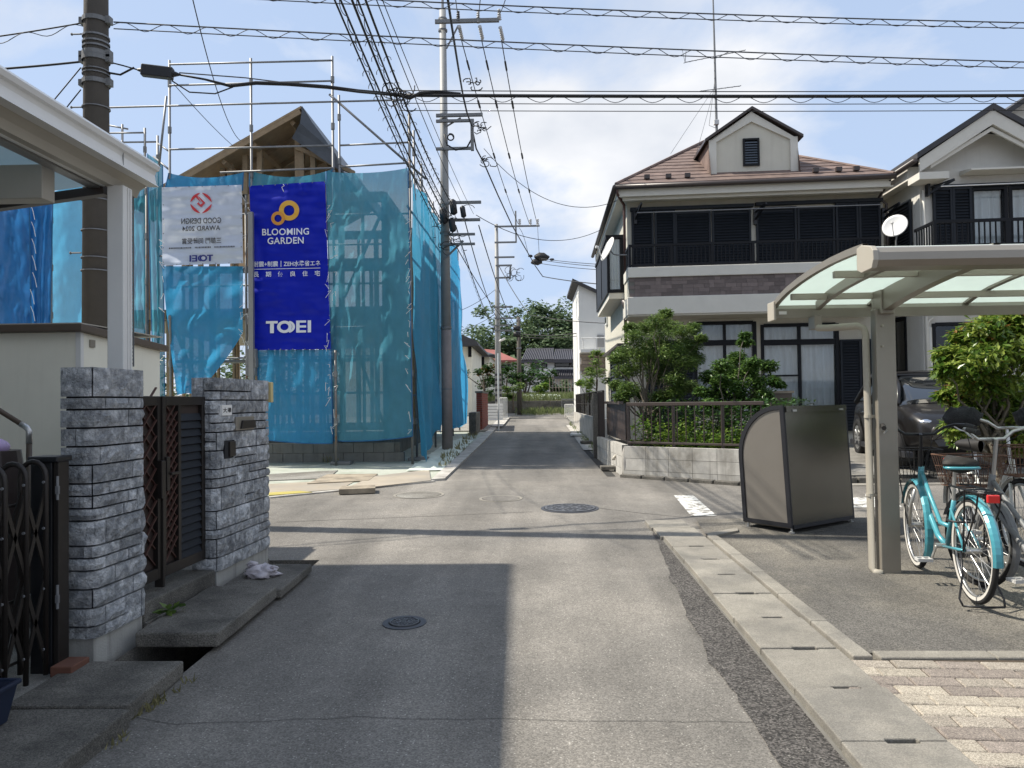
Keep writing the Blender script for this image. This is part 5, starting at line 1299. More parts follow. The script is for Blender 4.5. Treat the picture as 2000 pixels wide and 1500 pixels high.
# side walls and back
bayv=(H1.vz(1218,480)[0],H1.vz(1190,480)[0])
MB(H1).box(0,.14,.145,Dp,gl-.3,zE).build('side_wall',M['stucco'],h1); MB(H1).box(Wd-.14,Wd,.145,Dp,gl-.3,zE).build('side_wall',M['stucco'],h1); MB(H1).box(.145,Wd-.145,Dp-.14,Dp-.002,gl-.3,zE).build('back_wall',M['stucco'],h1)
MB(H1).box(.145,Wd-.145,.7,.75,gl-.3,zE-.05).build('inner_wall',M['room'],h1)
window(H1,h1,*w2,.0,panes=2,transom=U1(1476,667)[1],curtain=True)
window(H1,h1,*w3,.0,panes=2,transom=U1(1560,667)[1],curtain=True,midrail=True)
su0=U1(1640,720)[0]; su1=U1(1724,720)[0]; szt=U1(1660,663)[1]
louvre(H1,h1,su0,(su0+su1)/2-.01,gl+.25,szt,-.02); louvre(H1,h1,(su0+su1)/2+.01,su1,gl+.25,szt,-.02)
louvre(H1,h1,U1(1240,720)[0]+.9*0+.25,U1(1355,720)[0],gl+.25,U1(1355,664)[1],-.02)
# upper shutters
zs1=U1(1400,408)[1]; zs0=U1(1400,540)[1]
for (a,b,dv,top) in ((1233,1276,0,0),(1278,1318,0,0),(1318,1388,.03,-.05),(1390,1466,.015,-.02),(1476,1555,.015,-.02),(1557,1630,.03,-.05),(1631,1675,0,.02),(1676,1718,0,.02)):
    louvre(H1,h1,U1(a,460)[0],U1(b,460)[0],zs0,zs1+top,-.03+dv)
mb=MB(H1); ua,ub,uc,ud=[U1(p,410)[0] for p in (1233,1470,1474,1718)]
mb.box(ua-.03,ub,-.12,-.002,zs1+.0,zs1+.07); mb.box(uc,ud+.03,-.125,-.002,zs1+.02,zs1+.09); mb.build('shutter_head',M['shutter'],h1)
# laundry brackets and pole
mb=MB(H1)
for px in (1240,1473,1722):
    u,z=U1(px,415); mb.box(u-.03,u+.03,-.10,-.03,z-.28,z+.08); mb.bar((u,-.06,z-.18),(u+.06,-.72,z+.02),.035,.04); mb.bar((u,-.06,z-.02),(u+.06,-.72,z+.03),.03,.03)
islands(mb,'laundry_bracket',M['black_metal'],h1)
u0,z0=U1(1245,416,-.6); u1,z1_=U1(1720,400,-.6); MB(H1).tube([(u0,-.62,z0),(u1,-.62,z1_)],.012,8).build('laundry_pole',M['galv'],h1)
# balcony
bv=-.92
bu0=U1(1229,560,bv)[0]; bu1=U1(1724,560,bv)[0]
def zb(py,px=1300): return U1(px,py,bv)[1]
zc1,zc0,zt0,zl0=zb(521),zb(541),zb(579),zb(614)
bal=MB(H1).box(bu0,bu1,bv,-.01,zl0+.02,zl0+.14).build('balcony',M['stucco_trim'],h1)
MB(H1).box(bu0-.03,bu1+.03,bv-.05,bv+.12,zc0,zc1).build('cap',M['stucco_trim'],bal,bevel=.01)
MB(H1).box(bu0-.025,bu0+.12,bv+.125,-.005,zc0,zc1).build('cap_return',M['stucco_trim'],bal)
MB(H1).box(bu0,bu1,bv+.0,bv+.11,zt0,zc0-.002).build('parapet',M['mortar'],bal); MB(H1).box(bu0,bu0+.1,bv+.112,-.005,zt0,zc0-.002).build('parapet_return',M['stucco'],bal)
MB(H1).box(bu0-.05,bu1+.05,bv-.06,-.004,zl0,zt0-.002).build('fascia_band',M['stucco_trim'],bal,bevel=.012)
MB(H1).box(bu0-.03,bu1+.03,bv-.03,-.006,zl0-.03,zl0-.002).build('drip_edge',M['stucco'],bal)
tm={}
nr=5; th_=(zc0-zt0)/nr
for wdt in (.225,.11):
    mb=MB().box(-wdt/2+.002,wdt/2-.002,-.006,.004,-th_/2+.0015,th_/2-.0015); me=bpy.data.meshes.new('tile'); me.from_pydata(mb.v,[],mb.f); me.materials.append(M['tile_a']); tm[wdt]=me
R1=Matrix.Rotation(math.atan2(-.068,.9977),4,'Z')
utile=U1(1575,560,bv)[0]
for r_ in range(nr):
    u=bu0+.002+(.11 if r_%2 else 0)
    while u<utile:
        wdt=rng.choice((.225,.225,.11)); c=u+wdt/2
        if c+wdt/2>bu1: break
        p=H1((c,bv-.004-rng.choice((0,.001,.002)),zt0+th_*(r_+.5))); piece('tile',tm[wdt],bal,Matrix.Translation(p)@R1); u+=wdt
MB(H1).box(utile,bu1,bv-.004,bv-.001,zt0,zc0).build('tile_strip',M['tile_a'],bal)
rl=MB(H1); zr1=zb(477); zr0=zc1+.05
rl.box(bu0,bu1,bv+.02,bv+.07,zr1-.03,zr1+.02); rl.box(bu0,bu1,bv+.03,bv+.06,zr0-.02,zr0+.02); rl.box(bu0,bu0+.05,bv+.075,-.03,zr1-.03,zr1+.02); rl.box(bu0,bu0+.05,bv+.075,-.03,zr0-.02,zr0+.02)
for f in (0,.17,.335,.5,.67,.835,1): u=bu0+(bu1-bu0-.05)*f; rl.box(u,u+.05,bv+.018,bv+.072,zc1-.02,zr1-.031)
rl.build('railing',M['sash'],bal)
pk=MB(H1); u=bu0+.09
while u<bu1: pk.box(u-.009,u+.009,bv+.035,bv+.055,zr0+.021,zr1-.031); u+=.085
v=bv+.14
while v<-.05: pk.box(bu0+.012,bu0+.034,v-.009,v+.009,zr0+.021,zr1-.031); v+=.085
pk.build('pickets',M['sash'],bal)
# roof
ev=-.62; eL=U1(1203,360,ev); eR=U1(1746,341,ev); ze=(eL[1]+eR[1])/2; uL,uR=eL[0],eR[0]; vB=Dp+.5
apx=U1(1417,276,3.0); za_=apx[1]; uAp=(uL+uR)/2; rgl=.25; vA=3.0
def rpt(u,v,z): return H1((u,v,z))
ncs=13
fronts=thing  # (name kept free)
rf_=MB(H1); c=[(uL,ev,ze),(uR,ev,ze),(uR,vB,ze),(uL,vB,ze)]; r0=(uAp-rgl,vA,za_); r1=(uAp+rgl,vA+.2,za_)
rf_.quad(c[0],c[1],r1,r0); rf_.quad(c[1],c[2],r1); rf_.quad(c[2],c[3],r0,r1); rf_.quad(c[3],c[0],r0)
roof1=rf_.build('roof',M['slate'],h1)
for k in range(ncs):
    t0=k/ncs; t1=(k+1)/ncs
    L0=Vector(c[0]).lerp(Vector(r0),t0); L1=Vector(c[0]).lerp(Vector(r0),t1); R0_=Vector(c[1]).lerp(Vector(r1),t0); R1_=Vector(c[1]).lerp(Vector(r1),t1); d=Vector((0,-.003,.022))
    mb=MB(H1); mb.quad(L0+d,R0_+d,R1_+d*.25,L1+d*.25); mb.quad(L0,R0_,R0_+d,L0+d); mb.build('course',M['slate'],roof1)
    B0=Vector(c[3]).lerp(Vector(r0),t0); B1=Vector(c[3]).lerp(Vector(r0),t1); d=Vector((-.003,0,.022))
    mb=MB(H1); mb.quad(B0+d,L0+d,L1+d*.25,B1+d*.25); mb.quad(B0,L0,L0+d,B0+d); mb.build('course',M['slate'],roof1)
mb=MB(H1)
for a,b in ((c[0],r0),(c[1],r1),(r0,r1)): mb.tube([Vector(a)+Vector((0,0,.02)),Vector(b)+Vector((0,0,.03))],.04,6)
mb.build('hip_cap',M['slate'],roof1)
mb=MB(H1)
for px,py in ((1263,346),(1305,349),(1342,344),(1592,335),(1637,338),(1671,332)):
    u,z=U1(px,py,ev+.3); t=(z-ze)/(za_-ze); mb.box(u-.06,u+.06,ev+.22,ev+.30,ze+.18,ze+.27)
islands(mb,'snow_guard',M['gutter_brown'],roof1)
# eaves: fascia, soffit, gutter
mb=MB(H1); fz=ze-.01
mb.box(uL+.05,uR-.05,ev+.05,ev+.09,fz-.24,fz-.03); mb.box(uL+.09,uR-.09,ev+.10,-.001,fz-.24,fz-.20); mb.box(uL+.05,uL+.09,ev+.092,vB-.1,fz-.24,fz-.03); mb.box(uR-.09,uR-.05,ev+.092,vB-.1,fz-.24,fz-.03); mb.box(uL+.092,-.001,ev+.1,vB-.1,fz-.239,fz-.20); mb.box(Wd+.001,uR-.092,ev+.1,vB-.1,fz-.239,fz-.20)
mb.box(uL+.16,uR-.16,ev+.17,ev+.22,fz-.30,fz-.242); mb.build('eaves',M['stucco_trim'],h1)
mb=MB(H1); mb.tube([(uL-.02,ev-.04,fz-.05),(uR+.02,ev-.04,fz-.05)],.055,10); mb.tube([(uL-.03,ev-.05,fz-.05),(uL-.03,vB,fz-.05)],.055,10); mb.build('gutter',M['gutter_brown'],h1,smooth=True)
mb=MB(H1); mb.tube([(uL+.02,ev-.03,fz-.08),(uL+.03,ev,fz-.2),(-.07,-.12,fz-.32),(-.07,-.12,fz-.45),(-.07,-.12,zc1)],.03,8); mb.build('downpipe',M['bronze_red'],h1,smooth=True)
mb=MB(H1); u,z=U1(1221,592,-.2); mb.tube([(u,-.2,z+.06),(u,-.2,z-.12),(u,-.2,z-.14),(u,-.2,gl)],[.09,.05,.035,.035],8); mb.tube([(uR-.06,ev+.05,fz-.1),(uR-.1,-.1,fz-.35),(Wd+.03,-.1,fz-.5),(Wd+.03,-.1,gl+2.6)],.03,8); mb.build('downpipe',M['gutter_brown'],h1,smooth=True)
# dormer
dm=[U1(px,py,0) for px,py in ((1385,349),(1558,345),(1558,272),(1466,220),(1385,275))]
dfl=MB(H1).prism(dm,lambda a,b,t:(a,t,b),-.005,.14).build('dormer',M['stucco'],h1)
du0,du1,dz0=dm[0][0],dm[1][0],dm[0][1]; dzs=(dm[2][1]+dm[4][1])/2; dap=dm[3]
slope=(za_-ze)/(vA-ev); vback=ev+(dap[1]-ze)/slope; vsh=ev+(dzs-ze)/slope; v00=ev+(dz0-ze)/slope
mb=MB(H1); tw_=.16
def tri(*p): mb.quad(*p)
for (oa,ob) in (((du0,dz0),(du0+tw_,dz0)),((du1-tw_,dz0),(du1,dz0))): mb.box(oa[0],ob[0],-.06,-.006,dz0,dzs+.02)
for (ux,sg) in ((du0,1),(du1,-1)):
    ms=(dap[1]-dzs)/(dap[0]-ux)
    mb.prism([(ux,dzs-.03),(ux+sg*tw_,dzs-.03+ms*0+abs(ms)*tw_*0),(dap[0],dap[1]-.22),(dap[0],dap[1])],lambda a,b,t:(a,t,b),-.0595,-.007)
mb.build('dormer_frame',M['stucco_trim'],dfl)
mb=MB(H1)
for ux in (du0,du1): mb.quad((ux,.0,dz0),(ux,v00,dz0),(ux,vsh,dzs),(ux,.0,dzs))
mb.build('dormer_cheek',M['slate'],dfl)
mb=MB(H1); oh=.10; 
for ux,sg in ((du0,-1),(du1,1)):
    ms=(dap[1]-dzs)/abs(dap[0]-ux); ue=ux+sg*oh; zz_=dzs-ms*oh; vE=ev+(zz_-ze)/slope
    for dz in (0.0,.06): mb.quad((ue,-.14,zz_+.04+dz),(dap[0],-.14,dap[1]+.04+dz),(dap[0],vback+.2,dap[1]+.04+dz),(ue,vE+.1,zz_+.04+dz))
    mb.quad((ue,-.14,zz_+.04),(dap[0],-.14,dap[1]+.04),(dap[0],-.14,dap[1]+.10),(ue,-.14,zz_+.10)); mb.quad((ue,-.14,zz_+.04),(ue,-.14,zz_+.10),(ue,vE+.1,zz_+.10),(ue,vE+.1,zz_+.04))
mb.build('dormer_roof',M['gutter_brown'],dfl)
wu0,wz1=U1(1450,272); wu1,wz0=U1(1483,324)
louvre(H1,dfl,wu0,wu1,wz0,wz1,-.01,.075,.04,'vent_window',matn='glass_frame') if False else None
mb=MB(H1); mb.box(wu0,wu0+.04,-.055,-.007,wz0,wz1); mb.box(wu1-.04,wu1,-.055,-.007,wz0,wz1); mb.box(wu0+.04,wu1-.04,-.054,-.007,wz1-.04,wz1); mb.box(wu0+.04,wu1-.04,-.054,-.007,wz0,wz0+.04); vw=mb.build('vent_window',M['sash'],dfl)
mb=MB(H1); n=9
for k in range(n): z=wz0+.05+(wz1-wz0-.1)*k/n; mb.quad((wu0+.04,-.05,z),(wu1-.04,-.05,z),(wu1-.04,-.015,z+.08),(wu0+.04,-.015,z+.08))
mb.build('glass_slats',M['car_glass'],vw)
# side wall features: bay window, small windows, shutter screen
va,vb=bayv; zt_=H1.vz(1200,432,-.35)[1]; zbq=H1.vz(1205,545,-.35)[1]
by=MB(H1); by.box(-.40,-.003,va,vb,zbq-.02,zbq+.06); by.box(-.42,-.003,va-.03,vb+.03,zt_-.05,zt_+.03)
for v in (va,vb-.07): by.box(-.40,-.33,v,v+.07,zbq+.06,zt_-.05); by.box(-.08,-.003,v,v+.07,zbq+.06,zt_-.05)
by.box(-.40,-.34,(va+vb)/2-.03,(va+vb)/2+.03,zbq+.06,zt_-.05)
bay=by.build('bay_window',M['sash'],h1)
MB(H1).box(-.335,-.085,va+.02,va+.028,zbq+.06,zt_-.05).build('pane',M['glass'],bay); MB(H1).box(-.385,-.375,va+.07,vb-.07,zbq+.06,zt_-.05).build('pane',M['shutter'],bay)
mb=MB(H1); mb.grid(lambda a,b:(-.33+.25*a,va+.07+.012*math.sin(a*26),zbq+.07+(zt_-zbq-.13)*b),30,2); mb.build('curtain',M['curtain'],bay,smooth=True)
MB(H1).box(-.36,-.004,va+.02,vb-.02,zbq-.16,zbq-.021).build('bay_base',M['stucco_trim'],bay)
for (p0,p1,y0,y1) in ((1187,1184,578,634),(1193,1190,562,610)):
    v0=H1.vz(p0,600)[0]; v1=H1.vz(p1,600)[0]; zq0=H1.vz(p0,y1)[1]; zq1=H1.vz(p0,y0)[1]
    wn=MB(H1).box(-.05,-.002,v0,v1,zq0,zq1).build('window',M['alu_white'],h1); MB(H1).box(-.055,-.051,v0+.06,v1-.06,zq0+.06,zq1-.06).build('pane',M['glass_dark'],wn)
v0=H1.vz(1206,740,-.3)[0]; v1=H1.vz(1178,740,-.3)[0]; zq1=H1.vz(1200,682,-.3)[1]
class SideT:
    def __call__(s,p): return H1((p[1]-.0,p[0],p[2]))
sh=louvre(SideT(),h1,v0,(v0+v1)/2-.05,gl+.1,zq1,-.05,.09,.06,'side_shutter'); louvre(SideT(),h1,(v0+v1)/2+.05,v1,gl+.1,zq1,-.05,.09,.06,'side_shutter')
MB(H1).box(-.30,-.002,v0-.1,v1+.1,zq1+.02,zq1+.08).build('canopy',M['gutter_brown'],h1)
# aerial on the roof
tm0=at(1400,250,19.2); an=thing('tv_aerial','tall roof aerial with two antenna arrays on the brown roof','antenna',tuple(at(1400,255,19.2)))
mt=at(1392,-40,19.2); mm=tm0+(mt-tm0)*1.0
MB().tube([at(1400,262,19.2),at(1396,110,19.2),at(1391,-60,19.2)],[.034,.026,.014],8).build('mast',M['galv_dull'],an)
mb=MB(); b0,b1_=at(1338,122,19.2),at(1455,98,19.0); mb.tube([b0,b1_],.010,6)
for k in range(11): p=b0.lerp(b1_,k/10); L=.17-.006*k; d=Vector((.35,.9,.0)).normalized(); mb.tube([p-d*L-Vector((0,0,L*.5)),p+d*L+Vector((0,0,L*.5))],.010,5)
p=at(1340,100,19.2); mb.tube([b0,p],.008,5); mb.tube([b0,at(1332,95,19.2)],.006,5)
mb.build('uhf_array',M['galv_dull'],an)
mb=MB(); b0,b1_=at(1368,178,19.2),at(1445,168,19.1); mb.tube([b0,b1_],.010,6)
for k in range(7): p=b0.lerp(b1_,k/6); mb.tube([p-Vector((.06,.12,.06)),p+Vector((.06,.12,.06))],.010,5)
mb.build('vhf_array',M['galv_dull'],an)
c=at(1399,240,19.15); MB().box(c.x-.06,c.x+.06,c.y-.05,c.y+.05,c.z-.05,c.z+.07).build('booster_box',M['dish'],an,bevel=.01)
mb=MB()
for (a,b) in ((1397,1310),(1397,1360)): mb.tube([at(1396,170,19.2),at(b,300,18.0)],.005,4)
mb.tube([at(1397,150,19.1),at(1388,220,19.0),at(1385,245,19.),at(1398,250,19.1)],.006,4); mb.build('guy_wire',M['cable_grey'],an)
# satellite dishes
def dish(c,nrm,r,label,arm_to,foot):
    nrm=Vector(nrm).normalized(); t=thing('satellite_dish',label,'satellite dish',tuple(foot))
    a=nrm.orthogonal().normalized() if abs(nrm.z)>.95 else nrm.cross(Vector((0,0,1))).normalized(); b=nrm.cross(a)
    mb=MB(); nr_=6; n=28
    for back in (0,1):
        for k in range(nr_+1):
            f=k/nr_
            for i in range(n): an_=2*math.pi*i/n; mb.v.append(tuple(c+a*(r*f*math.cos(an_))+b*(r*1.06*f*math.sin(an_))+nrm*(.22*r*f*f-back*.012)))
        o=back*(nr_+1)*n
        for k in range(nr_):
            for i in range(n): j=(i+1)%n; mb.f.append((o+k*n+i,o+k*n+j,o+(k+1)*n+j,o+(k+1)*n+i))
    e=nr_*n; o=(nr_+1)*n
    for i in range(n): j=(i+1)%n; mb.f.append((e+i,e+j,o+e+j,o+e+i))
    mb.build('reflector',M['dish'],t,smooth=True)
    low=c+b*(-r*1.0 if b.z>0 else r*1.0)+nrm*(.2*r); fp_=c+nrm*(r*1.05)+Vector((0,0,-.25*r))
    mb=MB(); mb.tube([low,low.lerp(fp_,.5)+Vector((0,0,-.03)),fp_],.010,6); mb.build('feed_arm',M['dish'],t); MB().tube([fp_,fp_+(fp_-c).normalized()*.06],.03,10).build('feed_horn',M['dish'],t)
    MB().tube([c-nrm*.02,c-nrm*.10+Vector((0,0,-.05)),arm_to,foot],.016,8).build('mount_arm',M['galv_dull'],t,smooth=True)
c=at(1190,488,16.55); dish(c,(-.93,-.25,.42),.26,'white satellite dish at the left end of the balcony',at(1206,498,16.5),at(1224,498,16.5))
c=at(1749,443,15.3); dish(c,(-.62,-.75,.42),.235,'white satellite dish between the two right hand houses',at(1750,470,15.4),at(1750,520,15.4))
# ------------------------------------------------------------------ second house at the right edge
q=at(1798,450,16.3); H2=Frame((q.x,q.y),(.9977,-.068),(.0175,.9998))
U2=lambda px,py,v=0.0: H2.uz(px,py,v)
h2=thing('house','pale gabled two storey house at the right edge with black balcony rail','house',tuple(H2((3,3,gl))))
W2=6.6; ovh=-.55
rk0=U2(1792,309,ovh); rka=U2(1941,212,ovh); sp_=(rka[1]-rk0[1])/(rka[0]-rk0[0]); uA=rka[0]; 
ops=[(U2(1897,420)[0],U2(1966,420)[0],U2(1930,500)[1],U2(1930,366)[1]),(U2(1972,420)[0],U2(2080,420)[0],U2(1930,500)[1],U2(1930,366)[1]),(U2(1822,660)[0],U2(1900,660)[0],gl+.4,U2(1830,632)[1])]
zeave=U2(1797,345)[1]
wall_open(H2,0,W2,gl-.3,zeave,ops,0,.14,'front_wall',M['stucco2'],h2)
zr_=lambda u: rka[1]-abs(u-uA)*sp_
MB(H2).prism([(0,zeave),(W2,zeave),(W2,max(zeave,zr_(W2)-.3)),(uA,rka[1]-.3),(0,max(zeave,zr_(0)-.3))],lambda a,b,t:(a,t,b),.0,.14).build('gable',M['stucco2'],h2)
lw=[(H2.vz(1771,675)[0],H2.vz(1740,675)[0],H2.vz(1755,728)[1],H2.vz(1755,622)[1])]
class SideT2:
    def __call__(s,p): return H2((p[1],p[0],p[2]))
wall_open(SideT2(),.145,7,gl-.3,zeave,lw,0,.14,'side_wall',M['stucco2'],h2)
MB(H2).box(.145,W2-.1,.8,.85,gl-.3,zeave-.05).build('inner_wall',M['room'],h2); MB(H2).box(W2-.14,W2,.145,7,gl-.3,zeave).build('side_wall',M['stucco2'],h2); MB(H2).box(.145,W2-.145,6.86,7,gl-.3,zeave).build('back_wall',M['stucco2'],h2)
window(SideT2(),h2,*lw[0],.0,panes=1,glass='glass')
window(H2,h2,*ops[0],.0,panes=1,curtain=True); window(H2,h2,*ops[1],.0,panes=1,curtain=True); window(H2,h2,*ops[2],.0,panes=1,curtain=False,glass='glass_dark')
um1=U2(1820,420)[0]; um2=U2(1895,420)[0]; zsh=U2(1850,368)[1]; zsb=U2(1850,500)[1]
louvre(H2,h2,um1,(um1+um2)/2,zsb,zsh,-.03); louvre(H2,h2,(um1+um2)/2+.005,um2,zsb,zsh,-.03)
mb=MB(H2); a=U2(1820,362)[0]; mb.box(a,W2-.3,-.10,-.003,zsh+.0,zsh+.06); mb.build('shutter_head',M['shutter'],h2)
v0=H2.vz(1795,420)[0]+.25; v1=v0+1.0; louvre(SideT2(),h2,v0,v1,H2.vz(1790,480)[1]-.4,H2.vz(1790,385)[1],-.03)
mb=MB(H2)
for sgn,ue in ((-1,rk0[0]),(1,2*uA-rk0[0])):
    dz=rk0[1]
    for z in (0,.12): mb.quad((ue,ovh,dz+z),(uA,ovh,rka[1]+z),(uA,7.4,rka[1]+z),(ue,7.4,dz+z))
    mb.quad((ue,ovh,dz),(uA,ovh,rka[1]),(uA,ovh,rka[1]+.12),(ue,ovh,dz+.12)); mb.quad((ue,ovh,dz),(ue,ovh,dz+.12),(ue,7.4,dz+.12),(ue,7.4,dz))
rf2=mb.build('roof',M['roof_dark'],h2)
mb=MB(H2)
for ue,sg in ((rk0[0],1),(2*uA-rk0[0],-1)):
    mb.prism([(ue+sg*.06,rk0[1]+.0),(uA,rka[1]-.005),(uA,rka[1]-.30),(ue+sg*.06,rk0[1]-.27)],lambda a,b,t:(a,t,b),ovh+.04,ovh+.09)
    mb.prism([(ue+sg*.3,rk0[1]-.1),(uA,rka[1]-.34),(uA,rka[1]-.42),(ue+sg*.3,rk0[1]-.19)],lambda a,b,t:(a,t,b),ovh+.095,ovh+.14)
mb.build('barge_board',M['stucco_trim'],rf2)
mb=MB(H2); mb.box(rk0[0]+.05,.0+.35,ovh+.045,-.003,rk0[1]-.42,rk0[1]-.275); mb.box(rk0[0]+.05,-.003,-.0,7,rk0[1]-.30,rk0[1]-.02); mb.build('boxed_eave',M['stucco_trim'],rf2)
mb=MB(H2)
for (ua_,ub_) in ((rk0[0]+.1,uA),(uA,2*uA-rk0[0]-.1)):
    mb.quad((ua_,ovh+.1,zr_(ua_)-.06),(ub_,ovh+.1,zr_(ub_)-.06),(ub_,-.003,zr_(ub_)-.06),(ua_,-.003,zr_(ua_)-.06))
mb.build('soffit',M['stucco_trim'],rf2)
MB(H2).tube([(rk0[0]-.05,ovh,rk0[1]-.05),(rk0[0]-.05,7.3,rk0[1]-.05)],.055,8).build('gutter',M['gutter_brown'],rf2,smooth=True)
# rear gable further right and higher
g0=U2(1945,235,2.5); g1=U2(2060,160,2.5)
mb=MB(H2); mb.prism([(g0[0],g0[1]),(g1[0],g1[1]),(g1[0]+2,g1[1]-1.2),(g1[0]+2,zeave),(g0[0],zeave)],lambda a,b,t:(a,t,b),2.5,2.6); mb.build('rear_gable',M['stucco_trim'],h2)
mb=MB(H2); mb.prism([(g0[0]-.3,g0[1]-.1),(g1[0],g1[1]+.12),(g1[0],g1[1]-.02),(g0[0]-.3,g0[1]-.24)],lambda a,b,t:(a,t,b),2.1,7); mb.build('rear_roof',M['roof_dark'],h2)
a0,zq=U2(1874,338); a1=W2-.2; mb=MB(H2); mb.prism([(-.45,zq-.07),(-.45,zq-.035),(-.003,zq+.03),(-.003,zq-.07)],lambda a,b,t:(t,a,b),a0,a1); mb.build('window_hood',M['stucco_trim'],h2)
MB(H2).box(a0-.03,a1,-.6,-.01,zq+.0,zq+.03).build('hood_sheet',M['roof_dark'],h2) if False else None
bv2=-.85; rl=MB(H2); r1_=U2(1900,431,bv2)[1]; r0_=U2(1900,478,bv2)[1]; ru0=U2(1826,450,bv2)[0]
rl.box(ru0,W2,bv2-.025,bv2+.025,r1_-.03,r1_+.03); rl.box(ru0,W2,bv2-.02,bv2+.02,r0_-.03,r0_+.02); rl.box(ru0-.025,ru0+.025,bv2-.026,bv2+.026,r0_-.5,r1_+.035)
rl.box(ru0-.02,ru0+.02,bv2+.027,-.03,r1_-.03,r1_+.03); rl.box(ru0-.02,ru0+.02,bv2+.027,-.03,r0_-.03,r0_+.02)
for px in (1968,2050): u=U2(px,450,bv2)[0]; rl.box(u-.05,u+.05,bv2-.024,bv2+.024,r0_-.5,r1_-.031)
bal2=MB(H2).box(ru0-.05,W2,bv2-.05,-.01,r0_-.75,r0_-.1).build('balcony',M['stucco2'],h2)
rl.build('railing',M['sash'],bal2)
pk=MB(H2); u=ru0+.1
while u<W2-.1: pk.box(u-.011,u+.011,bv2-.012,bv2+.012,r0_+.02,r1_-.03); u+=.105
v=bv2+.12
while v<-.05: pk.box(ru0-.01,ru0+.01,v-.01,v+.01,r0_+.02,r1_-.03); v+=.105
pk.build('pickets',M['sash'],bal2)
mb=MB(H2); u,z=U2(1806,372); mb.box(u,u+.05,-.14,-.01,z-.14,z+.14); mb.bar((u,-.05,z-.12),(u+.32,-.55,z+.06),.035,.04); mb.bar((u,-.05,z+.02),(u+.32,-.55,z+.07),.03,.03); mb.build('laundry_bracket',M['black_metal'],h2)
u0,z0=U2(1838,364,-.5); MB(H2).tube([(u0,-.5,z0),(W2,-.5,z0+.02)],.012,8).build('laundry_pole',M['alu_white'],h2)
mb=MB(H2); mb.tube([(.05,-.05,zeave-.3),(.05,-.05,gl)],.03,8); u=U2(1803,680)[0]; mb.tube([(u+.12,-.06,U2(1800,640)[1]),(u+.12,-.06,gl)],.035,8); u,z=U2(1822,620); mb.tube([(u,-.05,z),(u-.1,-.08,z-.06),(u-.13,-.06,z-.12),(u-.13,-.06,gl)],.022,8); mb.build('downpipe',M['stucco_trim'],h2,smooth=True)
# ------------------------------------------------------------------ garden at the corner: block wall, fence, trees
A_=Vector((1.46,12.33,0)); B_=Vector((3.35,10.98,0)); Bk=Vector((1.30,15.2,0))
wtop=at(1221,871,12.33).z
gw=thing('garden_wall','low weathered concrete block wall round the corner garden','wall',(A_.x,A_.y,gz(12.3)))
def block_run(P,Q,zb_fn,zt,parent,bl_=.39,rows=3):
    d=(Q-P); L=d.length; d.normalize(); ang=math.atan2(d.y,d.x); n=int(L/bl_+.5); bl_=L/n; nrm=Vector((-d.y,d.x,0))
    zlow=min(gz(P.y),gz(Q.y))-.05; h=.19
    mb=MB(); mb.box(-bl_/2+.003,bl_/2-.003,-.05,.05,-h/2+.003,h/2-.003); me=bpy.data.meshes.new('block'); me.from_pydata(mb.v,[],mb.f); me.materials.append(M['block'])
    c=MB(lambda p:P+d*p[0]+nrm*p[1]+Vector((0,0,p[2]))); c.box(0,L,-.046,.046,zlow-.2,zt-.004); c.build('core',M['mortar'],parent)
    for r in range(rows):
        for k in range(n):
            p=P+d*(bl_*(k+.5))+nrm*rng.uniform(-.001,.001)+Vector((0,0,zt-h*(r+.5))); piece('block',me,parent,Matrix.Translation(p)@Matrix.Rotation(ang,4,'Z'))
block_run(A_,B_,None,wtop,gw); block_run(A_,Bk,None,wtop+.02,gw)
blob('corner_bead',(A_.x,A_.y,wtop-.25),.06,'concrete_light',gw,8,.1,2,0,(1,1,4.2))
# concrete toe along the road
tk=thing('wall_toe','crumbled concrete toe at the foot of the garden wall','kerb',(2.2,11.6,gz(11.6)))
for k in range(6):
    a=A_.lerp(B_,k/6+.005)+Vector((-.08,-.10,0)); b=A_.lerp(B_,(k+1)/6-.005)+Vector((-.08,-.10,0)); MB().bar((a.x,a.y,gz(a.y)+.015),(b.x,b.y,gz(b.y)+.015),.14,.07).build('toe_stone',M['concrete_old'],tk,bevel=.012)
# drain crate at the wall foot, pipe outlet, small slab over the drain
p=onground(1350,934); dc=thing('drain_tray','black slotted plastic tray lying against the garden wall','tray',tuple(p))
D_=(B_-A_).normalized()
T_=lambda q: Vector((p.x,p.y,p.z))+D_*q[0]+Vector((D_.y,-D_.x,0))*-q[1]*-1+Vector((0,0,q[2]))
mb=MB(T_); mb.box(-.22,.22,-.09,-.08,.0,.10); mb.box(-.22,.22,.08,.09,.0,.10); mb.box(-.22,-.21,-.08,.08,0,.1); mb.box(.21,.22,-.08,.08,0,.1); mb.box(-.25,.25,-.11,-.092,.085,.11); mb.box(-.25,.25,.092,.11,.085,.11); mb.box(-.25,.25,-.08,.08,.0,.01); mb.build('tray_body',M['black_plastic'],dc)
p2_=at(1193,893,12.9); oc=thing('drain_pipe','grey plastic pipe elbow sticking out of the garden wall','pipe',tuple(p2_)); MB().tube([(1.44,12.95,p2_.z+.01),(1.36,12.93,p2_.z+.012),(1.335,12.92,p2_.z-.02),(1.335,12.92,p2_.z-.05)],.028,10).build('pipe_elbow',M['champagne_pale'],oc,smooth=True)
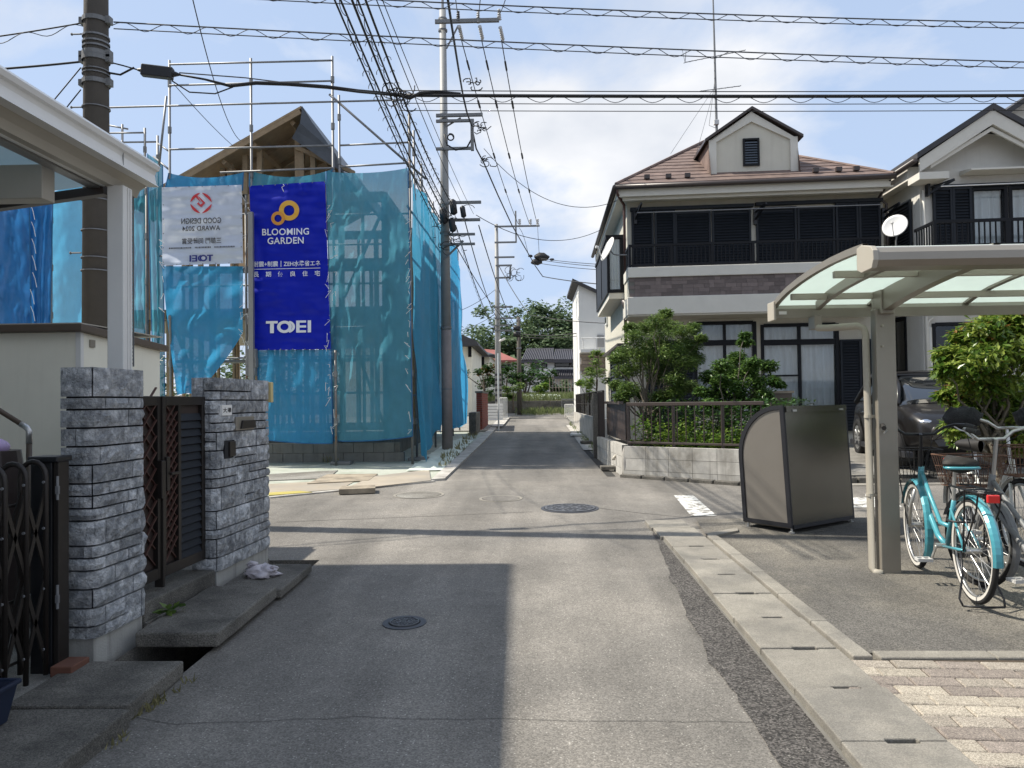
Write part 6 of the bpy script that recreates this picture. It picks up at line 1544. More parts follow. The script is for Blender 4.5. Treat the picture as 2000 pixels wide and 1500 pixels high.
for (px,py,sx,sy,lab) in ((1195,920,.32,.22,'mossy stone slab bridging the drain at the wall corner'),(1150,868,.34,.30,'dark stone slab bridging the drain by the gate pier'),(1125,853,.25,.4,'pale metal plate bridging the drain further on')):
    p=onground(px,py); 
    tag(MB().box(p.x-sx*.6,p.x+sx*.6,p.y-sy/2,p.y+sy/2,p.z+.03,p.z+.09).build('drain_slab',M['concrete_old' if sx>.3 else 'alu_white'],bevel=.015),lab,'slab','slabs over the right hand drain')
dr=MB(); dr.quad((1.16,12.3,gz(12.3)+.005),(1.30,12.3,gz(12.3)+.005),(1.22,17,gz(17)+.005),(1.10,17,gz(17)+.005)); struct('drain_channel',dr,'crack')
# fence on the wall
fn_=thing('garden_fence','brown metal bar fence standing on the garden wall','fence',(A_.x,A_.y,wtop))
zr1=at(1300,789,12).z; zr0=at(1300,866,12).z
d=(B_-A_).normalized(); L=(B_-A_).length; off_=Vector((.05,.10,0))
for z,r in ((zr1,.028),(zr0,.018)): MB().bar(A_+off_+Vector((0,0,z)),B_+off_+d*-.1+Vector((0,0,z)),.05,r*2).build('rail',M['gutter_brown'],fn_,bevel=.006)
n=int(L/.145)
mbp=MB().tube([(0,0,0),(0,0,zr1-zr0)],.009,6); me=bpy.data.meshes.new('bar'); me.from_pydata(mbp.v,[],mbp.f); me.materials.append(M['gutter_brown'])
for k in range(n+1): p=A_+off_+d*(k*.145); piece('bar',me,fn_,Matrix.Translation((p.x,p.y,zr0)))
for f in (.0,.34,.68): p=A_+off_+d*(L*f+.02); MB().box(p.x-.022,p.x+.022,p.y-.022,p.y+.022,wtop-.05,zr1-.03).build('post',M['gutter_brown'],fn_)
pnl=MB(); 
for k in range(26):
    y0=12.55+k*.098; y1=y0+.098; pnl.quad((1.50-.06*(y0-12.3)/2.8+.01*(k%2),y0,wtop+.06),(1.50-.06*(y1-12.3)/2.8+.01*((k+1)%2),y1,wtop+.06),(1.50-.06*(y1-12.3)/2.8+.01*((k+1)%2),y1,zr1),(1.50-.06*(y0-12.3)/2.8+.01*(k%2),y0,zr1))
fp2=thing('fence_panel','dark brown corrugated fence panel along the road side of the garden','fence',(1.5,13.6,wtop))
pnl.build('corrugated_sheet',M['gutter_brown'],fp2); MB().box(1.40,1.47,12.55,15.1,zr1-.0,zr1+.05).build('top_rail',M['gutter_brown'],fp2)
# gate pier and mesh fence further along
gp_=thing('gate_pier','narrow brick gate pier at the far end of the garden fence','pier',(1.28,15.4,gz(15.4)))
q1=at(1160,768,15.4); MB().box(q1.x-.03,q1.x+.06,15.25,15.45,gz(15),q1.z).build('shaft',M['concrete_old'],gp_); MB().box(q1.x+.07,q1.x+.20,15.3,15.5,gz(15),q1.z+.02).build('brick_shaft',M['gutter_brown'],gp_)
# ------------------------------------------------------------------ trees
def crown(pts_clumps, n, size, matn, parent, seed, spread=.16, asp=.45, name='crown', droop=.4, up=.4):
    rl_=random.Random(seed); mb=MB(); per=max(1,n//len(pts_clumps)); P=[]
    for c,rad in pts_clumps:
        for _ in range(per):
            v=Vector((rl_.gauss(0,1),rl_.gauss(0,1),rl_.gauss(0,1))); v.normalize(); v*=rad*(rl_.random()**.45)
            P.append(c+Vector((v.x,v.y,v.z*.7)))
    leaf_cloud(mb,P,size,rl_,asp,droop,up)
    return mb.build(name,matn,parent)
def limb(mb,a,b,r0,r1,rl_,wob=.05,n=6):
    a=Vector(a); b=Vector(b); pts=[a.lerp(b,i/n)+Vector((rl_.uniform(-wob,wob),rl_.uniform(-wob,wob),rl_.uniform(-wob,wob)*.5))*(1 if 0<i<n else 0) for i in range(n+1)]
    mb.tube(pts,[r0+(r1-r0)*i/n for i in range(n+1)],7); return pts
def tree(name,label,base,clumps,nleaf,size,leafm,barkm,seed,tr=.06,fork=.35,group=None,asp=.45,extra=None,droop=.4):
    rl_=random.Random(seed); t=thing(name,label,'tree',tuple(base),group); base=Vector(base)
    cen=sum((c for c,_ in clumps),Vector())/len(clumps); fk=base.lerp(Vector((cen.x,cen.y,cen.z)),fork)
    mb=MB(); limb(mb,base-Vector((0,0,.1)),fk,tr,tr*.75,rl_,tr*.5)
    for c,r in clumps: limb(mb,fk+Vector((rl_.uniform(-tr,tr),rl_.uniform(-tr,tr),0))*.5,c,tr*.45,tr*.08,rl_,.05+tr*.3)
    mb.build('trunk',M[barkm],t,smooth=True)
    crown(clumps,nleaf,size,M[leafm],t,seed,asp=asp,droop=droop)
    if extra: crown([(c,r) for c,r in clumps[::2]],extra[0],size*.9,M[extra[1]],t,seed+9,asp=asp,name='young_leaves',droop=droop)
    return t
def clumps_px(lst,Y,dy,seed,s=1.0):
    rl_=random.Random(seed); return [(at(px,py,Y+rl_.uniform(-dy,dy)),r*s) for px,py,r in lst]
bA=at(1262,815,13.4); bA.z=gz(13.4)+.3
tree('maple_tree','airy maple like tree at the left of the fenced garden',bA,clumps_px([(1285,628,.22),(1310,640,.22),(1262,640,.20),(1240,660,.22),(1335,650,.22),(1350,675,.22),(1220,690,.22),(1270,680,.26),(1310,690,.28),(1340,710,.24),(1215,725,.20),(1240,720,.22),(1285,735,.24),(1320,740,.22),(1205,752,.14),(1355,640,.14),(1300,612,.12),(1250,770,.16),(1345,755,.18),(1228,760,.2),(1215,775,.16),(1300,715,.25),(1265,705,.25),(1330,680,.25),(1250,690,.22),(1290,660,.25),(1320,765,.2),(1290,775,.18),(1360,700,.16),(1232,640,.14),(1370,660,.10),(1205,700,.16)],13.4,.5,1),30000,.058,'leaf_mid','bark_pale',3,.05,.25,asp=.4)
bB=at(1402,860,12.6); bB.z=gz(12.6)+.3
tree('citrus_tree','glossy leaved citrus like tree right of the maple in the garden',bB,clumps_px([(1455,668,.13),(1440,700,.18),(1410,715,.18),(1470,710,.16),(1500,715,.16),(1385,735,.17),(1430,745,.22),(1475,745,.20),(1510,745,.13),(1400,770,.2),(1445,778,.22),(1490,770,.18),(1370,765,.14),(1455,655,.08),(1525,752,.07),(1420,795,.15),(1425,725,.18),(1460,725,.18),(1405,745,.17),(1440,760,.2),(1478,790,.15),(1385,790,.14)],12.7,.35,2),20000,.062,'leaf_glossy','bark_pale',4,.045,.3,asp=.5)
bR=onground(1956,1030,.03)
tree('photinia_tree','bushy young tree with bronze tips beside the carport bicycles',bR,clumps_px([(1925,640,.20),(1965,635,.20),(2005,640,.2),(1890,690,.19),(1935,690,.25),(1985,690,.25),(2030,700,.2),(1860,730,.15),(1905,745,.22),(1955,750,.26),(2010,755,.25),(1885,800,.16),(1925,810,.22),(1975,815,.24),(2025,815,.2),(1845,722,.09),(1875,855,.10),(1915,860,.13),(1960,870,.14),(1840,770,.05),(1880,655,.12),(1870,830,.15),(1900,850,.16),(1950,850,.2),(1995,860,.2),(1920,700,.25),(1960,660,.2),(1850,690,.12),(1870,770,.18),(1940,780,.22),(1985,780,.22),(2020,850,.2),(1990,610,.14),(1945,608,.12)],7.9,.35,3),17000,.088,'leaf_photinia','bark_pale',5,.055,.45,asp=.42,extra=(900,'leaf_red'),droop=.8)
# planting behind the fence
pl_=random.Random(11); gx0=thing  # noqa
mb=MB(); P=[]
for k in range(4600):
    f=pl_.random(); dep=.15+pl_.random()**1.3*1.5; q=A_+d*(f*L)+Vector((.8*dep*.75,.62*dep*1.2,0)); h=pl_.random()**1.2*(.30+.35*mnoise.noise(Vector((q.x*2,q.y*2,0)))); P.append(Vector((q.x,q.y,wtop-.03+max(0,h))))
leaf_cloud(mb,P,.075,pl_,.5,.2,.7); tag(mb.build('garden_planting',M['leaf_fresh']),'low mixed green planting inside the fenced garden','plants',kind='stuff')
mb=MB(); P=[]
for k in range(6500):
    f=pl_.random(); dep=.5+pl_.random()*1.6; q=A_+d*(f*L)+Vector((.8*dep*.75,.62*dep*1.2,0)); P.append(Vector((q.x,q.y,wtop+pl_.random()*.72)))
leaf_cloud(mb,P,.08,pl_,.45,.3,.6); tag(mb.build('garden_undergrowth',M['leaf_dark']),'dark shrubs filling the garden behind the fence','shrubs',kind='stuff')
gs=MB(); gs.quad((A_.x+.04,A_.y+.05,wtop-.05),(B_.x,B_.y+.06,wtop-.05),(5.0,13.6,wtop-.05),(4.6,15.4,wtop-.05),(1.42,15.2,wtop-.05)); struct('garden_soil',gs,'soil')
# planter bench behind the fence
p=at(1507,775,13.4); pb=thing('planter_box','brown wooden planter behind the fence below the sliding window','planter',(p.x,p.y,p.z-.3)); MB().box(p.x-.32,p.x+.32,13.3,13.6,p.z-.45,p.z+.08).build('planter_body',M['brown_trim'],pb,bevel=.01); MB().box(p.x-.35,p.x+.35,13.28,13.62,p.z+.06,p.z+.10).build('planter_rim',M['wood_old'],pb)
# kerb in front of the parking
kq=thing('parking_kerb','low concrete kerb along the house parking','kerb',(6,11.3,gz(11.3)))
x=3.45
while x<13:
    MB().box(x,x+.58,11.16,11.30,gz(11.2)-.05,gz(11.2)+.09).build('kerb_stone',M['concrete_old'],kq,bevel=.015); x+=.6
sheet('gutter_strip',[(3.4,10.92),(14,10.98),(14,11.16),(3.4,11.16)],.008,'concrete')
# ------------------------------------------------------------------ rubbish collection box
fc=Vector((2.45,7.41,0)); e1=Vector((.80,.60,0)); e2=Vector((-.60,.80,0)); Wb,Db,Hb=1.06,.56,1.17; lean=.055
zb_=gz(7.5)+.075
def BT(p):  # local x along the long side, y across, z up; the box leans a little to the left
    return fc+e1*p[0]+e2*p[1]+Vector((-lean*p[2]*.95,0,zb_+p[2]+.012*(p[0]<0)))
bn=thing('rubbish_box','brushed metal rubbish collection box with curved lid and black edging','rubbish box',(fc.x+.3,fc.y+.4,zb_))
prof=[(0,0),(0,Hb)]+[(.03+(Db-.03)*math.sin(a),Hb-.50+.50*math.cos(a)) for a in [math.pi/2*k/10 for k in range(0,11)]]+[(Db,0)]
prof=[(0,0),(0,Hb)]+[(.05+(Db-.05)*math.sin(a),(Hb-.53)+.53*math.cos(a)) for a in [math.pi/2*k/12 for k in range(13)]]+[(Db,0)]
shell=MB(BT); shell.prism(prof,lambda a,b,t:(t,a,b),.012,Wb-.012); body=shell.build('body',M['bin_metal'],bn)
def edging(x0,x1,inset):
    mb=MB(BT); n=len(prof); cxm,czm=Db*.45,Hb*.45
    inn=[]
    for a,b in prof:
        inn.append((min(max(a,inset),Db-inset) if True else a, min(max(b,inset),Hb-inset)))
    # move curved points inwards along the direction to the centre of the arc
    inn=[(a,b) for a,b in inn]
    for i,(a,b) in enumerate(prof):
        if b>Hb-.53 and a>.05: 
            va_=Vector((a-.05,b-(Hb-.53))); va_*=max(0,(va_.length-inset)/va_.length); inn[i]=(max(.05+va_.x,inset),(Hb-.53)+va_.y)
    for i in range(n):
        j=(i+1)%n; o0,o1,i0,i1=prof[i],prof[j],inn[i],inn[j]
        mb.quad((x0,*o0),(x0,*o1),(x0,*i1),(x0,*i0)); mb.quad((x1,*o0),(x1,*o1),(x1,*i1),(x1,*i0)); mb.quad((x0,*o0),(x1,*o0),(x1,*o1),(x0,*o1)); mb.quad((x0,*i0),(x1,*i0),(x1,*i1),(x0,*i1))
    return mb
pe=[(a,b) for a,b in prof]
edging(-.008,.022,.042).build('edge_frame',M['black_plastic'],bn); edging(Wb-.02,Wb+.006,.03).build('edge_frame',M['black_plastic'],bn)
MB(BT).prism([(a,b) for a,b in prof],lambda a,b,t:(t,a*.985+.004,b*.99+.006),.004,.011).build('side_panel',M['bin_side'],bn)
MB(BT).box(.025,Wb-.02,-.016,-.001,Hb-.055,Hb+.004).build('top_trim',M['bin_metal'],bn)
MB(BT).box(.02,Wb-.02,-.010,-.001,.0,.035).build('bottom_trim',M['black_plastic'],bn)
mb=MB(BT)
for x in (.14,Wb-.13): mb.box(x-.03,x+.03,-.028,-.017,Hb-.05,Hb-.03)
islands(mb,'hinge',M['silver'],bn)
for (x,y) in ((.02,.02),(Wb-.03,.02),(.02,Db-.04),(Wb-.03,Db-.04)):
    mb=MB(lambda p: fc+e1*p[0]+e2*p[1]+Vector((0,0,p[2]))); mb.tube([(x,y,gz(7.6)+.03),(x,y,gz(7.6)+.045),(x,y,gz(7.6)+.05),(x,y,zb_+.03)],[.028,.028,.012,.012],10); mb.build('foot',M['silver'],bn)
# ------------------------------------------------------------------ bicycle port (champagne aluminium, frosted arc roof)
bp_=thing('carport','champagne aluminium bicycle port with arched frosted roof on the right','carport',(2.70,5.95,gz(5.95)))
px0=at(1722,700,5.95).x
zpt=at(1722,604,5.95).z
MB().box(px0-.058,px0+.088,5.90,6.0,gz(5.95)-.02,zpt).build('post',M['champagne'],bp_,bevel=.006)
mb=MB(); 
for py in (636,676): q=at(1724,py,5.89); mb.tube([(q.x,5.90,q.z),(q.x,5.888,q.z)],.009,8)
islands(mb,'bolt',M['champagne_pale'],bp_)
XL0=1.97; XR0=7.4
arc=[(6.34,2.235),(6.20,2.275),(6.0,2.315),(5.7,2.350),(5.4,2.372),(5.1,2.382),(4.8,2.380),(4.6,2.37)]
def az(y):
    for (y0,z0),(y1,z1) in zip(arc[:-1],arc[1:]):
        if y1<=y<=y0: return z0+(z1-z0)*(y0-y)/(y0-y1)
    return arc[0][1] if y>6 else arc[-1][1]
def strip(x0,x1,dz0,dz1,y0=6.34,y1=4.6,n=14):
    mb=MB()
    ysn=[y0+(y1-y0)*k/n for k in range(n+1)]
    for a,b in zip(ysn[:-1],ysn[1:]):
        za0,za1,zb0,zb1=az(a)+dz0,az(a)+dz1,az(b)+dz0,az(b)+dz1
        mb.quad((x0,a,za1),(x1,a,za1),(x1,b,zb1),(x0,b,zb1)); mb.quad((x0,a,za0),(x0,b,zb0),(x1,b,zb0),(x1,a,za0)); mb.quad((x0,a,za0),(x0,a,za1),(x0,b,zb1),(x0,b,zb0)); mb.quad((x1,a,za0),(x1,b,zb0),(x1,b,zb1),(x1,a,za1))
    return mb
for k in range(7):
    x0=XL0+.03+k*.77; strip(x0,x0+.74,.018,.022).build('roof_panel',M['frosted_green'],bp_,smooth=False)
strip(XL0,XL0+.035,-.005,.040).build('end_arch',M['champagne'],bp_)
for k in range(1,7): x=XL0+.015+k*.77; strip(x-.02,x+.02,.0,.03).build('rafter',M['champagne'],bp_)
# deeper arched arms
for x in (2.31,):
    strip(x-.02,x+.02,-.055,.012,6.25,4.62).build('arm',M['champagne'],bp_)
# main cantilever arm from the post
arm=MB(); n=12
ysn=[6.02+(4.56-6.02)*k/n for k in range(n+1)]
xm=px0+.015
def armz(y): f=(6.02-y)/1.46; return az(y)-.03-(.16*(1-f)+.06*f), az(y)-.02
for a,b in zip(ysn[:-1],ysn[1:]):
    a0,a1=armz(a); b0,b1=armz(b); x0,x1=xm-.035,xm+.035
    arm.quad((x0,a,a0),(x0,a,a1),(x0,b,b1),(x0,b,b0)); arm.quad((x1,a,a0),(x1,b,b0),(x1,b,b1),(x1,a,a1)); arm.quad((x0,a,a0),(x0,b,b0),(x1,b,b0),(x1,a,a0)); arm.quad((x0,a,a1),(x1,a,a1),(x1,b,b1),(x0,b,b1))
arm.quad((xm-.035,6.02,armz(6.02)[0]),(xm+.035,6.02,armz(6.02)[0]),(xm+.035,6.02,armz(6.02)[1]),(xm-.035,6.02,armz(6.02)[1]))
arm.build('main_arm',M['champagne'],bp_)
MB().box(xm-.05,xm+.05,5.86,6.03,armz(5.95)[0]-.01,az(5.95)-.01).build('arm_bracket',M['champagne'],bp_,bevel=.006)
for y,xa in ((6.02,XL0+.05),(5.35,XL0+.12),(4.95,XL0+.12)):
    MB().box(xa,XR0,y-.022,y+.022,az(y)-.05,az(y)-.004).build('purlin',M['champagne_pale'],bp_)
# low gutter and high front beam
MB().prism([(6.30,2.15),(6.42,2.16),(6.42,2.27),(6.40,2.27),(6.34,2.265),(6.30,2.225)],lambda a,b,t:(t,a,b),XL0+.01,XR0).build('gutter',M['champagne'],bp_)
MB().prism([(6.26,2.13),(6.43,2.13),(6.43,2.285),(6.26,2.285)],lambda a,b,t:(t,a,b),XL0-.012,XL0+.01).build('gutter_cap',M['champagne_pale'],bp_,bevel=.006)
MB().prism([(4.60,2.245),(4.47,2.25),(4.445,2.285),(4.45,2.33),(4.475,2.36),(4.60,2.39)],lambda a,b,t:(t,a,b),XL0+.02,XR0).build('front_beam',M['champagne'],bp_)
MB().prism([(4.66,2.26),(4.60,2.235),(4.46,2.24),(4.435,2.285),(4.44,2.34),(4.47,2.37),(4.60,2.40),(4.66,2.39)],lambda a,b,t:(t,a,b),XL0-.012,XL0+.02).build('beam_cap',M['champagne_pale'],bp_,bevel=.004)
MB().box(XL0+.03,XL0+.09,6.255,6.26,2.175,2.20).build('maker_sticker',M['name_white'],bp_)
pp=MB(); gxp=at(1598,612,6.2).x; xq=px0-.10
pp.tube([(gxp,6.33,2.15),(gxp,6.30,2.09),(gxp,6.2,2.055),(gxp+.06,6.15,2.05),(xq-.05,6.02,2.05),(xq-.01,6.0,2.03),(xq,5.99,1.98),(xq,5.97,gz(5.95)+.06),(xq+.01,5.94,gz(5.95)+.03),(xq+.05,5.90,gz(5.95)+.028)],.027,12); pp.build('downpipe',M['champagne_pale'],bp_,smooth=True)
mb=MB()
for z in (1.35,.75): mb.tube([(xq,5.975,z-.012),(xq,5.975,z+.012)],.032,12); mb.box(xq,xq+.06,5.96,5.985,z-.01,z+.01)
islands(mb,'pipe_clip',M['champagne_pale'],bp_)
MB().box(gxp-.03,gxp+.03,6.2,6.34,2.05,2.16).build('outlet_box',M['champagne'],bp_,bevel=.004)
# second post further right, outside the picture, so the roof stands
MB().box(px0+2.5,px0+2.64,5.90,6.0,gz(5.95)-.02,zpt).build('post',M['champagne'],bp_,bevel=.006)
# ------------------------------------------------------------------ parked car
hd=Vector((-.19,-.98,0)).normalized(); lf=Vector((-hd.y,hd.x,0)); lf=Vector((.98,-.19,0)).normalized()
cc=Vector((6.80,13.35,gz(13.3)+.10))
CT=lambda p: cc+hd*p[0]+lf*p[1]+Vector((0,0,p[2]))
car=thing('parked_car','dark brown hatchback parked nose to the street behind the bicycle port','car',tuple(cc))
def loft(stations,name,matn,parent,closed=False):
    """stations: (x, [(y,z)...]) half sections mirrored"""
    mb=MB(CT); n=None
    for x,sec in stations:
        full=[(-y,z) for y,z in sec]+[(y,z) for y,z in reversed(sec)]
        n=len(full)
        for y,z in full: mb.v.append((x,y,z))
    for i in range(len(stations)-1):
        for k in range(n-1): a=i*n+k; mb.f.append((a,a+1,a+n+1,a+n))
        a=i*n+n-1; mb.f.append((a,i*n,(i+1)*n,a+n))
    mb.f.append(tuple(range(n))); m=(len(stations)-1)*n; mb.f.append(tuple(m+k for k in reversed(range(n))))
    o=mb.build(name,matn,parent,smooth=True); o.modifiers.new('sub','SUBSURF').levels=1; o.modifiers['sub'].render_levels=2; return o
def sec(w,zb,zs,zt): return [(w*.86,zb),(w*.99,zb+.12),(w,zs-.16),(w*.97,zs),(w*.90,zt),(w*.45,zt+.015)]
body=loft([(-2.12,sec(.70,.42,.80,.98)),(-2.05,sec(.80,.30,.85,1.02)),(-1.75,sec(.88,.22,.92,1.03)),(-1.2,sec(.90,.20,.94,1.02)),(-.3,sec(.905,.19,.93,1.0)),(.6,sec(.905,.19,.92,.99)),(1.1,sec(.90,.20,.91,.98)),(1.55,sec(.88,.21,.86,.93)),(1.9,sec(.84,.24,.78,.84)),(2.08,sec(.74,.30,.66,.74)),(2.14,sec(.60,.36,.58,.64))],'body',M['car_paint'],car)
def csec(w,zb,zt,tw): return [(w,zb),(w*.985,zb+.04),(tw+.02,zt-.07),(tw-.04,zt-.015),(tw*.55,zt)]
cab=loft([(-1.98,csec(.78,.96,1.02,.60)),(-1.75,csec(.80,.98,1.30,.60)),(-1.3,csec(.83,.98,1.48,.62)),(-.5,csec(.84,.97,1.525,.63)),(.2,csec(.84,.96,1.50,.62)),(.75,csec(.83,.95,1.28,.64)),(1.22,csec(.80,.93,.99,.66))],'cabin',M['car_glass'],car)
rfp=loft([(-1.80,[(.58,1.27),(.57,1.32),(.3,1.335)]),(-1.3,[(.61,1.44),(.60,1.495),(.3,1.51)]),(-.5,[(.62,1.49),(.61,1.54),(.3,1.555)]),(.12,[(.61,1.47),(.60,1.52),(.3,1.535)]),(.26,[(.60,1.45),(.59,1.485),(.3,1.50)])],'roof_panel',M['car_paint'],car)
mb=MB(CT)
for s in (-1,1):
    mb.tube([(1.18,s*.80,.97),(.72,s*.68,1.30),(.22,s*.615,1.49)],.034,6); mb.tube([(-.45,s*.845,.97),(-.50,s*.66,1.50)],.035,6); mb.tube([(-1.98,s*.76,.98),(-1.72,s*.62,1.32),(-1.3,s*.62,1.47)],.07,6)
islands(mb,'pillar',M['car_paint'],car,smooth=True)
def wheel(T,c,r,wdt,parent):
    w_=MB(T); pr=[(r,-.5),(r,.5),(r*.93,.62),(r*.66,.55),(r*.66,-.55),(r*.93,-.62)]; n=32; b=0
    for i in range(n):
        a=2*math.pi*i/n
        for rr_,yy_ in pr: w_.v.append((c[0]+rr_*math.cos(a),c[1]+yy_*wdt,c[2]+rr_*math.sin(a)))
    m=len(pr)
    for i in range(n):
        for k in range(m): a0=i*m+k; a1=i*m+(k+1)%m; b0=((i+1)%n)*m+k; b1=((i+1)%n)*m+(k+1)%m; w_.f.append((a0,a1,b1,b0))
    return w_.build('wheel',M['tyre'],parent,smooth=True)
for x in (1.32,-1.30):
    for s in (-1,1):
        y=s*.80; wh=wheel(CT,(x,y,.335),.335,.20,car); rm=MB(CT)
        for k in range(10): a=2*math.pi*k/10; rm.bar((x,y+s*.085,.335),(x+.20*math.cos(a),y+s*.105,.335+.20*math.sin(a)),.035,.03,(0,1,0))
        n=28
        for i in range(n):
            a=2*math.pi*i/n; b=2*math.pi*(i+1)/n
            for r0_,r1_ in ((.195,.225),): rm.quad((x+r0_*math.cos(a),y+s*.10,.335+r0_*math.sin(a)),(x+r1_*math.cos(a),y+s*.112,.335+r1_*math.sin(a)),(x+r1_*math.cos(b),y+s*.112,.335+r1_*math.sin(b)),(x+r0_*math.cos(b),y+s*.10,.335+r0_*math.sin(b)))
        rm.build('rim',M['silver'],wh)
        am=MB(CT)
        for i in range(14):
            a=math.pi*i/14-.05; b=math.pi*(i+1)/14-.05; am.quad((x+.36*math.cos(a),y+s*.095,.335+.36*math.sin(a)),(x+.42*math.cos(a),y+s*.108,.335+.42*math.sin(a)),(x+.42*math.cos(b),y+s*.108,.335+.42*math.sin(b)),(x+.36*math.cos(b),y+s*.095,.335+.36*math.sin(b)))
        am.build('wheel_arch',M['black_plastic'],car)
for s in (-1,1):
    blob('headlight',CT((1.93,s*.62,.70)),.13,'chrome',car,8,.05,2,s,(1.1,1.2,.55))
    mb=MB(CT); mb.box(.74,.90,s*.93-.09*(s<0)*0-.0,s*1.07,.98,1.12); mb.build('wing_mirror',M['car_paint'],car,bevel=.03)
    for x in (.28,-.75): MB(CT).box(x-.10,x+.06,s*.905,s*.935,.80,.83).build('door_handle',M['chrome'],car,bevel=.006)
    sm=MB(CT)
    for xq_ in (.98,-.10,-1.05): sm.bar((xq_,s*.906,.30),(xq_,s*.903,.92),.008,.006)
    islands(sm,'door_seam',M['crack'],car)
    MB(CT).box(-1.95,1.95,s*.80,s*.915,.17,.27).build('sill',M['black_plastic'],car,bevel=.02)
mb=MB(CT); mb.box(2.02,2.13,-.42,.42,.44,.66); mb.build('grille',M['black_plastic'],car,bevel=.03); MB(CT).box(2.12,2.15,-.17,.17,.40,.56).build('number_plate',M['name_white'],car)
mb=MB(CT); mb.bar((1.16,.5,1.0),(1.05,-.1,1.06),.02,.015); mb.bar((1.16,-.1,1.0),(1.05,-.6,1.06),.02,.015); islands(mb,'wiper',M['black_plastic'],car)
MB(CT).quad((1.06,-.55,1.075),(1.06,.55,1.075),(.62,.50,1.35),(.62,-.50,1.35)).build('sun_shade',M['alu_grey'],car) if False else None
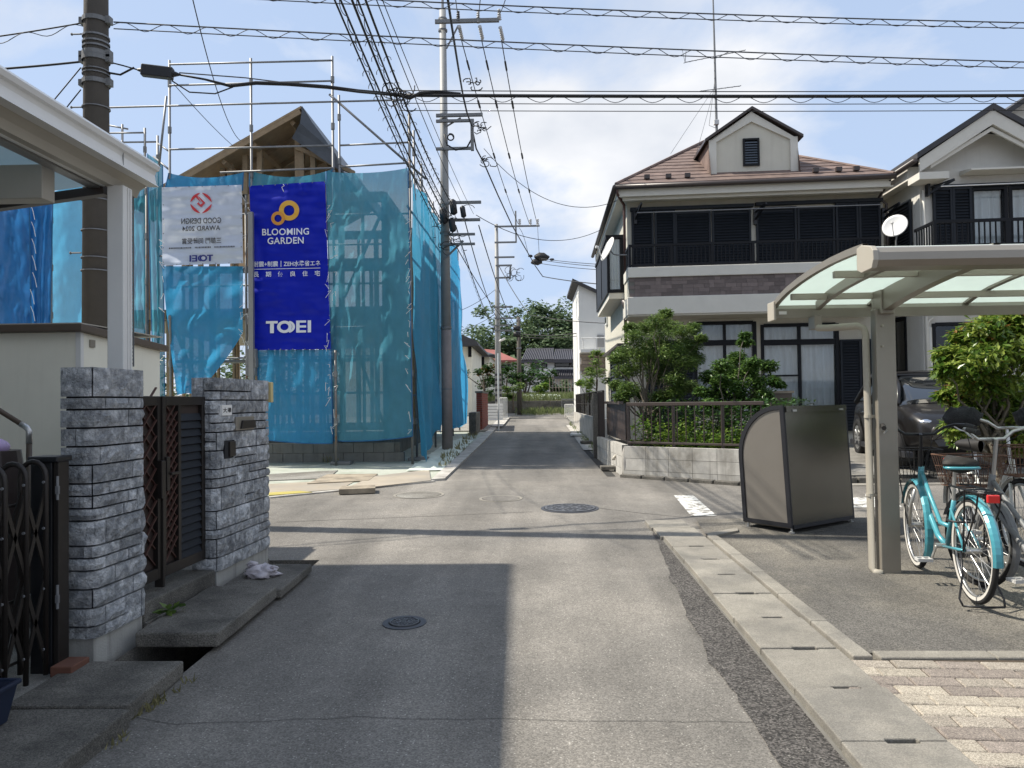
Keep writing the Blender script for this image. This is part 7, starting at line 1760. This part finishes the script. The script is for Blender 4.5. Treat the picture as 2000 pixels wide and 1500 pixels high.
# ------------------------------------------------------------------ bicycles
def bicycle(label, base, ang, paint, tyrewall, basket, saddle_m, mitts=False, rear_ang=0.0, rackrear=True, seatrim=None, barm='black_metal', bigstand=True, steer=0.0):
    base=Vector(base); ca,sa=math.cos(ang),math.sin(ang); tilt=.0
    T=lambda p:(base.x+p[0]*ca-p[1]*sa, base.y+p[0]*sa+p[1]*ca, base.z+p[2])
    b=thing('bicycle',label,'bicycle',tuple(base),'bicycles under the port'); r=.335; WB=1.06
    cs,ss=math.cos(steer),math.sin(steer)
    def TF(p):  # front assembly, turned about the steering axis
        x=p[0]-WB+.06; return T((WB-.06+x*cs-p[1]*ss, x*ss+p[1]*cs, p[2]))
    def ring(c,R_,rr,n,m,T_,name,matn,par):
        mb=MB(T_)
        for i in range(n):
            a=2*math.pi*i/n
            for k in range(m): q=2*math.pi*k/m; mb.v.append((c[0]+(R_+rr*math.cos(q))*math.cos(a),c[1]+rr*math.sin(q),c[2]+(R_+rr*math.cos(q))*math.sin(a)))
        for i in range(n):
            for k in range(m): mb.f.append((i*m+k,i*m+(k+1)%m,((i+1)%n)*m+(k+1)%m,((i+1)%n)*m+k))
        return mb.build(name,matn,par,smooth=True)
    for c,T_ in (((0,0,r),T),((WB,0,r),TF)):
        w_=ring(c,r-.018,.018,44,8,T_,'wheel',M['tyre'],b)
        if tyrewall:
            for s in (-1,1):
                mb=MB(T_); n=44
                for i in range(n):
                    a=2*math.pi*i/n; q=2*math.pi*(i+1)/n; R0,R1=r-.046,r-.024
                    mb.quad((c[0]+R0*math.cos(a),s*.014,c[2]+R0*math.sin(a)),(c[0]+R1*math.cos(a),s*.0175,c[2]+R1*math.sin(a)),(c[0]+R1*math.cos(q),s*.0175,c[2]+R1*math.sin(q)),(c[0]+R0*math.cos(q),s*.014,c[2]+R0*math.sin(q)))
                mb.build('whitewall',M['tyre_wall'],w_)
        ring(c,r-.046,.010,40,6,T_,'rim',M['silver'],w_)
        sp=MB(T_)
        for k in range(28): a=2*math.pi*k/28; s=1 if k%2 else -1; a2=a+(.35 if k%4<2 else -.35); sp.tube([(c[0]+.02*math.cos(a2),s*.028,c[2]+.02*math.sin(a2)),(c[0]+(r-.05)*math.cos(a),0,c[2]+(r-.05)*math.sin(a))],.0016,4,False)
        sp.build('spokes',M['silver'],w_); MB(T_).tube([(c[0],-.05,c[2]),(c[0],.05,c[2])],.02,10).build('hub',M['silver'],w_)
        # mudguard
        mg=MB(T_); a0,a1=(R(8),R(200)) if c[0]>.5 else (R(-25),R(165))
        n=20
        if c[0]>.5: a0,a1=R(20),R(215)
        else: a0,a1=R(55),R(186)
        for i in range(n):
            ts=[a0+(a1-a0)*(i+e_)/n for e_ in (0,1)]
            for (y0,k0),(y1,k1) in (((-.03,-.012),(-.015,0)),((-.015,0),(.015,0)),((.015,0),(.03,-.012))):
                P=[]
                for t_,(yq,kq) in ((ts[0],(y0,k0)),(ts[0],(y1,k1)),(ts[1],(y1,k1)),(ts[1],(y0,k0))): R_=r+.022+kq; P.append((c[0]+R_*math.cos(t_),yq,c[2]+R_*math.sin(t_)))
                mg.quad(*P)
        mg.build('mudguard',M[paint],b,smooth=True)
    bb=(.44,0,.285); st=(.30,0,.62); hb=(WB-.115,0,.64); ht=(WB-.155,0,.80)
    fr=MB(T); fr.tube([bb,st],.016,10); fr.tube([hb,(.80,0,.50),(.60,0,.33),bb],.021,10); fr.tube([(ht[0]+.01,0,ht[2]-.03),(.74,0,.60),(.55,0,.43),(.385,0,.43)],.016,10); fr.tube([hb,ht],.021,10)
    for s in (-1,1): fr.tube([(.42,s*.03,.285),(0,s*.055,r)],.010,8); fr.tube([(.32,s*.015,.56),(0,s*.055,r)],.009,8)
    fr.build('frame',M[paint],b,smooth=True)
    fk=MB(TF)
    for s in (-1,1): fk.tube([(hb[0]+.005,s*.03,hb[2]-.02),(hb[0]+.05,s*.05,.50),(WB-.015,s*.05,r)],.012,8)
    fk.build('fork',M[paint if paint!='teal' else 'silver'],b,smooth=True)
    MB(T).tube([(.315,0,.58),(.270,0,.84)],.0125,8).build('seat_post',M['silver'],b)
    sd=MB(T); n=14
    sd.grid(lambda a,q:(lambda th,xx,ww:(xx,ww*math.cos(th),.88+.045*min(1,q*7+.03)*math.sin(th)-.02*(1-abs(math.cos(th)))*(th>math.pi)))(2*math.pi*a,.12+.27*q,(.105*(1-q)**.75+.022)*min(1,q*7+.03)),18,n); sd.build('saddle',M[saddle_m],b,smooth=True)
    if seatrim:
        MB(T).tube([(.39,.02,.865),(.30,.05,.86),(.20,.09,.855),(.135,.10,.855),(.118,.05,.855),(.115,0,.855),(.118,-.05,.855),(.135,-.10,.855),(.20,-.09,.855),(.30,-.05,.86),(.39,-.02,.865)],.010,8).build('saddle_trim',M[seatrim],b,smooth=True)
    hs=MB(TF); stem=(ht[0]-.035,0,1.045); hs.tube([ht,stem,(stem[0]+.02,0,1.045)],.013,8); hs.build('stem',M[barm if barm!='black_metal' else 'black_metal'],b)
    hbm=MB(TF)
    P=[(stem[0]+.02,0,1.045),(stem[0]+.05,.10,1.045),(stem[0]+.05,.17,1.095),(stem[0]+.0,.235,1.120),(stem[0]-.06,.275,1.120),(stem[0]-.20,.30,1.105)]
    for s in (-1,1): hbm.tube([(x,s*y,z) for x,y,z in P],.0115,8)
    hbm.build('handlebar',M[barm],b,smooth=True)
    for s in (-1,1):
        MB(TF).tube([(stem[0]-.09,s*.282,1.118),(stem[0]-.215,s*.304,1.103)],.017,10).build('grip',M['rubber'],b)
        MB(TF).tube([(stem[0]-.0,s*.23,1.105),(stem[0]-.06,s*.25,1.080),(stem[0]-.15,s*.29,1.065)],.006,6).build('brake_lever',M['silver'],b)
        if mitts: o=blob('bar_mitt',TF((stem[0]-.11,s*.27,1.120)),.115,'fabric_dark',b,10,.3,2.2,s*3,(1.0,1.5,.8))
    MB(TF).tube([(stem[0]-.03,.2,1.105),(stem[0]+.12,.12,1.065),(hb[0]+.05,.02,.70)],.003,5).build('brake_cable',M['cable'],b); MB(TF).tube([(stem[0]-.03,-.2,1.105),(stem[0]+.10,-.1,.98),(hb[0],-.02,.72)],.003,5).build('brake_cable',M['cable'],b)
    if basket:
        bk_=MB(TF); x0=WB-.04; zb0=.70; zt0=.92; n=11
        def pt(f,k,z,e): return (x0+(.04+.27*f)*(1) if True else 0,0,z)
        W0,W1,D0,D1=.14,.185,.22,.28
        def ringp(z):
            f=(z-zb0)/(zt0-zb0); w_=W0+(W1-W0)*f; d_=D0+(D1-D0)*f; xs=x0-.02*f; return [(xs,-w_,z),(xs+d_,-w_,z),(xs+d_,w_,z),(xs,w_,z),(xs,-w_,z)]
        for z,rr_ in ((zb0,.004),(zb0+.07,.0025),(zb0+.14,.0025),(zt0,.006)): bk_.tube(ringp(z),rr_,5)
        lo,hi=ringp(zb0),ringp(zt0)
        for sidx in range(4):
            for k in range(n): f=k/n; a=Vector(lo[sidx]).lerp(Vector(lo[sidx+1]),f); c_=Vector(hi[sidx]).lerp(Vector(hi[sidx+1]),f); bk_.tube([a,c_],.0022,4,False)
        for k in range(9): f=k/8; a=Vector(lo[0]).lerp(Vector(lo[1]),f); c_=Vector(lo[3]).lerp(Vector(lo[2]),f); bk_.tube([a,c_],.0022,4,False)
        bk_.build('basket',M[basket],b); MB(TF).tube([(x0+.1,.10,zb0),(WB,.06,r)],.005,6).build('basket_stay',M['cable'],b); MB(TF).tube([(x0+.1,-.10,zb0),(WB,-.06,r)],.005,6).build('basket_stay',M['cable'],b)
    rk=MB(T); zr=.735
    for s in (-1,1): rk.tube([(.27,s*.03,zr),(.20,s*.065,zr),(-.25,s*.065,zr),(-.28,s*.04,zr)],.007,6); rk.tube([(-.05,s*.065,zr),(-.02,s*.06,.55),(0,s*.062,r)],.006,6); rk.tube([(-.25,s*.065,zr),(-.22,s*.065,.62),(0,s*.062,r)],.006,6)
    for x in (.1,-.05,-.2,-.28): rk.tube([(x,-.065,zr),(x,.065,zr)],.005,6)
    rk.build('rear_rack',M['black_metal'],b)
    MB(T).box(-.312,-.285,-.035,.035,zr-.055,zr-.005).build('rear_reflector',M['reflector'],b,bevel=.006)
    ck=MB(T); ck.tube([(.44,-.075,.285),(.44,.075,.285)],.018,10); ck.tube([(.44,.07,.285),(.53,.075,.17)],.010,6); ck.tube([(.44,-.07,.285),(.35,-.075,.40)],.010,6); ck.build('crank',M['silver'],b)
    for (x,y,z) in ((.53,.125,.17),(.35,-.125,.40)):
        pm=MB(T); 
        for s in (-1,1): pm.bar((x+s*.035,y-.05,z),(x+s*.035,y+.05,z),.014,.022)
        for s in (-1,0,1): pm.bar((x-.035,y+s*.045,z),(x+.035,y+s*.045,z),.010,.018)
        pm.build('pedal',M['dish'],b)
    cv=MB(T); cv.prism([(.52,.33),(.44,.37),(.02,.385),(-.05,.36),(-.05,.31),(.02,.29),(.44,.20),(.52,.24)],lambda a,c_,t:(a,t,c_),-.062,-.048); cv.build('chain_cover',M['black_plastic'],b,bevel=.006)
    if bigstand:
        sg=MB(T); 
        for s in (-1,1): sg.tube([(0,s*.075,r),(-.05,s*.09,.18),(-.10,s*.13,.05),(-.13,s*.12,.012)],.007,6)
        sg.tube([(-.13,-.12,.012),(-.15,0,.012),(-.13,.12,.012)],.007,6); sg.build('stand',M['black_metal'],b,smooth=True)
    else: MB(T).tube([(.02,.06,r),(-.05,.16,.012)],.008,6).build('stand',M['silver'],b)
    lk=MB(T); lk.tube([(.19+.075*math.cos(a),.075*math.sin(a)*1.1,.50) for a in [2*math.pi*k/14 for k in range(2,14)]],.008,6); lk.build('ring_lock',M['black_plastic'],b,smooth=True)
    return b
gzb=gz(5.3)+.03
bicycle('turquoise city bicycle with whitewall tyres and rear rack',(2.92,5.02,gzb+.015),R(90.5),'teal',True,'rust_black','rubber',seatrim='teal',steer=R(-6)) if False else None
mat('rust_black',(.02,.018,.017),.6,.3,var=.2)
bicycle('turquoise city bicycle with whitewall tyres and rear rack',(2.825,5.05,gzb+.012),R(82),'teal',True,'rust_black','rubber',seatrim='teal',steer=R(-4))
bicycle('silver bicycle with brown saddle between the turquoise one and the edge',(3.24,4.47,gzb+.002),R(96),'galv_dull',False,'rust_wire','gutter_brown',barm='silver',bigstand=True,steer=R(3))
bicycle('white bicycle facing the viewer with dark handlebar mitts and rusty basket',(3.80,6.95,gz(6.9)+.03+.012),R(-97),'white_frame',False,'rust_wire','rubber',mitts=True,barm='silver',bigstand=False,steer=R(5))
# ------------------------------------------------------------------ far end of the street
def simple_house(name,label,cat,loc): return thing(name,label,cat,loc)
# beige house on the left beyond the scaffold
YB=36.
hb=thing('house','beige house just beyond the scaffold nets on the left','house',tuple(at(880,800,YB)))
a=at(860,652,YB); b=at(918,652,YB); zt=at(915,668,YB).z; xr_=at(921,700,YB).x
MB().box(xr_-6,xr_,YB,YB+7,gz(YB),zt).build('wall',M['cream'],hb)
rz=at(905,640,YB).z; xe=at(937,680,YB).x; ze_=at(937,677,YB).z
MB().prism([(xe,ze_),(xe-.1,ze_+.22),(xr_-3,ze_+.22+(xe-xr_+3)*.42),(xr_-7,ze_+.1),(xr_-7,ze_)],lambda p,q,t:(p,t,q),YB-.7,YB+7.6).build('roof',M['roof_dark'],hb)
p0,p1_=at(914,671,YB-.05),at(921,697,YB-.05); wn=MB().box(p0.x,p1_.x,YB-.06,YB-.002,p1_.z,p0.z).build('window',M['sash'],hb)
# second beige house with hip roof
YC=48.
hc=thing('house','pale house with small dark window behind the far steel pole','house',tuple(at(940,780,YC)))
xl_,xr_=at(921,700,YC).x,at(956,700,YC).x; zt=at(940,692,YC).z
MB().box(xl_-3,xr_,YC,YC+7,gz(39),zt).build('wall',M['cream'],hc)
ea,eb=at(918,690,YC-.6),at(966,692,YC-.6); top=at(925,676,YC+2)
mb=MB(); mb.quad((xl_-3,YC-.6,eb.z),(eb.x,YC-.6,eb.z),(xr_-2.2,YC+3,top.z+.3),(xl_-3,YC+3,top.z+.3)); mb.quad((eb.x,YC-.6,eb.z),(eb.x,YC+7.6,eb.z),(xr_-2.2,YC+3,top.z+.3)); mb.box(xl_-3,eb.x,YC-.62,YC-.5,eb.z-.15,eb.z-.003); mb.build('roof',M['roof_dark'],hc)
p0,p1_=at(939,696,YC),at(946,716,YC); wn=MB().box(p0.x,p1_.x,YC-.06,YC-.002,p1_.z,p0.z).build('window',M['sash'],hc); MB().box(p0.x+.1,p1_.x-.1,YC-.065,YC-.061,p1_.z+.1,p0.z-.1).build('pane',M['glass_dark'],wn)
# red roofed house
YD=78.
mat('red_tile',(.26,.085,.07),.75,var=.2,vscale=2)
mat('grey_tile',(.060,.058,.068),.5,var=.25,vscale=1.5)
hdh=thing('house','house with faded red roof left of the concrete pole','house',tuple(at(970,760,YD)))
xl_,xr_=at(930,700,YD).x,at(1006,700,YD).x; zt=at(980,706,YD).z; zg_=far_z(YD)
MB().box(xl_,xr_,YD,YD+8,zg_-.3,zt).build('wall',M['stucco2'],hdh)
e0,e1_=at(925,704,YD-1),at(1012,703,YD-1); t0,t1_=at(935,681,YD+3),at(985,683,YD+3)
mb=MB(); mb.quad(e0,e1_,(t1_.x-1,YD+3,t1_.z),(t0.x,YD+3,t0.z)); mb.quad(e1_,(e1_.x,YD+9,e1_.z),(t1_.x-1,YD+3,t1_.z)); mb.quad(e0,(e0.x,YD-1,e0.z-.25),(e1_.x,YD-1,e1_.z-.25),e1_); mb.build('roof',M['red_tile'],hdh)
for (a,b,c_,d_) in ((978,998,712,728),(940,966,712,730)):
    p0,p1_=at(a,c_,YD),at(b,d_,YD); wn=MB().box(p0.x,p1_.x,YD-.08,YD-.002,p1_.z,p0.z).build('window',M['sash'],hdh); MB().box(p0.x+.15,p1_.x-.15,YD-.09,YD-.081,p1_.z+.15,p0.z-.15).build('pane',M['glass_dark'],wn)
p0,p1_=at(990,722,YD-1.2),at(1008,738,YD-1.2); MB().box(p0.x,p1_.x,YD-1.2,YD-.1,p1_.z,p0.z).build('balcony',M['white_wall'],hdh)
# grey tiled house across the field
YT=108.
ht_=thing('house','white two storey house with grey tiled roof beyond the field','house',tuple(at(1070,770,YT)))
xl_,xr_=at(1024,720,YT).x,at(1135,720,YT).x; zt=at(1070,704,YT).z; zg_=far_z(YT)
MB().box(xl_,xr_,YT,YT+8,zg_-.3,zt).build('wall',M['white_wall'],ht_)
def tile_roof(e0,e1_,t0,t1_,par,n,name='roof'):
    mb=MB(); mb.quad(e0,e1_,t1_,t0); mb.quad(t0,t1_,t1_+Vector((0,6,-3)),t0+Vector((0,6,-3))); mb.quad(e0,(e0.x,e0.y,e0.z-.35),(e1_.x,e1_.y,e1_.z-.35),e1_); rfx=mb.build(name,M['grey_tile'],par)
    rib=MB()
    for k in range(n): f=(k+.5)/n; rib.tube([e0.lerp(e1_,f)+Vector((0,-.05,.06)),t0.lerp(t1_,f)+Vector((0,0,.08))],.10,5)
    rib.tube([t0,t1_],.22,6); rib.build('tile_rolls',M['grey_tile'],rfx)
tile_roof(at(1018,704,YT-1),at(1080,703,YT-1),at(1028,683,YT+3),at(1082,682,YT+3),ht_,17); tile_roof(at(1079,703.5,YT-1.1),at(1150,703.5,YT-1.1),at(1084,684,YT+3),at(1150,684,YT+3),ht_,19)
for (a,b,c_,d_) in ((1038,1053,710,727),(1053,1069,710,727),(1083,1113,708,717),(1114,1122,708,717)):
    p0,p1_=at(a,c_,YT),at(b,d_,YT); wn=MB().box(p0.x,p1_.x,YT-.1,YT-.002,p1_.z,p0.z).build('window',M['sash'],ht_); MB().box(p0.x+.12,p1_.x-.12,YT-.12,YT-.101,p1_.z+.12,p0.z-.12).build('pane',M['glass_dark'],wn)
p0,p1_=at(1053,720,YT-1.3),at(1082,736,YT-1.3); MB().box(p0.x,p1_.x,YT-1.3,YT-.12,p1_.z,p0.z).build('balcony',M['white_wall'],ht_)
tile_roof(at(1082,735,YT-2),at(1150,735,YT-2),at(1084,724,YT-.2),at(1150,724,YT-.2),ht_,16,'lower_roof')
# white house with stone cladding on the right
YW=31.
hw=thing('house','tall white house with slanting roof and stone band beyond the brown roofed house','house',tuple(at(1150,800,YW)))
xl_=at(1131,650,YW).x; tl=at(1131,556,YW); tr_=at(1192,588,YW)
MB().prism([(xl_,gz(YW)-.2),(xl_+5.2,gz(YW)-.2),(xl_+5.2,tl.z-2.6),(xl_,tl.z)],lambda p,q,t:(p,t,q),YW,YW+4.6).build('wall',M['white_wall'],hw)
MB().prism([(xl_-.25,tl.z+.10),(xl_-.25,tl.z+.22),(xl_+5.4,tl.z-2.5),(xl_+5.4,tl.z-2.62)],lambda p,q,t:(p,t,q),YW-.25,YW+4.9).build('roof',M['roof_dark'],hw)
zb0,zb1=at(1150,682,YW-.9).z,at(1150,688,YW-.9).z
MB().box(at(1134,700,YW-.9).x,xl_+4,YW-.9,YW-.003,zb1,zb0).build('balcony',M['alu_white'],hw); mb=MB()
zz=at(1150,660,YW-.9).z
for px in (1139,1165,1190): q=at(px,660,YW-.88); mb.tube([(q.x,YW-.88,zb0),(q.x,YW-.88,zz)],.03,6)
mb.tube([(at(1135,660,YW-.9).x,YW-.88,zz),(xl_+4,YW-.88,zz)],.025,6); mb.build('rail',M['alu_white'],hw)
p0,p1_=at(1166,655,YW),at(1180,678,YW); wn=MB().box(p0.x,p1_.x,YW-.06,YW-.002,p1_.z,p0.z).build('window',M['alu_grey'],hw)
mat('ledge_stone',(.30,.25,.21),.9,var=.3,vscale=6,rnd=.25)
z=at(1150,730,YW).z; zt=zb1
while z<zt-.05:
    h=.13; x=xl_+rng.uniform(-.0,.1)
    while x<xl_+3: wd=rng.uniform(.4,1.0); MB().box(x,x+wd-.012,YW-.08-rng.uniform(0,.05),YW-.003,z,z+h-.012).build('ledge_stone',M['ledge_stone'],hw); x+=wd
    z+=h
# retaining wall, field and vegetables at the end of the road
rw=thing('retaining_wall','grey concrete retaining wall below the vegetable field','wall',tuple(at(1060,805,39.4)))
for k in range(5): MB().box(-3.5+k*2.2,-3.5+k*2.2+2.18,39.2,39.5,gz(39)-.3,1.50+.01*(k%2)).build('panel',M['concrete_old'],rw,bevel=.01)
struct('field',MB().quad((-60,39.5,1.49),(60,39.5,1.49),(60,104,2.485),(-60,104,2.485)),'soil') if False else None
mb=MB(); rl_=random.Random(5)
for k in range(5200):
    y=39.7+rl_.random()**1.5*58; x=rl_.uniform(-.12,.16)*y+rl_.uniform(-2,2); blades(mb,x,y,far_z(y),.2,3,.38,rl_,.5)
tag(mb.build('field_grass',M['leaf_field']),'bright grass and weeds growing on the field','grass',kind='stuff')
def hedge(name,label,cat,c,rad,n,size,matn,seed,sq=(1,1,1),group=None,trunk=True,barkm='bark',kind=None):
    rl2=random.Random(seed); t=thing(name,label,cat,(c[0],c[1],c[2]-rad*sq[2]),group); c=Vector(c); P=[]
    cl=[]
    for k in range(max(6,int(n/130))):
        v=Vector((rl2.gauss(0,1),rl2.gauss(0,1),rl2.gauss(0,1))).normalized()*rad*rl2.uniform(.35,.95); cl.append((c+Vector((v.x*sq[0],v.y*sq[1],v.z*sq[2])),rad*rl2.uniform(.22,.42)))
    crown(cl,n,size,M[matn],t,seed,asp=.6,name='foliage',droop=.3)
    if trunk:
        mb_=MB(); limb(mb_,(c.x,c.y,c.z-rad*sq[2]*1.25),c,rad*.07,rad*.03,rl2,rad*.04)
        for cc_,_ in cl[::3]: limb(mb_,c-Vector((0,0,rad*sq[2]*.6)),cc_,rad*.03,rad*.01,rl2,rad*.04,4)
        mb_.build('stem',M[barkm],t)
    return t
for i,(px,py,Y,r,n,s,mt,sq,lab) in enumerate((
  (945,738,33.5,.95,1500,.15,'leaf_dark',(1.2,1,.8),'dark rounded garden shrub left of the far steel pole'),
  (952,726,34.2,.42,350,.12,'leaf_red',(1.3,1,.7),'orange flowering shrub top behind the far pole'),
  (990,742,36,.7,900,.14,'leaf_dark',(1.2,1,.9),'dark shrub between the two far poles'),
  (1002,762,35,.6,800,.13,'leaf_mid',(.9,1,1.2),'bright climbing shrub spilling over the far left wall'),
  (1027,744,60,2.1,1600,.30,'leaf_dark',(.9,1,1.0),'clipped dark pine in front of the tiled house'),
  (1052,762,52,.75,500,.22,'leaf_fresh',(1,1,1),'small pale green shrub in the field'),
  (1076,742,80,1.8,900,.36,'leaf_dark',(1.2,1,1.1),'rounded garden pine before the tiled house balcony'),
  (1100,748,84,1.7,800,.36,'leaf_far',(1.2,1,.9),'grey green garden tree right of the balcony'),
  (1118,752,80,1.6,800,.36,'leaf_dark',(1.0,1,1.0),'dark garden tree at the edge of the white house'),
  (1145,757,24.5,.42,700,.10,'leaf_fresh',(1,1,1.1),'fresh green bush behind the mesh fence'),
  (1165,735,23.0,.55,900,.10,'leaf_mid',(.8,1,1.2),'leafy bush beside the black side shutters'),
  (1168,690,22.5,.25,300,.08,'leaf_fresh',(1,1,.8),'small bright leaf tuft above the side shutter canopy'))):
    hedge('shrub',lab,'shrub',tuple(at(px,py,Y)),r,n,s,mt,40+i,sq,'shrubs along the far street')
# wooded hill behind
for i,(px,py,Y,r,sq,lab) in enumerate((
  (905,690,150,9,(1.2,1,.75),'far wood tree partly hidden by the scaffold nets'),
  (948,672,140,7.0,(1.1,1,.95),'far tree behind the steel pole, left side'),
  (985,668,150,8.0,(1.0,1,.9),'far tree between the two distant poles'),
  (1018,690,135,5.2,(1.1,1,.8),'lower far tree behind the concrete pole'),
  (1052,662,140,7.6,(1.0,1,1.1),'tallest far tree right of the concrete pole'),
  (1074,650,145,6.2,(.9,1,1.1),'far tree in the middle of the wood above the tiled roof'),
  (1102,660,142,7.0,(1.0,1,1.0),'far tree next to the white house wall'),
  (1135,665,150,7.5,(1.0,1,1.0),'far tree behind the white house'),
  (1035,695,132,5.0,(1.3,1,.7),'low far tree just above the tiled roof ridge'),
  (1085,694,132,5.0,(1.4,1,.7),'low far tree above the right end of the tiled roof'))):
    hedge('far_tree',lab,'tree',tuple(at(px,py,Y)),r,2600,.85,'leaf_far',80+i,sq,'trees of the wooded hill')
mb=MB(); rl_=random.Random(8); P=[]
for k in range(9000):
    x=rl_.uniform(-70,60); y=rl_.uniform(128,175); P.append(Vector((x,y,2.5+rl_.random()*(8.5+3*mnoise.noise(Vector((x*.12,y*.1,0)))))))
leaf_cloud(mb,P,1.3,rl_,.7,.3,.3); tag(mb.build('distant_wood',M['leaf_far']),'dark mass of the wood behind the far houses','wood',kind='stuff')
# left side walls of the far street: red brick wall, pale gate, planter
bw2=thing('brick_wall','dark red brick wall beside the far end of the nets','wall',tuple(at(930,840,25)))
q0,q1_=at(914,766,25.),at(938,768,25.)
xw=-1.62
MB().box(xw-.18,xw-.012,24.4,27.6,gz(25)-.1,at(925,768,25).z).build('core',M['mortar'],bw2)
brk=bpy.data.meshes.new('brick'); mbk=MB().box(-.012,.002,-.105,.105,-.028,.028); brk.from_pydata(mbk.v,[],mbk.f); brk.materials.append(M['brick_red'])
brf=bpy.data.meshes.new('brick'); mbk=MB().box(-.085,.085,-.012,.002,-.028,.028); brf.from_pydata(mbk.v,[],mbk.f); brf.materials.append(M['brick_red'])
zt=at(925,768,25).z; z=gz(25)+.05; r_=0
while z<zt:
    y=24.5+(r_%2)*.11
    while y<27.5: piece('brick',brk,bw2,Matrix.Translation((xw-.003,y,z))); y+=.222
    piece('brick',brf,bw2,Matrix.Translation((xw-.098,24.4,z))); z+=.066; r_+=1
MB().box(xw-.22,xw+.02,24.36,27.64,zt,zt+.06).build('coping',M['concrete_old'],bw2)
wl2=thing('concrete_wall','low brown concrete wall with drain edge before the brick wall','wall',(-1.75,24,gz(23.5))); MB().box(-1.9,-1.68,22.6,24.3,gz(23)-.1,at(915,805,23.5).z).build('panel',M['concrete_old'],wl2,bevel=.02)
pl2=thing('planter_box','pale slatted planter box beside the far steel pole','planter',tuple(at(970,830,31)))
c_=at(970,815,31); 
for k in range(6): MB().box(c_.x-.55,c_.x+.25,30.7,31.2,gz(31)+.02+k*.115,gz(31)+.02+k*.115+.10).build('slat',M['alu_white'],pl2,bevel=.008)
wg=thing('white_gate','white barred gate on the left near the road end','gate',tuple(at(985,820,31.5))); mb=MB()
g0,g1_=at(976,777,31.6),at(990,777,31.6); zb_=gz(31.6)
for k in range(7): x=g0.x+(g1_.x-g0.x)*k/6; mb.tube([(x,31.6,zb_),(x,31.6,g0.z)],.014,5)
for z in (zb_+.1,g0.z): mb.tube([(g0.x,31.6,z),(g1_.x,31.6,z)],.018,6)
islands(mb,'bar',M['alu_white'],wg)
wg2=thing('white_gate','white barred gate on the right near the road end','gate',tuple(at(1112,810,34))); mb=MB(); g0,g1_=at(1103,790,34.),at(1120,790,34.)
for k in range(9): x=g0.x+(g1_.x-g0.x)*k/8; mb.tube([(x,34,gz(34)),(x,34,g0.z)],.014,5)
for z in (gz(34)+.12,g0.z): mb.tube([(g0.x,34,z),(g1_.x,34,z)],.02,6)
islands(mb,'bar',M['alu_white'],wg2)
gf=thing('grey_fence','grey bar fence on the retaining wall at the road end','fence',tuple(at(1110,780,38.6))); mb=MB(); g0,g1_=at(1097,780,38.8),at(1130,780,38.8)
for k in range(16): x=g0.x+(g1_.x-g0.x)*k/15; mb.tube([(x,38.8,gz(38.8)),(x,38.8,g0.z)],.016,5)
mb.tube([(g0.x,38.8,g0.z),(g1_.x,38.8,g0.z)],.025,6); islands(mb,'bar',M['galv_dull'],gf)
# right: mesh fence on concrete base
mf=thing('mesh_fence','thin wire mesh fence on a concrete base right of the road','fence',tuple(at(1135,830,20))); xf=1.42
MB().box(xf,xf+.15,16.2,27,gz(17)-.2,at(1150,816,17.5).z).build('base',M['concrete_light'],mf); mb=MB(); zt=at(1135,766,19).z; zb_=at(1150,816,17.5).z
for y in (16.3,18.3,20.3,22.3,24.3,26.3): mb.tube([(xf+.07,y,zb_),(xf+.07,y,zt)],.025,6)
for z in (zt,zt-.3,zt-.6): mb.tube([(xf+.07,16.3,z),(xf+.07,26.8,z)],.012,5)
y=16.4
while y<26.8: mb.tube([(xf+.07,y,zb_),(xf+.07,y,zt)],.006,4); y+=.2
mb.build('mesh',M['bronze'],mf)
dy=thing('net_poles','row of thin poles and strings in the vegetable field','bean poles',tuple(at(1090,770,60))); mb=MB()
for k in range(9): q=at(1074+k*6,772,58+k*.6); mb.tube([(q.x,q.y,far_z(58)),(q.x,q.y,far_z(58)+1.4)],.03,5)
a,b=at(1074,757,58),at(1124,757,63); mb.tube([a,b],.02,4); islands(mb,'pole',M['wood_old'],dy)
tun=thing('row_cover','long white row cover over vegetables in the field','row cover',tuple(at(1040,772,48))); mb=MB()
a=at(1022,774,46); 
mb.grid(lambda f,g_:(a.x+2.4*f,46+.7*g_+.5*f,far_z(46)+.30*math.sin(math.pi*g_)+.02*math.sin(f*40)),40,8); mb.build('sheet',M['tarp_white'],tun,smooth=True)
# weeds at the road end and along the right drain
mb=MB(); rl_=random.Random(15)
for k in range(90): p=onground(rl_.uniform(1010,1120),rl_.uniform(806,812)); blades(mb,p.x,p.y+rl_.uniform(0,1.2),p.z,.2,8,.35,rl_,.7)
for k in range(40): y=16+rl_.random()*12; blades(mb,1.33+rl_.uniform(-.05,.06),y,gz(y),.05,5,.12,rl_,.7)
tag(mb.build('road_end_weeds',M['leaf_field']),'green weeds along the foot of the retaining wall','weeds',kind='stuff')
lot_poly('left_plot',[(-24,24),(-1.45,24),(-1.4,39.2),(-24,39.2)],.05,'lot',.5)
lot_poly('right_plot',[(1.38,26),(24,26),(24,39.2),(1.5,39.2)],.05,'lot',.5)
q=onground(968,850); sheet('road_apron',[(-1.44,26.1),(-1.05,26.1),(-1.0,34),(-1.44,34)],.06,'concrete_light')
sheet('drain_apron',[(1.10,17),(1.40,17),(1.40,27),(1.15,27)],.02,'concrete_light')
# cleared of helper keys
for o in bpy.data.objects:
    if '_at' in o: del o['_at']
